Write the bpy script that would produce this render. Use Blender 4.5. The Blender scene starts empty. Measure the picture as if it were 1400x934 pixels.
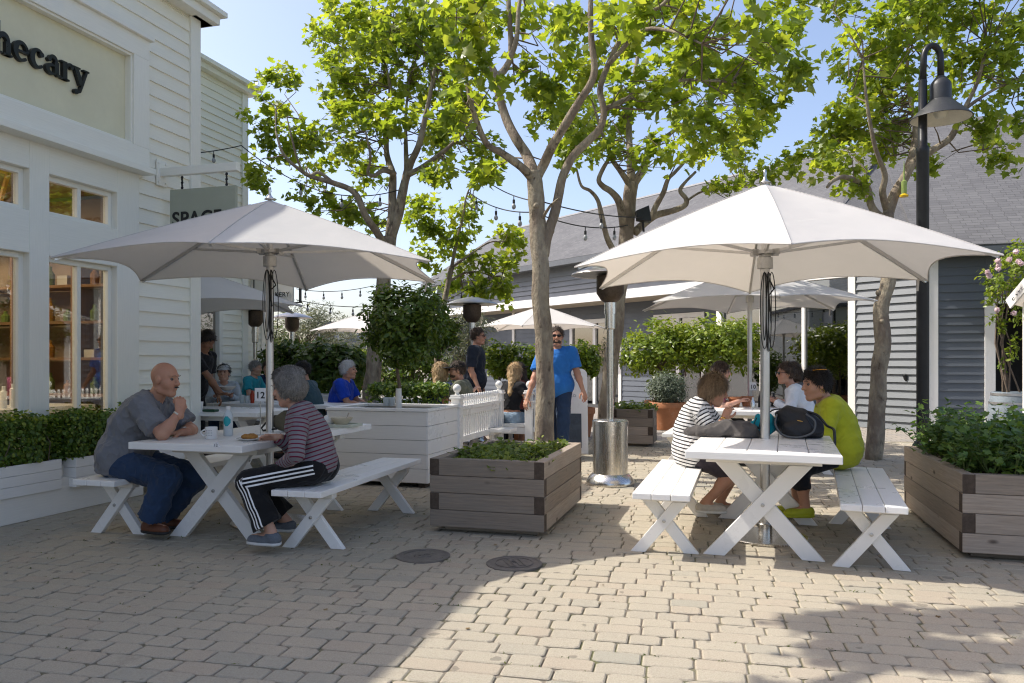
import bpy, math, random
import numpy as np
from mathutils import Vector, Matrix, noise as mnoise
random.seed(7); RNG = np.random.default_rng(7)
scene = bpy.context.scene
col = scene.collection
R = math.radians
FPX, EYE, CX, CY = 1050.0, 1.28, 700.0, 495.0
def at(u, v, Y):                       # a pixel of the photograph at depth Y
    return Vector(((u - CX) / FPX * Y, Y, EYE - (v - CY) / FPX * Y))
def atx(u, Y, z=0.0):
    return Vector(((u - CX) / FPX * Y, Y, z))
T = R(16.0)
E1 = Vector((math.cos(T), -math.sin(T), 0)); E2 = Vector((math.sin(T), math.cos(T), 0)); UP = Vector((0, 0, 1))

# ------------------------------------------------------------------ materials
MATS = {}
def nt(name):
    m = bpy.data.materials.new(name); m.use_nodes = True
    t = m.node_tree; t.nodes.clear()
    out = t.nodes.new('ShaderNodeOutputMaterial')
    return m, t, out
def N(t, kind, **kw):
    n = t.nodes.new(kind)
    for k, v in kw.items():
        if k in n.inputs: n.inputs[k].default_value = v
        else: setattr(n, k, v)
    return n
def L(t, a, b): t.links.new(a, b)
def c4(c, f=1.0): return (min(c[0]*f, 1), min(c[1]*f, 1), min(c[2]*f, 1), 1)
def mixc(t, fac, a, b, mode='MIX'):
    n = t.nodes.new('ShaderNodeMix'); n.data_type = 'RGBA'; n.blend_type = mode
    for s, v in ((n.inputs[0], fac), (n.inputs[6], a), (n.inputs[7], b)):
        if hasattr(v, 'is_linked') or hasattr(v, 'links'): t.links.new(v, s)
        else: s.default_value = v
    return n.outputs[2]
def math_(t, op, a, b=None, c=None):
    n = t.nodes.new('ShaderNodeMath'); n.operation = op
    for i, v in enumerate((a, b, c)):
        if v is None: continue
        if hasattr(v, 'links'): t.links.new(v, n.inputs[i])
        else: n.inputs[i].default_value = v
    return n.outputs[0]
def ramp(t, fac, stops):
    n = t.nodes.new('ShaderNodeValToRGB'); cr = n.color_ramp
    while len(cr.elements) < len(stops): cr.elements.new(0.5)
    for e, (p, c) in zip(cr.elements, stops):
        e.position = p; e.color = c if len(c) == 4 else (*c, 1)
    t.links.new(fac, n.inputs[0]); return n.outputs[0]
def noise_fac(t, vec, scale, detail=4, rough=.6, lo=.3, hi=.7):
    n = N(t, 'ShaderNodeTexNoise', Scale=scale, Detail=detail, Roughness=rough)
    if vec is not None: t.links.new(vec, n.inputs['Vector'])
    m = N(t, 'ShaderNodeMapRange'); m.inputs[1].default_value = lo; m.inputs[2].default_value = hi
    t.links.new(n.outputs[0], m.inputs[0]); return m.outputs[0]
def bump(t, h, strength, dist=.01, normal=None):
    b = N(t, 'ShaderNodeBump', Strength=strength, Distance=dist); t.links.new(h, b.inputs['Height'])
    if normal is not None: t.links.new(normal, b.inputs['Normal'])
    return b.outputs[0]

def mat(name, c, rough=.6, metal=0., var=.12, scale=6., bmp=.0, bscale=60., trans=0., spec=.4, stretch=None, dirt=None, coord='Object', coat=0., aniso_bump=None, sheen=0.):
    """one plain procedural surface: base colour broken up by two noises, some bump, optional translucency"""
    if name in MATS: return MATS[name]
    m, t, out = nt(name)
    tc = N(t, 'ShaderNodeTexCoord'); vec = tc.outputs[coord]
    if stretch:
        mp = N(t, 'ShaderNodeMapping'); mp.inputs['Scale'].default_value = stretch; L(t, vec, mp.inputs[0]); vec = mp.outputs[0]
    f1 = noise_fac(t, vec, scale); f2 = noise_fac(t, vec, scale*7.3, 3)
    cc = mixc(t, f1, c4(c, 1-var), c4(c, 1+var))
    cc = mixc(t, math_(t, 'MULTIPLY', f2, .5), cc, c4(c, 1-var*.8))
    if dirt:
        fd = noise_fac(t, vec, dirt[1], 6, .7, dirt[2], dirt[2]+.12)
        cc = mixc(t, math_(t, 'MULTIPLY', fd, dirt[3]), cc, c4(dirt[0]))
    p = N(t, 'ShaderNodeBsdfPrincipled', Roughness=rough, Metallic=metal)
    p.inputs['Specular IOR Level'].default_value = spec
    if coat: p.inputs['Coat Weight'].default_value = coat; p.inputs['Coat Roughness'].default_value = .15
    if sheen: p.inputs['Sheen Weight'].default_value = sheen
    L(t, cc, p.inputs['Base Color'])
    rr = math_(t, 'MULTIPLY_ADD', f2, .16, rough-.08); L(t, rr, p.inputs['Roughness'])
    if bmp:
        h = noise_fac(t, vec, bscale, 4, .6, .2, .8); L(t, bump(t, h, bmp), p.inputs['Normal'])
    sh = p.outputs[0]
    if trans:
        tr = N(t, 'ShaderNodeBsdfTranslucent'); L(t, cc, tr.inputs[0])
        mx = N(t, 'ShaderNodeMixShader'); mx.inputs[0].default_value = trans
        L(t, sh, mx.inputs[1]); L(t, tr.outputs[0], mx.inputs[2]); sh = mx.outputs[0]
    L(t, sh, out.inputs[0]); MATS[name] = m; return m

def leafmat(name, c1, c2, c3, trans=.45, rough=.45, tint=(1.25, 1.2, .55)):
    """leaves: colour per leaf (attribute tone), thin sheets that let light through"""
    if name in MATS: return MATS[name]
    m, t, out = nt(name)
    a = N(t, 'ShaderNodeAttribute', attribute_name='tone')
    cc = ramp(t, a.outputs['Fac'], [(0, c1), (.55, c2), (1, c3)])
    p = N(t, 'ShaderNodeBsdfPrincipled', Roughness=rough); p.inputs['Specular IOR Level'].default_value = .45
    L(t, cc, p.inputs['Base Color'])
    tr = N(t, 'ShaderNodeBsdfTranslucent')
    L(t, mixc(t, 1.0, cc, (*tint, 1), 'MULTIPLY'), tr.inputs[0])
    mx = N(t, 'ShaderNodeMixShader'); mx.inputs[0].default_value = trans
    L(t, p.outputs[0], mx.inputs[1]); L(t, tr.outputs[0], mx.inputs[2]); L(t, mx.outputs[0], out.inputs[0])
    MATS[name] = m; return m

def woodmat(name, ca, cb, cdark, rough=.75, knots=True):
    """weathered boards; the UV runs along each board"""
    if name in MATS: return MATS[name]
    m, t, out = nt(name)
    uv = N(t, 'ShaderNodeTexCoord').outputs['UV']
    mp = N(t, 'ShaderNodeMapping'); mp.inputs['Scale'].default_value = (1.3, 26, 1); L(t, uv, mp.inputs[0])
    g = noise_fac(t, mp.outputs[0], 3.0, 7, .65, .25, .75)
    mp2 = N(t, 'ShaderNodeMapping'); mp2.inputs['Scale'].default_value = (1.0, 3.0, 1); L(t, uv, mp2.inputs[0])
    b = noise_fac(t, mp2.outputs[0], 2.2, 5, .6, .3, .7)
    cc = mixc(t, g, c4(ca, .52), c4(ca, 1.18)); cc = mixc(t, math_(t, 'MULTIPLY', b, .75), cc, c4(cb))
    a = N(t, 'ShaderNodeAttribute', attribute_name='tone')
    cc = mixc(t, 1.0, cc, ramp(t, a.outputs['Fac'], [(0, (.62, .60, .58)), (1, (1.15, 1.12, 1.1))]), 'MULTIPLY')
    if knots:
        v = N(t, 'ShaderNodeTexVoronoi', Scale=3.0); mp3 = N(t, 'ShaderNodeMapping'); mp3.inputs['Scale'].default_value = (1.0, 2.2, 1)
        L(t, uv, mp3.inputs[0]); L(t, mp3.outputs[0], v.inputs['Vector'])
        k = N(t, 'ShaderNodeMapRange'); k.inputs[1].default_value = .13; k.inputs[2].default_value = .05; L(t, v.outputs[0], k.inputs[0])
        cc = mixc(t, math_(t, 'MULTIPLY', k.outputs[0], .8), cc, c4(cdark))
    p = N(t, 'ShaderNodeBsdfPrincipled', Roughness=rough); p.inputs['Specular IOR Level'].default_value = .25
    L(t, cc, p.inputs['Base Color']); L(t, bump(t, g, .35, .004), p.inputs['Normal']); L(t, p.outputs[0], out.inputs[0])
    MATS[name] = m; return m

def paintmat(name, c, rough=.38, wear=.5, chip=(.45, .42, .38), spec=.5):
    """painted boards: soft brush streaks along the board, a little grime, tiny chips"""
    if name in MATS: return MATS[name]
    m, t, out = nt(name)
    tc = N(t, 'ShaderNodeTexCoord'); uv = tc.outputs['UV']; ob = tc.outputs['Object']
    mp = N(t, 'ShaderNodeMapping'); mp.inputs['Scale'].default_value = (1.5, 40, 1); L(t, uv, mp.inputs[0])
    g = noise_fac(t, mp.outputs[0], 3, 4, .6, .3, .7)
    b = noise_fac(t, ob, 2.3, 6, .65, .35, .75)
    cc = mixc(t, g, c4(c, .95), c4(c, 1.02)); cc = mixc(t, math_(t, 'MULTIPLY', b, .35*wear), cc, c4(c, .72))
    ch = noise_fac(t, ob, 38, 8, .75, .73, .76); cc = mixc(t, math_(t, 'MULTIPLY', ch, wear), cc, c4(chip))
    p = N(t, 'ShaderNodeBsdfPrincipled', Roughness=rough); p.inputs['Specular IOR Level'].default_value = spec
    L(t, cc, p.inputs['Base Color']); L(t, math_(t, 'MULTIPLY_ADD', b, .25, rough-.1), p.inputs['Roughness'])
    L(t, bump(t, g, .12, .003), p.inputs['Normal']); L(t, p.outputs[0], out.inputs[0])
    MATS[name] = m; return m

# ------------------------------------------------------------------ mesh builder
class MB:
    def __init__(s): s.v = []; s.f = []; s.m = []; s.uv = []; s.tone = []
    def add(s, vs, fs, mi=0, uvs=None, tone=.5):
        o = len(s.v); s.v.extend([tuple(p) for p in vs])
        for i, f in enumerate(fs):
            s.f.append([a + o for a in f]); s.m.append(mi[i] if isinstance(mi, (list, tuple)) else mi); s.tone.append(tone)
            s.uv.append(uvs[i] if uvs else [(0, 0)] * len(f))
        return s
    def para(s, o, a, b, c, mi=0, end=None, end_axis=0):
        """a board: corner o and three edge vectors; the UV runs along the longest edge"""
        o = Vector(o); e = [Vector(a), Vector(b), Vector(c)]
        if e[0].cross(e[1]).dot(e[2]) < 0: o = o + e[0]; e[0] = -e[0]
        a, b, c = e
        P = [o, o+a, o+a+b, o+b, o+c, o+a+c, o+a+b+c, o+b+c]
        F = [(0, 3, 2, 1), (4, 5, 6, 7), (0, 1, 5, 4), (1, 2, 6, 5), (2, 3, 7, 6), (3, 0, 4, 7)]
        ax = [(0, 1), (0, 1), (0, 2), (1, 2), (0, 2), (1, 2)]
        ln = [x.length for x in e]; lo = max(range(3), key=lambda i: ln[i])
        r1, r2 = random.random()*9, random.random()*9
        crd = {0: (0, 0, 0), 1: (1, 0, 0), 2: (1, 1, 0), 3: (0, 1, 0), 4: (0, 0, 1), 5: (1, 0, 1), 6: (1, 1, 1), 7: (0, 1, 1)}
        uvs, mis = [], []
        for f, (p, q) in zip(F, ax):
            if lo in (p, q): ua = lo; va = q if p == lo else p
            else: ua, va = p, q
            uvs.append([(crd[k][ua]*ln[ua]+r1, crd[k][va]*ln[va]+r2) for k in f])
            isend = lo not in (p, q)
            mis.append(end if (end is not None and isend) else mi)
        s.add(P, F, mis, uvs, random.random()); return s
    def box(s, c, sx, sy, sz, mi=0, x=None, y=None, z=None, end=None):
        x = (Vector(x) if x is not None else Vector((1, 0, 0)))*sx; y = (Vector(y) if y is not None else Vector((0, 1, 0)))*sy; z = (Vector(z) if z is not None else UP)*sz
        return s.para(Vector(c)-x/2-y/2-z/2, x, y, z, mi, end)
    def bar(s, p, q, w, h, mi=0, up=UP, end=None):
        """a straight board from p to q, w across, h in the direction of up"""
        p, q = Vector(p), Vector(q); d = q-p; n = d.cross(Vector(up)).normalized(); k = n.cross(d).normalized()
        return s.para(p-n*w/2-k*h/2, d, n*w, k*h, mi, end)
    def tube(s, pts, rad, n=8, mi=0, cap=True):
        pts = [Vector(p) for p in pts]; k = len(pts)
        if not isinstance(rad, (list, tuple)): rad = [rad]*k
        d0 = (pts[1]-pts[0]).normalized(); ref = Vector((0, 0, 1)) if abs(d0.z) < .9 else Vector((1, 0, 0))
        u = d0.cross(ref).normalized(); vs = []; fs = []; uvs = []; ln = 0; r0 = random.random()*5
        for i, p in enumerate(pts):
            d = (pts[min(i+1, k-1)]-pts[max(i-1, 0)]).normalized()
            u = (u-d*u.dot(d)).normalized(); w = d.cross(u)
            for j in range(n):
                a = 2*math.pi*j/n; vs.append(p+(u*math.cos(a)+w*math.sin(a))*rad[i])
        for i in range(k-1):
            l2 = ln+(pts[i+1]-pts[i]).length
            for j in range(n):
                fs.append((i*n+j, i*n+(j+1) % n, (i+1)*n+(j+1) % n, (i+1)*n+j))
                uvs.append([(ln+r0, j/n), (ln+r0, (j+1)/n), (l2+r0, (j+1)/n), (l2+r0, j/n)])
            ln = l2
        if cap:
            fs.append(tuple(range(n-1, -1, -1))); uvs.append([(0, 0)]*n); fs.append(tuple((k-1)*n+j for j in range(n))); uvs.append([(0, 0)]*n)
        return s.add(vs, fs, mi, uvs, random.random())
    def lathe(s, prof, c=(0, 0, 0), n=24, mi=0, axis=None, cap=True):
        """prof: (radius, height) list along axis (default up)"""
        c = Vector(c); z = Vector(axis).normalized() if axis is not None else Vector((0, 0, 1))
        x = z.orthogonal().normalized(); y = z.cross(x); vs = []; fs = []
        for r, h in prof:
            for j in range(n):
                a = 2*math.pi*j/n; vs.append(c+z*h+(x*math.cos(a)+y*math.sin(a))*r)
        for i in range(len(prof)-1):
            for j in range(n): fs.append((i*n+j, i*n+(j+1) % n, (i+1)*n+(j+1) % n, (i+1)*n+j))
        if cap:
            if prof[0][0] > 1e-5: fs.append(tuple(range(n-1, -1, -1)))
            if prof[-1][0] > 1e-5: fs.append(tuple((len(prof)-1)*n+j for j in range(n)))
        return s.add(vs, fs, mi, None, random.random())
    def prism(s, poly, o, x, y, d, mi=0):
        """extrude the 2-D outline poly (in axes x, y from o) by the vector d"""
        o, x, y, d = Vector(o), Vector(x), Vector(y), Vector(d); n = len(poly)
        A = [o+x*p[0]+y*p[1] for p in poly]; B = [a+d for a in A]
        fl = x.cross(y).dot(d) > 0
        fs = [tuple(range(n-1, -1, -1)) if fl else tuple(range(n)), tuple(range(n, 2*n)) if fl else tuple(range(2*n-1, n-1, -1))]
        for i in range(n):
            j = (i+1) % n; fs.append((i, j, n+j, n+i) if fl else (j, i, n+i, n+j))
        return s.add(A+B, fs, mi, None, random.random())
    def ball(s, c, r, n=12, mi=0, sz=1.0):
        k = max(6, n//2); return s.lathe([(max(r*math.sin(math.pi*i/k), 1e-4), -r*sz*math.cos(math.pi*i/k)) for i in range(k+1)], c, n, mi, cap=False)
    def build(s, name, mats, parent=None, world=True, smooth=False, bevel=0, loc=None):
        me = bpy.data.meshes.new(name)
        vs = s.v
        if parent is not None and world:
            iv = parent.matrix_world.inverted() if parent.type != 'EMPTY' else EMPTY_M[parent.name].inverted()
            vs = [tuple(iv @ Vector(p)) for p in vs]
        elif loc is not None:
            vs = [(p[0]-loc[0], p[1]-loc[1], p[2]-loc[2]) for p in vs]
        me.from_pydata(vs, [], s.f)
        if not isinstance(mats, (list, tuple)): mats = [mats]
        for m in mats: me.materials.append(m)
        if any(s.m): me.polygons.foreach_set('material_index', s.m)
        uv = me.uv_layers.new(name='UVMap'); flat = [c for f in s.uv for p in f for c in p]
        uv.data.foreach_set('uv', flat)
        at_ = me.attributes.new('tone', 'FLOAT', 'FACE'); at_.data.foreach_set('value', s.tone)
        if smooth: me.polygons.foreach_set('use_smooth', [True]*len(s.f))
        me.update()
        if smooth == 'auto':
            try: me.set_sharp_from_angle(angle=R(38))
            except Exception: pass
        o = bpy.data.objects.new(name, me); col.objects.link(o)
        if parent is not None:
            o.parent = parent
            if parent.type != 'EMPTY' and world: pass
        elif loc is not None: o.location = loc
        if bevel:
            b = o.modifiers.new('soft_edges', 'BEVEL'); b.width = bevel; b.segments = 2; b.limit_method = 'ANGLE'; b.angle_limit = R(40)
        return o
EMPTY_M = {}
def thing(name, label, cat, loc=(0, 0, 0), rotz=0., group=None):
    o = bpy.data.objects.new(name, None); col.objects.link(o); o.empty_display_size = .1
    o.location = loc; o.rotation_euler = (0, 0, rotz)
    EMPTY_M[o.name] = Matrix.Translation(Vector(loc)) @ Matrix.Rotation(rotz, 4, 'Z')
    return tag(o, label, cat, group)
def tag(o, label, cat, group=None):
    o['label'] = label; o['category'] = cat
    if group: o['group'] = group
    return o
def structure(o): o['kind'] = 'structure'; return o
def sub(mb, name, mats, parent, **kw):
    """a sub-part: child of a mesh part whose own origin is the thing's origin"""
    return mb.build(name, mats, parent, world=False, **kw)
def copy_tree(o, parent=None):
    c = o.copy(); col.objects.link(c)
    if parent is not None: c.parent = parent
    for ch in o.children: copy_tree(ch, c)
    return c
def dup(o, loc, rotz, label, group=None):
    c = copy_tree(o); c.location = loc; c.rotation_euler = (0, 0, rotz); c['label'] = label
    if group: c['group'] = group
    EMPTY_M[c.name] = Matrix.Translation(Vector(loc)) @ Matrix.Rotation(rotz, 4, 'Z')
    return c

# common materials
WHITE = (.80, .80, .77)
M_white = paintmat('white_paint', (.86, .84, .80), .33, .12)
M_white2 = paintmat('white_paint_aged', (.82, .79, .73), .5, .35)
M_side = paintmat('cream_white_siding', (.86, .84, .74), .45, .2, (.6, .6, .55))
M_trim = paintmat('white_trim', (.84, .83, .755), .4, .2, (.6, .6, .55))
M_steel = mat('brushed_steel', (.66, .64, .60), .24, 1.0, .10, 3, 0, stretch=(6, 6, .6))
M_steel_dull = mat('dull_steel', (.5, .49, .47), .42, 1.0, .15, 9)
M_alu = mat('aluminium_pole', (.60, .59, .57), .35, .9, .08, 12)
M_black = mat('black_metal', (.022, .023, .025), .38, .2, .2, 12)
M_rubber = mat('black_rubber', (.02, .02, .02), .6)
M_bronze = mat('burner_screen', (.10, .075, .055), .5, .6, .3, 30)
# ------------------------------------------------------------------ camera, light, air
cam = bpy.data.cameras.new('camera'); cam.lens = 36*FPX/1400; cam.sensor_width = 36; cam.shift_y = (CY-467)/1400; cam.clip_end = 3000
co = bpy.data.objects.new('camera', cam); col.objects.link(co); co.location = (0, 0, EYE); co.rotation_euler = (R(90), 0, 0); scene.camera = co
SUN_TO = Vector((-.786, .145, 1.0)).normalized()       # towards the sun
sd = bpy.data.lights.new('sun', 'SUN'); sd.energy = 2.0; sd.angle = R(.53); sd.color = (1.0, .955, .88)
so = bpy.data.objects.new('sun', sd); col.objects.link(so); so.rotation_euler = SUN_TO.to_track_quat('Z', 'Y').to_euler()
w = bpy.data.worlds.new('World'); scene.world = w; w.use_nodes = True
wt = w.node_tree; bg = wt.nodes['Background']
sky = wt.nodes.new('ShaderNodeTexSky'); sky.sky_type = 'NISHITA'; sky.sun_disc = False
sky.sun_elevation = math.asin(SUN_TO.z); sky.sun_rotation = math.atan2(SUN_TO.x, SUN_TO.y)
sky.air_density = .9; sky.dust_density = 2.6; sky.ozone_density = 1.5
wm = wt.nodes.new('ShaderNodeMix'); wm.data_type = 'RGBA'; wm.blend_type = 'MULTIPLY'; wm.inputs[0].default_value = 1; wm.inputs[7].default_value = (1.0, .93, .91, 1)
wt.links.new(sky.outputs[0], wm.inputs[6]); wt.links.new(wm.outputs[2], bg.inputs[0]); bg.inputs[1].default_value = .104
scene.view_settings.view_transform = 'Standard'; scene.view_settings.look = 'None'; scene.view_settings.exposure = 1.48; scene.view_settings.gamma = 1
scene.cycles.max_bounces = 8; scene.cycles.transparent_max_bounces = 12; scene.cycles.diffuse_bounces = 4
scene.cycles.use_denoising = True; scene.cycles.filter_width = 1.15

# ------------------------------------------------------------------ ground
def paver_mat():
    m, t, out = nt('concrete_pavers')
    ob = N(t, 'ShaderNodeTexCoord').outputs['Object']
    a = N(t, 'ShaderNodeAttribute', attribute_name='tone')
    base = ramp(t, a.outputs['Fac'], [(0, (.41, .38, .295)), (.06, (.395, .38, .30)), (.14, (.465, .415, .315)), (.75, (.495, .44, .33)), (1, (.485, .405, .30))])
    n1 = noise_fac(t, ob, 1.1, 5, .6, .3, .7); n2 = noise_fac(t, ob, 150, 3, .7, .32, .68); n3 = noise_fac(t, ob, 48, 5, .7, .3, .7)
    cc = mixc(t, math_(t, 'MULTIPLY', n1, .22), base, c4((.27, .26, .22)))
    cc = mixc(t, math_(t, 'MULTIPLY', n2, .62), cc, c4((.27, .225, .17)))
    cc = mixc(t, math_(t, 'MULTIPLY', n3, .22), cc, c4((.52, .46, .38)))
    st = noise_fac(t, ob, 2.6, 7, .75, .60, .72); cc = mixc(t, math_(t, 'MULTIPLY', st, .40), cc, c4((.2, .18, .14))); sp2_ = noise_fac(t, ob, 9.5, 2, .4, .70, .72); cc = mixc(t, math_(t, 'MULTIPLY', sp2_, .5), cc, c4((.12, .11, .09)))
    p = N(t, 'ShaderNodeBsdfPrincipled', Roughness=.88); p.inputs['Specular IOR Level'].default_value = .2
    L(t, cc, p.inputs['Base Color']); h = math_(t, 'ADD', n2, math_(t, 'MULTIPLY', n3, 1.5))
    L(t, bump(t, h, .55, .004), p.inputs['Normal']); L(t, p.outputs[0], out.inputs[0]); return m
M_paver = paver_mat()
def joint_mat():
    m, t, out = nt('sand_joints')
    ob = N(t, 'ShaderNodeTexCoord').outputs['Object']
    n1 = noise_fac(t, ob, 1.7, 5, .65, .45, .6); n2 = noise_fac(t, ob, 90, 4, .7)
    cc = mixc(t, n2, c4((.17, .145, .11)), c4((.30, .25, .19)))
    cc = mixc(t, math_(t, 'MULTIPLY', n1, .8), cc, c4((.12, .13, .045)))
    p = N(t, 'ShaderNodeBsdfPrincipled', Roughness=.95); L(t, cc, p.inputs['Base Color'])
    L(t, bump(t, n2, .6, .006), p.inputs['Normal']); L(t, p.outputs[0], out.inputs[0]); return m
M_joint = joint_mat()
g = MB(); g.add([(-600, -300, -.0085), (600, -300, -.0085), (600, 900, -.0085), (-600, 900, -.0085)], [(0, 1, 2, 3)])
structure(g.build('ground', M_joint))
def far_paving_mat():
    m, t, out = nt('far_paving')
    ob = N(t, 'ShaderNodeTexCoord').outputs['Object']
    mp = N(t, 'ShaderNodeMapping'); mp.inputs['Rotation'].default_value = (0, 0, R(12)); L(t, ob, mp.inputs[0])
    b = N(t, 'ShaderNodeTexBrick', Scale=1.0); b.inputs['Brick Width'].default_value = .23; b.inputs['Row Height'].default_value = .145; b.inputs['Mortar Size'].default_value = .008
    b.inputs['Color1'].default_value = (.37, .32, .265, 1); b.inputs['Color2'].default_value = (.28, .26, .235, 1); b.inputs['Mortar'].default_value = (.13, .12, .09, 1)
    L(t, mp.outputs[0], b.inputs[0]); n1 = noise_fac(t, ob, 4, 5)
    p = N(t, 'ShaderNodeBsdfPrincipled', Roughness=.9); L(t, mixc(t, math_(t, 'MULTIPLY', n1, .4), b.outputs[0], c4((.22, .2, .17))), p.inputs['Base Color'])
    L(t, p.outputs[0], out.inputs[0]); return m
def pavers():
    """tumbled concrete pavers with chipped corners in rows, two lengths, joints open"""
    TP = R(12.5); ex = np.array([math.cos(TP), -math.sin(TP)]); ey = np.array([math.sin(TP), math.cos(TP)])
    pitch = .119; V = []; F = []; tone = []; rr = random.Random(11)
    b = -1.0; nrow = 0
    while b < 13.2:
        a = -7.5 + rr.random()*.25
        while a < 8.5:
            ln = rr.choice((.150, .158, .20, .215, .22)); ca, cb = a+ln/2, b+pitch/2
            c = ex*ca+ey*(cb+.010*math.sin(ca*1.3+nrow*.05)+.006*math.sin(ca*3.7+nrow)*0); a += ln
            if c[1] < 1.5 or c[1] > 12.6 or abs(c[0]) > c[1]*.72+1.0: continue
            if min((c[0]+.585)**2+(c[1]-5.06)**2, (c[0]-.014)**2+(c[1]-4.87)**2) < .15**2: continue
            hx, hy = ln/2-.0025-rr.random()*.0025, pitch/2-.002-rr.random()*.0025
            k = [.006+.020*rr.random()**1.5 for _ in range(4)]; z = rr.uniform(-.0025, .0025)
            tx, ty = rr.uniform(-.008, .008), rr.uniform(-.012, .012); rot = rr.uniform(-.012, .012)
            P = [(-hx+k[0], -hy), (hx-k[1], -hy), (hx, -hy+k[1]*.8), (hx, hy-k[2]*.8), (hx-k[2], hy), (-hx+k[3], hy), (-hx, hy-k[3]*.8), (-hx, -hy+k[0]*.8)]
            o = len(V); bev = .006
            for ring in range(3):
                for (x, y) in P:
                    s_ = (1, 1, 1)[ring]; xx, yy = x, y
                    if ring == 2: xx, yy = x*(1-bev/hx), y*(1-bev/hy)
                    q = c+ex*(xx+rot*-yy)+ey*(yy+rot*xx)
                    V.append((q[0], q[1], (-.012, z+tx*x+ty*y-.0045, z+tx*x+ty*y)[ring]))
            for r_ in range(2):
                for j in range(8): F.append((o+r_*8+j, o+r_*8+(j+1) % 8, o+r_*8+8+(j+1) % 8, o+r_*8+8+j))
            F.append(tuple(o+16+j for j in range(8)))
            tone += [rr.random()]*17
        b += pitch; nrow += 1
    me = bpy.data.meshes.new('pavement'); me.from_pydata(V, [], F); me.materials.append(M_paver)
    at_ = me.attributes.new('tone', 'FLOAT', 'FACE'); at_.data.foreach_set('value', tone)
    o = bpy.data.objects.new('pavement', me); col.objects.link(o); structure(o)
pavers()
fp = MB(); fp.add([(-60, 12.4, -.008), (60, 12.4, -.008), (60, 70, -.008), (-60, 70, -.008)], [(0, 1, 2, 3)])
structure(fp.build('plaza_paving', far_paving_mat()))
# weeds sprouting in joints
def leaf_cloud(name, pts, nrm, size, shape, m, parent=None, tone=None, fold=.25, world=True):
    """one mesh of many leaves; pts (n,3), nrm (n,3) leaf normals, size (n,), shape = outline polygon in the unit leaf, base at the origin along +y"""
    pts = np.asarray(pts, float); nrm = np.asarray(nrm, float); n = len(pts); size = np.asarray(size, float)
    nrm = nrm/np.maximum(np.linalg.norm(nrm, axis=1, keepdims=True), 1e-6)
    rnd = RNG.normal(size=(n, 3)); y = rnd-nrm*(rnd*nrm).sum(1, keepdims=True); y /= np.maximum(np.linalg.norm(y, axis=1, keepdims=True), 1e-6)
    x = np.cross(y, nrm)
    sh = np.asarray(shape, float); k = len(sh)
    fz = np.abs(sh[:, 0])*fold-(sh[:, 1]**2)*fold*.5
    curl = RNG.uniform(-.3, 1.3, (n, 1))
    V = pts[:, None, :]+size[:, None, None]*(sh[None, :, 0, None]*x[:, None, :]+sh[None, :, 1, None]*y[:, None, :]+(fz[None, :]*curl)[:, :, None]*nrm[:, None, :])
    V = V.reshape(-1, 3)
    if parent is not None and world:
        iv = np.array(EMPTY_M[parent.name].inverted()); V = V@iv[:3, :3].T+iv[:3, 3]
    half = k//2
    polyA = list(range(0, half+1)); polyB = [0]+list(range(half, k))
    lens = np.tile([len(polyA), len(polyB)], n); loops = (np.arange(n)[:, None]*k+np.array(polyA+polyB)[None, :]).ravel()
    me = bpy.data.meshes.new(name); me.vertices.add(len(V)); me.vertices.foreach_set('co', V.astype(np.float32).ravel())
    me.loops.add(len(loops)); me.loops.foreach_set('vertex_index', loops.astype(np.int32))
    me.polygons.add(len(lens)); st = np.concatenate([[0], np.cumsum(lens)[:-1]]).astype(np.int32)
    me.polygons.foreach_set('loop_start', st)
    try: me.polygons.foreach_set('loop_total', lens.astype(np.int32))
    except Exception: pass
    me.materials.append(m); tn = RNG.random(n) if tone is None else np.asarray(tone)
    a = me.attributes.new('tone', 'FLOAT', 'FACE'); a.data.foreach_set('value', np.repeat(tn, 2).astype(np.float32))
    me.update(calc_edges=True); me.validate()
    o = bpy.data.objects.new(name, me); col.objects.link(o)
    if parent is not None: o.parent = parent
    return o
PLANE_LEAF = [(0, 0), (.18, .02), (.50, .12), (.36, .30), (.58, .52), (.30, .56), (.20, .66), (0, 1.0), (-.20, .66), (-.30, .56), (-.58, .52), (-.36, .30), (-.50, .12), (-.18, .02)]
OVAL_LEAF = [(0, 0), (.16, .18), (.24, .45), (.15, .8), (0, 1), (-.15, .8), (-.24, .45), (-.16, .18)]
ROUND_LEAF = [(0, 0), (.30, .2), (.38, .55), (.2, .9), (0, 1), (-.2, .9), (-.38, .55), (-.30, .2)]
THIN_LEAF = [(0, 0), (.10, .3), (.08, .7), (0, 1), (-.08, .7), (-.10, .3)]
LOBED_LEAF = [(0, 0), (.22, .12), (.16, .3), (.44, .38), (.36, .66), (.18, .66), (0, 1), (-.18, .66), (-.36, .66), (-.44, .38), (-.16, .3), (-.22, .12)]
M_weed = leafmat('weed_leaves', (.05, .07, .015), (.09, .12, .02), (.16, .18, .03))
wp = []
for _ in range(330):
    Y = random.uniform(3.2, 7.5); X = random.uniform(-.66, .66)*Y
    TP = R(12.5); bb = X*math.sin(TP)+Y*math.cos(TP); bb = round((bb+1)/.119)*.119-1; aa = X*math.cos(TP)-Y*math.sin(TP)
    for _k in range(random.choice((1, 2, 3, 9))):
        a2 = aa+random.gauss(0, .012); b2 = bb+random.gauss(0, .004)
        wp.append((a2*math.cos(TP)+b2*math.sin(TP), -a2*math.sin(TP)+b2*math.cos(TP), random.uniform(-.004, .004)))
for cx_, cy_ in ((-.43, 4.97), (-.44, 5.05)):
    for _k in range(40): wp.append((cx_+random.gauss(0, .02), cy_+random.gauss(0, .03), 0))
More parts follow.
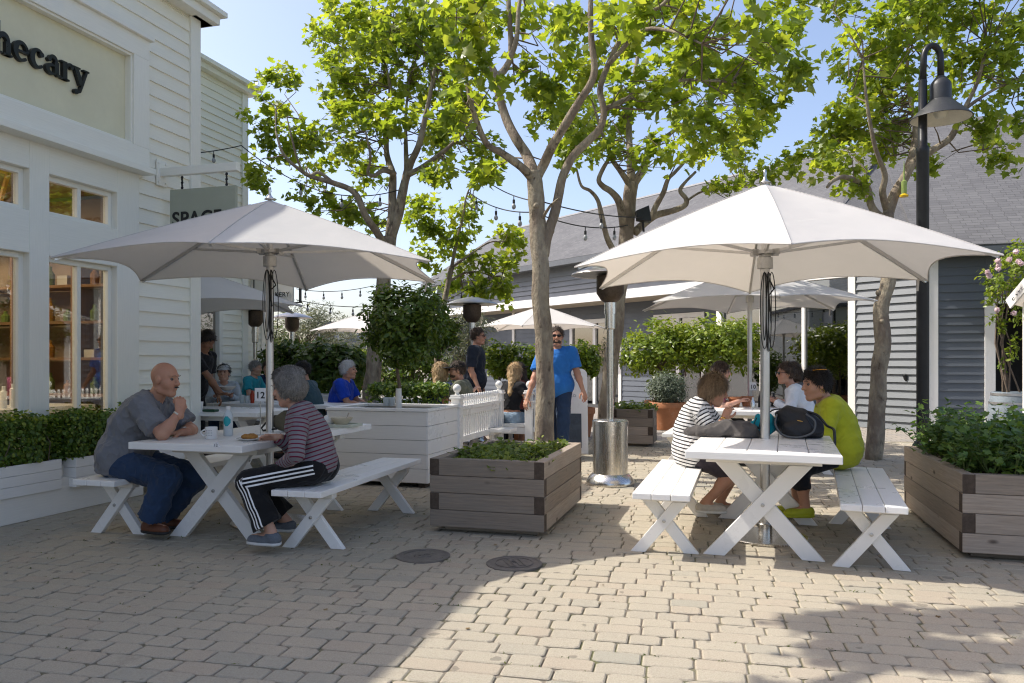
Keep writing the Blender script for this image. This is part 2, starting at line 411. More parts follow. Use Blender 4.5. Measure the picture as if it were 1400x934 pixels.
o = leaf_cloud('weeds_in_joints', wp, RNG.normal(size=(len(wp), 3))+np.array([0, 0, 1.0]), RNG.uniform(.006, .015, len(wp)), OVAL_LEAF, M_weed)
o['kind'] = 'stuff'; o['label'] = 'tiny green weeds in the joints between pavers'; o['category'] = 'weeds'

# manhole covers
M_iron = mat('cast_iron', (.17, .15, .13), .65, .15, .25, 14, .3, 70)
def manhole(x, y, label, symbol):
    t_ = thing('manhole_cover', label, 'manhole cover', (x, y, 0), T, 'iron covers in the pavement')
    b = MB(); b.lathe([(.178, -.012), (.178, .006), (.172, .009), (.160, .009), (.158, .006), (.10, .006), (.001, .006)], (0, 0, 0), 40); b.build('rim', M_iron, t_, world=False, smooth='auto')
    b = MB()
    if symbol == 'bars':
        for dx in (-.032, .032):
            for s_ in (-1, 1): b.box((dx+s_*.016, 0, .008), .006, .17, .006)
            for s_ in (-1, 1): b.box((dx, s_*.082, .008), .026, .006, .006)
        b.box((0, 0, .008), .032, .006, .006); b.box((0, .03, .008), .032, .006, .006)
        for k in range(40):
            a0, a1 = 2*math.pi*k/40, 2*math.pi*(k+1)/40; b.bar((.12*math.cos(a0), .12*math.sin(a0), .008), (.12*math.cos(a1), .12*math.sin(a1), .008), .005, .005)
    else:
        for k in range(8, 17):
            a0, a1 = 2*math.pi*k/40, 2*math.pi*(k+1)/40; b.bar((.13*math.cos(a0), .13*math.sin(a0), .008), (.13*math.cos(a1), .13*math.sin(a1), .008), .007, .005)
        for i, (dx, dy) in enumerate([(-.06, 0), (-.03, .01), (0, .0), (.03, .012), (.055, .002)]):
            b.box((dx, dy, .008), .007, .04, .006); b.box((dx+.008, dy+.014*(-1)**i, .008), .014, .006, .006)
        b.box((0, -.045, .008), .09, .006, .005)
    b.build('raised_marks', M_iron, t_, world=False)
manhole(-.585, 5.06, 'round iron cover with raised lettering, wholly in shade', 'text')
manhole(.014, 4.87, 'round iron cover with a ladder mark, half in sun', 'bars')
# ------------------------------------------------------------------ buildings
def siding(mb, O, d, n, s0, s1, z0, z1, ex=.129, mi=0, out=.0, lap=.026):
    """lapped boards: each one leans out at its foot and tucks under the one above"""
    z = z0; O = Vector(O)
    while z < z1-.01:
        t = min(z+ex, z1); jit = random.uniform(-.001, .001)
        A = O+d*s0; B = O+d*s1; a = n*(out+lap+jit); b = n*(out+.006); k = n*(out-.012)
        vs = [A+a+UP*z, B+a+UP*z, B+b+UP*(t+.004), A+b+UP*(t+.004), A+k+UP*z, B+k+UP*z, B+k+UP*(t+.004), A+k+UP*(t+.004)]
        ln = (B-A).length; r = random.random()*9
        F = [(0, 1, 2, 3), (4, 7, 6, 5), (0, 4, 5, 1), (3, 2, 6, 7), (0, 3, 7, 4), (1, 5, 6, 2)]
        if d.cross(UP).dot(n) < 0: F = [f[::-1] for f in F]
        crd = [(r, z), (r+ln, z), (r+ln, t), (r, t)]*2
        mb.add(vs, F, mi, [[crd[i] for i in f] for f in F], random.random()); z = t
def glassmat(name, tint, refl=.25, clear=.6):
    m, t, out = nt(name)
    gl = N(t, 'ShaderNodeBsdfGlossy', Roughness=.02); gl.inputs[0].default_value = (.95, .97, .97, 1)
    tr = N(t, 'ShaderNodeBsdfTransparent'); tr.inputs[0].default_value = (*tint, 1)
    ge = N(t, 'ShaderNodeNewGeometry'); fr = N(t, 'ShaderNodeFresnel'); L(t, math_(t, 'MULTIPLY_ADD', ge.outputs['Backfacing'], 1/1.5-1.5, 1.5), fr.inputs['IOR'])
    f = math_(t, 'MULTIPLY_ADD', fr.outputs[0], 1.0-refl*.5, refl)
    mx = N(t, 'ShaderNodeMixShader'); L(t, f, mx.inputs[0]); L(t, tr.outputs[0], mx.inputs[1]); L(t, gl.outputs[0], mx.inputs[2]); L(t, mx.outputs[0], out.inputs[0]); return m
M_glass = glassmat('shop_glass', (.9, .92, .9), .10)
M_glass_dark = glassmat('dark_glass', (.25, .27, .28), .16)

# --- the shop: window wall along E2, outward E1
SW = Vector((-6.05, 0, 0))
def sp(s, n, z): return SW+E2*s+E1*n+UP*z
def s_of(u): return 6.05/(E2.x-E2.y*(u-CX)/FPX)
M_sign_panel = mat('sage_sign_panel', (.70, .67, .49), .5, 0, .05, 3)
M_letter = mat('black_letters', (.012, .013, .014), .35)
M_inwall = mat('shop_interior_wall', (.42, .30, .19), .7, 0, .1, 2)
M_infloor = mat('shop_floor', (.22, .15, .09), .5)
M_jg2 = mat('olive_glass', (.15, .20, .05), .25); M_jw2 = mat('pale_carton', (.55, .50, .42), .6); M_jy2 = mat('amber_glass', (.35, .16, .03), .25)
shop = thing('shop_building', 'white clapboard shop with tall windows and a pale green name panel', 'building', sp(8, 0, 0), 0)
S1 = 9.02
b = MB()
siding(b, SW, E2, E1, s_of(187), s_of(257), .0, 5.13, .150)
siding(b, SW, E2, E1, -3, s_of(187), 4.50, 5.13, .150)
siding(b, sp(S1, 0, 0), -E1, E2, .0, 9, 0, 5.13, .150)
b.build('wall', M_side, shop)
b = MB()
b.para(sp(s_of(257), -.1, 0), E2*(S1-s_of(257)+.02), E1*.145, UP*5.13)
b.para(sp(S1-.01, -.28, 0), E2*.045, E1*.25, UP*5.13)
# storefront frame round the windows: piers and bands, openings left free
wins = [(7.052-.977*k, 7.83-.977*k) for k in range(7)]
ZL0, ZL1, ZU0, ZU1 = .55, 2.216, 2.578, 2.94
edges = [s_of(187)]+[x for a_, b_ in wins for x in (b_, a_)]+[-3]
for i in range(0, len(edges), 2):
    b.para(sp(edges[i+1], -.13, 0), E2*(edges[i]-edges[i+1]), E1*.16, UP*3.18)
for (a_, b_) in wins:
    b.para(sp(a_, -.13, 0), E2*(b_-a_), E1*.158, UP*ZL0); b.para(sp(a_, -.13, ZL1), E2*(b_-a_), E1*.158, UP*(ZU0-ZL1)); b.para(sp(a_, -.13, ZU1), E2*(b_-a_), E1*.158, UP*(3.18-ZU1))
b.build('storefront_frame', M_trim, shop, bevel=.004)
b = MB()     # projecting name-board box with its ledge
s_r = s_of(187)+.02
b.para(sp(-3, .0, 3.24), E2*(s_r+3), E1*.14, UP*(3.43-3.24)); b.para(sp(-3, .0, 4.325), E2*(s_r+3), E1*.14, UP*.20)
b.para(sp(7.93, .0, 3.43), E2*(s_r-7.93), E1*.14, UP*.895); b.para(sp(-3, .0, 3.43), E2*(5.0+3), E1*.14, UP*.895)
b.para(sp(-3, .02, 3.178), E2*(s_r+3.04), E1*.17, UP*.062); b.para(sp(-3, .0, 4.525), E2*(s_r+3.03), E1*.18, UP*.045)
for (x0, x1, z0, z1) in ((5.0, 7.93, 3.43, 3.455), (5.0, 7.93, 4.30, 4.325), (7.905, 7.93, 3.455, 4.30), (5.0, 5.025, 3.455, 4.30)):
    b.para(sp(x0, .05, z0), E2*(x1-x0), E1*.07, UP*(z1-z0))
b.build('sign_surround', M_trim, shop, bevel=.004)
b = MB(); b.para(sp(5.0, .02, 3.43), E2*2.93, E1*.03, UP*.895); sg = b.build('name_panel', M_sign_panel, shop)
b = MB(); b.para(sp(-3, -.15, 5.13), E2*(S1+3.18), E1*.33, UP*.10); b.para(sp(-3, -.15, 5.23), E2*(S1+3.24), E1*.39, UP*.06)
b.para(sp(S1-.13, -9, 5.13), E2*.30, E1*9.1, UP*.13); b.build('cornice', M_trim, shop, bevel=.006)
b = MB(); b.para(sp(-3, -9, 5.05), E2*(S1+2.95), E1*8.9, UP*.1); b.build('roof', mat('flat_roof', (.2, .2, .2), .9), shop)
b = MB(); b.para(sp(-3, -9, 0), E2*.2, E1*8.9, UP*5.1); b.para(sp(-3, -9.2, 0), E2*(S1+3), E1*.2, UP*5.1)
b.para(sp(-3, -4.2, .05), E2*(S1+2.8), E1*.1, UP*3.1); b.para(sp(S1-.2, -4.1, .05), E2*.1, E1*3.9, UP*3.1)
b.para(sp(-2.8, -4.2, 3.19), E2*(S1+2.6), E1*4.05, UP*.08); b.build('interior_wall', M_inwall, shop)
b = MB(); b.para(sp(-2.8, -4.2, 0), E2*(S1+2.6), E1*4.05, UP*.05); b.build('interior_floor', M_infloor, shop)
for (a_, b_) in wins:
    for (z0, z1) in ((ZL0, ZL1), (ZU0, ZU1)):
        f = MB(); w_ = .045; m_ = (a_+b_)/2
        for (x0, x1, y0, y1) in ((a_, a_+w_, z0, z1), (b_-w_, b_, z0, z1), (a_+w_, b_-w_, z0, z0+w_), (a_+w_, b_-w_, z1-w_, z1), (m_-.02, m_+.02, z0+w_, z1-w_)):
            f.para(sp(x0, -.10, y0), E2*(x1-x0), E1*.06, UP*(y1-y0))
        fo = f.build('window', M_trim, shop, bevel=.003)
        g = MB(); g.para(sp(a_+.02, -.075, z0+.02), E2*(b_-a_-.04), E1*.004, UP*(z1-z0-.04))
        for i_, p_ in enumerate(g.v): g.v[i_] = tuple(Vector(p_)-sp(8, 0, 0))
        sub(g, 'pane', M_glass, fo)
b = MB(); b.para(sp(-3, .03, 0), E2*(s_of(187)+2.7), E1*.32, UP*.30); b.para(sp(-3, .03, .30), E2*(s_of(187)+2.7), E1*.26, UP*.10); b.build('plinth', M_white2, shop, bevel=.004)

# lettering of the name panel: heavy strokes with slab feet, built letter by letter
def stroke_letters(mb, word, O, x, z, d, h, wmul=1.0):
    """h: x-height; O: baseline start"""
    def arc(cx, cy, rx, ry, a0, a1, n=14): return [(cx+rx*math.cos(R(a0+(a1-a0)*i/n)), cy+ry*math.sin(R(a0+(a1-a0)*i/n))) for i in range(n+1)]
    TH, TN = .26, .10
    def ribbon(pts, w):
        k = len(pts); Lp, Rp = [], []
        for i, p in enumerate(pts):
            a_ = pts[max(i-1, 0)]; c_ = pts[min(i+1, k-1)]; dx, dy = c_[0]-a_[0], c_[1]-a_[1]; l_ = math.hypot(dx, dy) or 1
            ww = w(i/(k-1)) if callable(w) else w
            Lp.append((p[0]-dy/l_*ww/2, p[1]+dx/l_*ww/2)); Rp.append((p[0]+dy/l_*ww/2, p[1]-dx/l_*ww/2))
        for i in range(k-1):
            q = [Rp[i], Rp[i+1], Lp[i+1], Lp[i]]
            mb.prism([(a_[0]*h+cur, a_[1]*h) for a_ in q], O, x, z, d)
    def rect(x0, y0, x1, y1): mb.prism([(a_*h+cur, b_*h) for a_, b_ in ((x0, y0), (x1, y0), (x1, y1), (x0, y1))], O, x, z, d)
    cur = 0.0
    contr = lambda lo, hi, ph=0: (lambda t: lo+(hi-lo)*abs(math.sin(math.pi*t+ph)))
    for ch in word:
        if ch == 'h':
            rect(.10, 0, .36, 1.52); rect(0, 0, .46, .09); rect(0, 1.43, .3, 1.52); rect(.66, 0, .92, .66); rect(.56, 0, 1.02, .09); ribbon(arc(.56, .62, .25, .33, 178, 0), contr(.12, .24)); adv = 1.06
        elif ch == 'e':
            ribbon(arc(.46, .5, .33, .43, 15, 318, 26), lambda t: .12+.15*math.exp(-((t-.5)/.22)**2)); rect(.2, .46, .84, .55); ribbon(arc(.46, .5, .32, .43, -6, 40, 6), .14); adv = .92
        elif ch == 'c':
            ribbon(arc(.46, .5, .33, .43, 48, 318, 24), lambda t: .12+.15*math.exp(-((t-.5)/.25)**2)); mb.prism([(cur+(.67+.13*math.cos(R(a_)))*h, (.76+.13*math.sin(R(a_)))*h) for a_ in range(0, 360, 30)], O, x, z, d); adv = .88
        elif ch == 'a':
            rect(.54, .1, .80, .72); ribbon(arc(.46, .7, .21, .24, 0, 150, 12), contr(.12, .2)); mb.prism([(cur+(.25+.11*math.cos(R(a_)))*h, (.74+.11*math.sin(R(a_)))*h) for a_ in range(0, 360, 30)], O, x, z, d)
            ribbon(arc(.40, .27, .27, .22, 60, 330, 18), lambda t: .1+.13*math.exp(-((t-.45)/.25)**2)); ribbon([(.67, .15), (.76, .06), (.92, .08)], .12); adv = .94
        elif ch == 'r':
            rect(.12, 0, .38, .96); rect(0, 0, .52, .09); rect(0, .87, .3, .96); ribbon(arc(.58, .62, .24, .28, 170, 60, 10), .16); mb.prism([(cur+(.68+.12*math.cos(R(a_)))*h, (.80+.12*math.sin(R(a_)))*h) for a_ in range(0, 360, 30)], O, x, z, d); adv = .80
        elif ch == 'y':
            ribbon([(.14, .92), (.50, .08)], .26); ribbon([(.86, .92), (.52, .0), (.40, -.30), (.22, -.40)], .13); rect(-.02, .87, .42, .96); rect(.62, .87, 1.0, .96); mb.prism([(cur+(.15+.12*math.cos(R(a_)))*h, (-.34+.12*math.sin(R(a_)))*h) for a_ in range(0, 360, 30)], O, x, z, d); adv = .98
        elif ch == 'o':
            ribbon(arc(.46, .5, .33, .43, 0, 360, 30), lambda t: .12+.15*abs(math.sin(math.pi*2*t+math.pi/2))); adv = .96
        elif ch == 't':
            rect(.18, .1, .44, 1.2); rect(.0, .86, .66, .96); ribbon(arc(.5, .2, .19, .16, 190, 320, 8), .13); adv = .72
        elif ch == 'p':
            rect(.12, -.42, .38, .96); rect(0, -.42, .52, -.33); rect(0, .87, .3, .96); ribbon(arc(.52, .48, .30, .42, 150, -150, 20), contr(.1, .26)); adv = 1.02
        elif ch == 'A':
            ribbon([(.14, .06), (.62, 1.42)], .12); ribbon([(.62, 1.42), (1.12, .06)], .27); rect(.34, .46, .94, .56); rect(-.04, 0, .36, .09); rect(.86, 0, 1.36, .09); adv = 1.42
        else: adv = .5
        cur += adv*h*wmul
    return cur
probe = MB(); tot = stroke_letters(probe, 'Apothecary', Vector(), E2, UP, E1*.03, .172); tot_a = stroke_letters(MB(), 'Apot', Vector(), E2, UP, E1*.03, .172)
b = MB(); stroke_letters(b, 'Apothecary', sp(s_of(110)-tot+.01, .055, 3.80), E2, UP, E1*.035, .172)
for i_, p_ in enumerate(b.v): b.v[i_] = tuple(Vector(p_)-sp(8, 0, 0))
sub(b, 'lettering', M_letter, sg)
# lit shop inside: shelves and goods that show through the panes
M_shelf = woodmat('shelf_wood', (.30, .17, .08), (.22, .12, .06), (.08, .04, .02))
for k_, (s0, lab) in enumerate(((5.9, 'brown wooden display shelf behind the outer shop window'), (7.0, 'brown wooden display shelf behind the shop window nearest the corner'))):
    sh = thing('display_shelf', lab, 'shelf', sp(s0, -2.6, .05), 0, 'shelves inside the shop')
    f = MB()
    for x_ in (0, .95): f.para(sp(s0+x_, -2.7, .05), E2*.04, E1*.35, UP*2.2)
    f.build('side_panel', M_shelf, sh); f = MB()
    for z_ in (.35, .8, 1.25, 1.7, 2.2): f.para(sp(s0+.04, -2.69, z_), E2*.91, E1*.33, UP*.035)
    f.build('shelf_board', M_shelf, sh)
es = thing('display_shelf', 'brown wooden shelf wall with goods at the far end of the shop', 'shelf', sp(8.5, -1.9, .05), 0, 'shelves inside the shop')
for n_ in (-3.7, -2.85, -2.0, -1.15, -.45): f = MB(); f.para(sp(8.42, n_, .05), E2*.36, E1*.035, UP*2.6); f.build('side_panel', M_shelf, es)
for z_ in (.45, .9, 1.3, 1.7, 2.1, 2.6): f = MB(); f.para(sp(8.43, -3.7, z_), E2*.34, E1*3.28, UP*.03); f.build('shelf_board', M_shelf, es)
rs_ = random.Random(12); gi = 0
for z_ in (.93, 1.33, 1.73, 2.13):
    for n_ in (-2.7, -2.45, -2.25, -1.85, -1.6, -1.35, -.98, -.75, -.6):
        if rs_.random() < .2: continue
        f = MB(); q = sp(8.58, n_, z_); h_ = rs_.uniform(.12, .30); kd = rs_.choice((0, 0, 1, 2))
        if kd == 1: f.para(q-E1*.07-E2*.08, E1*.14, E2*.14, UP*h_*.6)
        else: f.lathe([(.045, 0), (.05, h_*.6), (.02, h_*.8), (.02, h_), (.001, h_)], q, 10)
        tag(f.build(('bottle', 'carton', 'bottle')[kd], (M_jg2, M_jw2, M_jy2)[kd], None, loc=q), ('olive glass bottle on the shelf wall at the end of the shop', 'pale carton on the shelf wall at the end of the shop', 'amber bottle on the shelf wall at the end of the shop')[kd], ('bottle', 'carton', 'bottle')[kd], ('olive bottles on the end shelf wall', 'pale cartons on the end shelf wall', 'amber bottles on the end shelf wall')[kd])
M_jarg = mat('olive_bottle', (.16, .20, .04), .25); M_jarw = mat('white_goods', (.7, .68, .62), .5)
k_ = 0
for s0 in (5.9, 7.0):
    for z_ in (.835, 1.285, 1.735):
        for i in range(5):
            x_ = s0+.14+i*.165
            o_ = MB(); h_ = random.uniform(.16, .3); r_ = .05
            o_.lathe([(r_, 0), (r_, h_*.65), (r_*.4, h_*.8), (r_*.4, h_), (.001, h_)], sp(x_, -2.52, z_), 10)
            o_ = o_.build('bottle', (M_jarg, M_jarw)[(i+int(z_*10)) % 2], None, loc=sp(x_, -2.52, z_), smooth='auto')
            tag(o_, ('green glass bottle standing on a brown shop shelf', 'white bottle standing on a brown shop shelf')[(i+int(z_*10)) % 2], 'bottle', ('green bottles on the shop shelves', 'white bottles on the shop shelves')[(i+int(z_*10)) % 2])
tb = thing('display_table', 'white display table just inside the shop window', 'table', sp(7.4, -1.0, .05))
f = MB(); f.para(sp(6.5, -1.3, .78), E2*1.7, E1*.7, UP*.06); f.build('table_top', M_white, tb)
for x_ in (6.55, 8.1):
    f = MB(); f.para(sp(x_, -1.25, .05), E2*.06, E1*.6, UP*.73); f.build('leg', M_white, tb)
for i, x_ in enumerate((7.25, 7.36, 7.46, 7.62)):
    o_ = MB(); o_.lathe([(.03, 0), (.03, .14+.02*i), (.015, .15+.02*i), (.015, .19+.02*i), (.001, .19+.02*i)], sp(x_, -.85, .84), 10)
    tag(o_.build('lotion_bottle', M_white, None, loc=sp(x_, -.85, .84), smooth='auto'), 'small white bottle on the display table inside the window', 'bottle', 'white bottles on the display table')
lf = thing('leaning_frame', 'narrow honey coloured wooden frame seen through the upper shop window', 'frame', sp(7.1, -.9, 2.3))
f = MB(); M_honey = mat('honey_wood', (.70, .36, .09), .45)
f.bar(sp(7.08, -.7, 2.35), sp(7.28, -.7, 3.05), .03, .03); f.bar(sp(6.9, -.7, 3.05), sp(7.30, -.7, 3.05), .03, .03); f.bar(sp(6.85, -.7, 2.35), sp(7.10, -.7, 2.35), .03, .03); f.build('frame', M_honey, lf)
lamp_d = bpy.data.lights.new('shop_ceiling_lamp', 'AREA'); lamp_d.energy = 42; lamp_d.size = 1.9; lamp_d.color = (1, .78, .52)
lo_ = bpy.data.objects.new('shop_ceiling_lamp', lamp_d); col.objects.link(lo_); lo_.location = sp(6.6, -2.2, 3.12); lo_.rotation_euler = (0, 0, -T)

# --- text helper (sans) turned into a mesh
def text_mesh(s, size, O, x, z, depth, m, name, parent=None, bold=0.0, align='LEFT', sx=1.0, base=None):
    cu = bpy.data.curves.new(name, 'FONT'); cu.body = s; cu.size = size; cu.extrude = depth; cu.offset = bold; cu.align_x = align; cu.space_character = 1.05
    to = bpy.data.objects.new(name, cu); col.objects.link(to)
    dg = bpy.context.evaluated_depsgraph_get(); me = bpy.data.meshes.new_from_object(to.evaluated_get(dg)); bpy.data.objects.remove(to)
    x = Vector(x).normalized(); z = Vector(z).normalized(); n = x.cross(z)
    M = Matrix(((x.x*sx, z.x, n.x, O[0]), (x.y*sx, z.y, n.y, O[1]), (x.z*sx, z.z, n.z, O[2]), (0, 0, 0, 1)))
    if base is not None: M = Matrix.Translation(-Vector(base)) @ M
    me.transform(M); me.materials.clear(); me.materials.append(m); me.name = name
    o = bpy.data.objects.new(name, me); col.objects.link(o)
    if parent is not None: o.parent = parent
    return o
# projecting sign on the shop corner
hs = thing('hanging_sign', 'sage green square sign on a white bracket at the shop corner', 'sign', sp(8.42, .04, 3.25))
s_b = 8.42
f = MB(); f.para(sp(s_b-.07, .03, 3.13), E2*.14, E1*.02, UP*.27); f.bar(sp(s_b, .04, 3.27), sp(s_b, .98, 3.27), .06, .085)
for (dx, dz) in ((-.05, .1), (.05, .1), (-.05, -.1), (.05, -.1)): f.lathe([(.012, 0), (.012, .012), (.001, .014)], sp(s_b+dx, .05, 3.265+dz), 8, axis=E1)
f.build('bracket', M_trim, hs, bevel=.004)
f = MB()
for n_ in (.30, .84):
    for k_ in range(5): f.lathe([(.012, -.004), (.018, 0), (.012, .004)], sp(s_b, n_, 3.205-.027*k_), 8, axis=E1 if k_ % 2 else E2)
f.build('chain', M_black, hs)
f = MB(); f.para(sp(s_b-.015, .16, 2.40), E2*.03, E1*.80, UP*.68); pn = f.build('panel', mat('sage_sign_board', (.36, .38, .30), .5, 0, .05, 3), hs, bevel=.003)
text_mesh('SPACE', .205, sp(s_b-.018, .19, 2.70), E1, UP, .003, M_letter, 'lettering', pn, .004, base=sp(8.42, .04, 3.25))
text_mesh('NK', .205, sp(s_b-.018, .19, 2.46), E1, UP, .003, M_letter, 'lettering', pn, .004, base=sp(8.42, .04, 3.25))

# --- second white building, set back
SB = Vector((-8.5, 0, 0))
def sp2(s, n, z): return SB+E2*s+E1*n+UP*z
b2 = thing('white_annex', 'white clapboard annex rising behind the shop corner', 'building', sp2(13, 0, 0))
b = MB(); siding(b, SB, E2, E1, 9.76, 12.55, 0, 5.94, .13); siding(b, SB, E2, E1, 13.28, 13.82, 0, 5.94, .13); siding(b, SB, E2, E1, 12.55, 13.28, 2.47, 5.94, .13)
siding(b, sp2(13.97, 0, 0), -E1, E2, 0, 5, 0, 5.94, .13); b.build('wall', M_side, b2)
b = MB(); b.para(sp2(13.82, -.1, 0), E2*.16, E1*.14, UP*5.94); b.para(sp2(12.55, -.1, 0), E2*.10, E1*.15, UP*2.47); b.para(sp2(13.18, -.1, 0), E2*.10, E1*.15, UP*2.47); b.para(sp2(12.65, -.1, 2.33), E2*.53, E1*.15, UP*.14)
b.build('corner_trim', M_trim, b2, bevel=.004)
b = MB(); b.para(sp2(9.76, -.1, 5.94), E2*4.34, E1*.24, UP*.09); b.para(sp2(9.76, -.1, 6.03), E2*4.40, E1*.32, UP*.07); b.para(sp2(13.9, -5, 5.94), E2*.24, E1*4.9, UP*.12); b.build('cornice', M_trim, b2, bevel=.005)
b = MB(); b.para(sp2(9.76, -5, 5.84), E2*4.19, E1*4.9, UP*.1); b.para(sp2(9.76, -5.1, 0), E2*4.19, E1*.1, UP*5.9); b.para(sp2(9.76, -5, 0), E2*.1, E1*4.9, UP*5.9); b.build('roof', MATS['flat_roof'], b2)
b = MB(); b.para(sp2(12.65, -.06, .02), E2*.53, E1*.03, UP*2.3); b.build('door', mat('tan_door', (.28, .25, .20), .5), b2)
b = MB(); b.para(sp2(12.73, -.02, .35), E2*.37, E1*.006, UP*1.8); b.build('door_pane', M_glass_dark, b2)
# --- third building with the bakery sign
SC = Vector((-9.6, 0, 0))
def sp3(s, n, z): return SC+E2*s+E1*n+UP*z
b3 = thing('low_white_building', 'low white clapboard building beyond the annex', 'building', sp3(16, 0, 0))
b = MB(); siding(b, SC, E2, E1, 11, 15.0, 0, 3.2, .125); siding(b, SC, E2, E1, 15.75, 16.24, 0, 3.2, .125); siding(b, SC, E2, E1, 15.0, 15.75, 2.3, 3.2, .125); siding(b, sp3(16.36, 0, 0), -E1, E2, 0, 5, 0, 3.2, .125); b.build('wall', M_side, b3)
b = MB(); b.para(sp3(16.24, -.1, 0), E2*.14, E1*.14, UP*3.2); b.para(sp3(15.0, -.1, .0), E2*.1, E1*.14, UP*2.3); b.para(sp3(15.65, -.1, .0), E2*.1, E1*.14, UP*2.3); b.build('corner_trim', M_trim, b3)
b = MB(); b.para(sp3(15.1, -.05, .1), E2*.55, E1*.01, UP*2.2); b.build('window_pane', M_glass_dark, b3)
b = MB(); b.para(sp3(11, -5, 3.2), E2*5.5, E1*5.2, UP*.12); b.para(sp3(11, -5.1, 0), E2*5.3, E1*.1, UP*3.2); b.para(sp3(11, -5, 0), E2*.1, E1*4.9, UP*3.2); b.build('roof', MATS['flat_roof'], b3)
bs = thing('bakery_sign', 'white rectangular sign reading BAKERY with a dark rim', 'sign', sp3(15.9, .05, 2.4))
f = MB(); f.para(sp3(15.88, -.02, 2.38), E2*.05, E1*1.0, UP*.62); bsp = f.build('panel', M_white2, bs)
f = MB()
for (n0, n1, z0, z1) in ((.10, 1.14, 2.43, 2.45), (.10, 1.14, 3.07, 3.09), (.10, .12, 2.45, 3.07), (1.12, 1.14, 2.45, 3.07)): f.para(sp3(15.87, n0, z0), E2*.07, E1*(n1-n0), UP*(z1-z0))
f.bar(sp3(15.9, 0, 3.2), sp3(15.9, 1.1, 3.2), .03, .03); f.build('rim', M_black, bs)
text_mesh('BAKERY', .135, sp3(15.876, .66, 2.56), E1, UP, .002, M_letter, 'lettering', bsp, 0.0, 'CENTER', base=sp3(15.9, .05, 2.4))
text_mesh('EST', .07, sp3(15.876, .66, 2.56), E1, UP, .002, M_letter, 'lettering', bsp, 0.0, 'CENTER', base=sp3(15.9, .05, 2.4))

# --- grey clapboard building across the plaza
GC = Vector((7.65, 14.1, 0)); D1 = Vector((-.58, .815, 0)).normalized(); DN = Vector((-D1.y, D1.x, 0)).normalized()*1
if DN.y > 0: DN = -DN
def gp(p, n, z): return GC+D1*p+DN*n+UP*z
M_grey = paintmat('shaded_grey_siding', (.115, .13, .15), .5, .3, (.2, .2, .2)); M_grey_sunlit = paintmat('sunlit_grey_siding', (.19, .205, .215), .5, .3, (.3, .3, .3))  # one grey paint as two colours: sunlight in the paler, shade in the darker
def shingle_mat():
    m, t, out = nt('roof_shingles')
    uv = N(t, 'ShaderNodeTexCoord').outputs['UV']
    b_ = N(t, 'ShaderNodeTexBrick', Scale=1.0); b_.inputs['Brick Width'].default_value = .24; b_.inputs['Row Height'].default_value = .105; b_.inputs['Mortar Size'].default_value = .006; b_.inputs['Bias'].default_value = 0
    b_.inputs['Color1'].default_value = (.12, .12, .122, 1); b_.inputs['Color2'].default_value = (.075, .075, .08, 1); b_.inputs['Mortar'].default_value = (.05, .05, .05, 1); b_.offset = .37; b_.squash = .8
    L(t, uv, b_.inputs[0]); n1 = noise_fac(t, uv, 60, 4); n2 = noise_fac(t, uv, .8, 4)
    cc = mixc(t, math_(t, 'MULTIPLY', n1, .4), b_.outputs[0], c4((.15, .15, .15))); cc = mixc(t, math_(t, 'MULTIPLY', n2, .25), cc, c4((.2, .2, .2)))
    p = N(t, 'ShaderNodeBsdfPrincipled', Roughness=.9); L(t, cc, p.inputs['Base Color']); L(t, bump(t, b_.outputs[1], .8, .01), p.inputs['Normal']); L(t, p.outputs[0], out.inputs[0]); return m
M_shingle = shingle_mat()
gb = thing('grey_hall', 'long grey clapboard hall with a shingle roof and deep porch', 'building', gp(8, 0, 0))
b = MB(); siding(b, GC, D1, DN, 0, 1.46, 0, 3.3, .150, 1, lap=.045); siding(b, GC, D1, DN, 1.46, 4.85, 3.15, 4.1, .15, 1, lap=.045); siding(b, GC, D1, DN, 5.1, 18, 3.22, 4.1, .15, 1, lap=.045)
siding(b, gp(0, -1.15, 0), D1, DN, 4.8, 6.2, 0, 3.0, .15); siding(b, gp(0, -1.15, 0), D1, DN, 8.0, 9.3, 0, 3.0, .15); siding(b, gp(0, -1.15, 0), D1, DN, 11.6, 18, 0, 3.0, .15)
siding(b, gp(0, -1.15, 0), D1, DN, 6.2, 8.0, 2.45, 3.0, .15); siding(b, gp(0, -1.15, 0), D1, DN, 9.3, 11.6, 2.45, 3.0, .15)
siding(b, gp(18, 0, 0), -DN, D1, 0, 7, 0, 4.1, .15)
b.build('wall', [M_grey, M_grey_sunlit], gb)
b = MB(); b.para(gp(4.9, -.05, 2.98), D1*13.2, DN*.10, UP*.24); b.para(gp(1.46, -.04, 2.98), D1*3.44, DN*.09, UP*.20); b.para(gp(4.85, -.06, 2.9), D1*.25, DN*.14, UP*1.2)
b.build('fascia', M_white, gb, bevel=.004)
b = MB(); b.para(gp(4.9, -1.2, 2.99), D1*13.1, DN*1.15, UP*.03); b.build('soffit', mat('cream_soffit', (.50, .43, .33), .7), gb)
for p_ in (1.40, 4.70): b = MB(); b.para(gp(p_, -.07, 0), D1*.15, DN*.13, UP*2.98); b.build('window_post', M_white2, gb, bevel=.003)
for p_ in (2.55, 3.6): b = MB(); b.para(gp(p_, -.06, 0), D1*.07, DN*.08, UP*2.98); b.build('mullion', M_white2, gb)
for (p0, p1) in ((6.2, 8.0), (9.3, 11.6)):
    b = MB()
    for q in (p0-.02, (p0+p1)/2-.05, p1-.1): b.para(gp(q, -1.2, 0), D1*.12, DN*.1, UP*2.45)
    b.para(gp(p0, -1.2, 2.45), D1*(p1-p0), DN*.1, UP*.13); b.build('door_frame', M_white2, gb, bevel=.003)
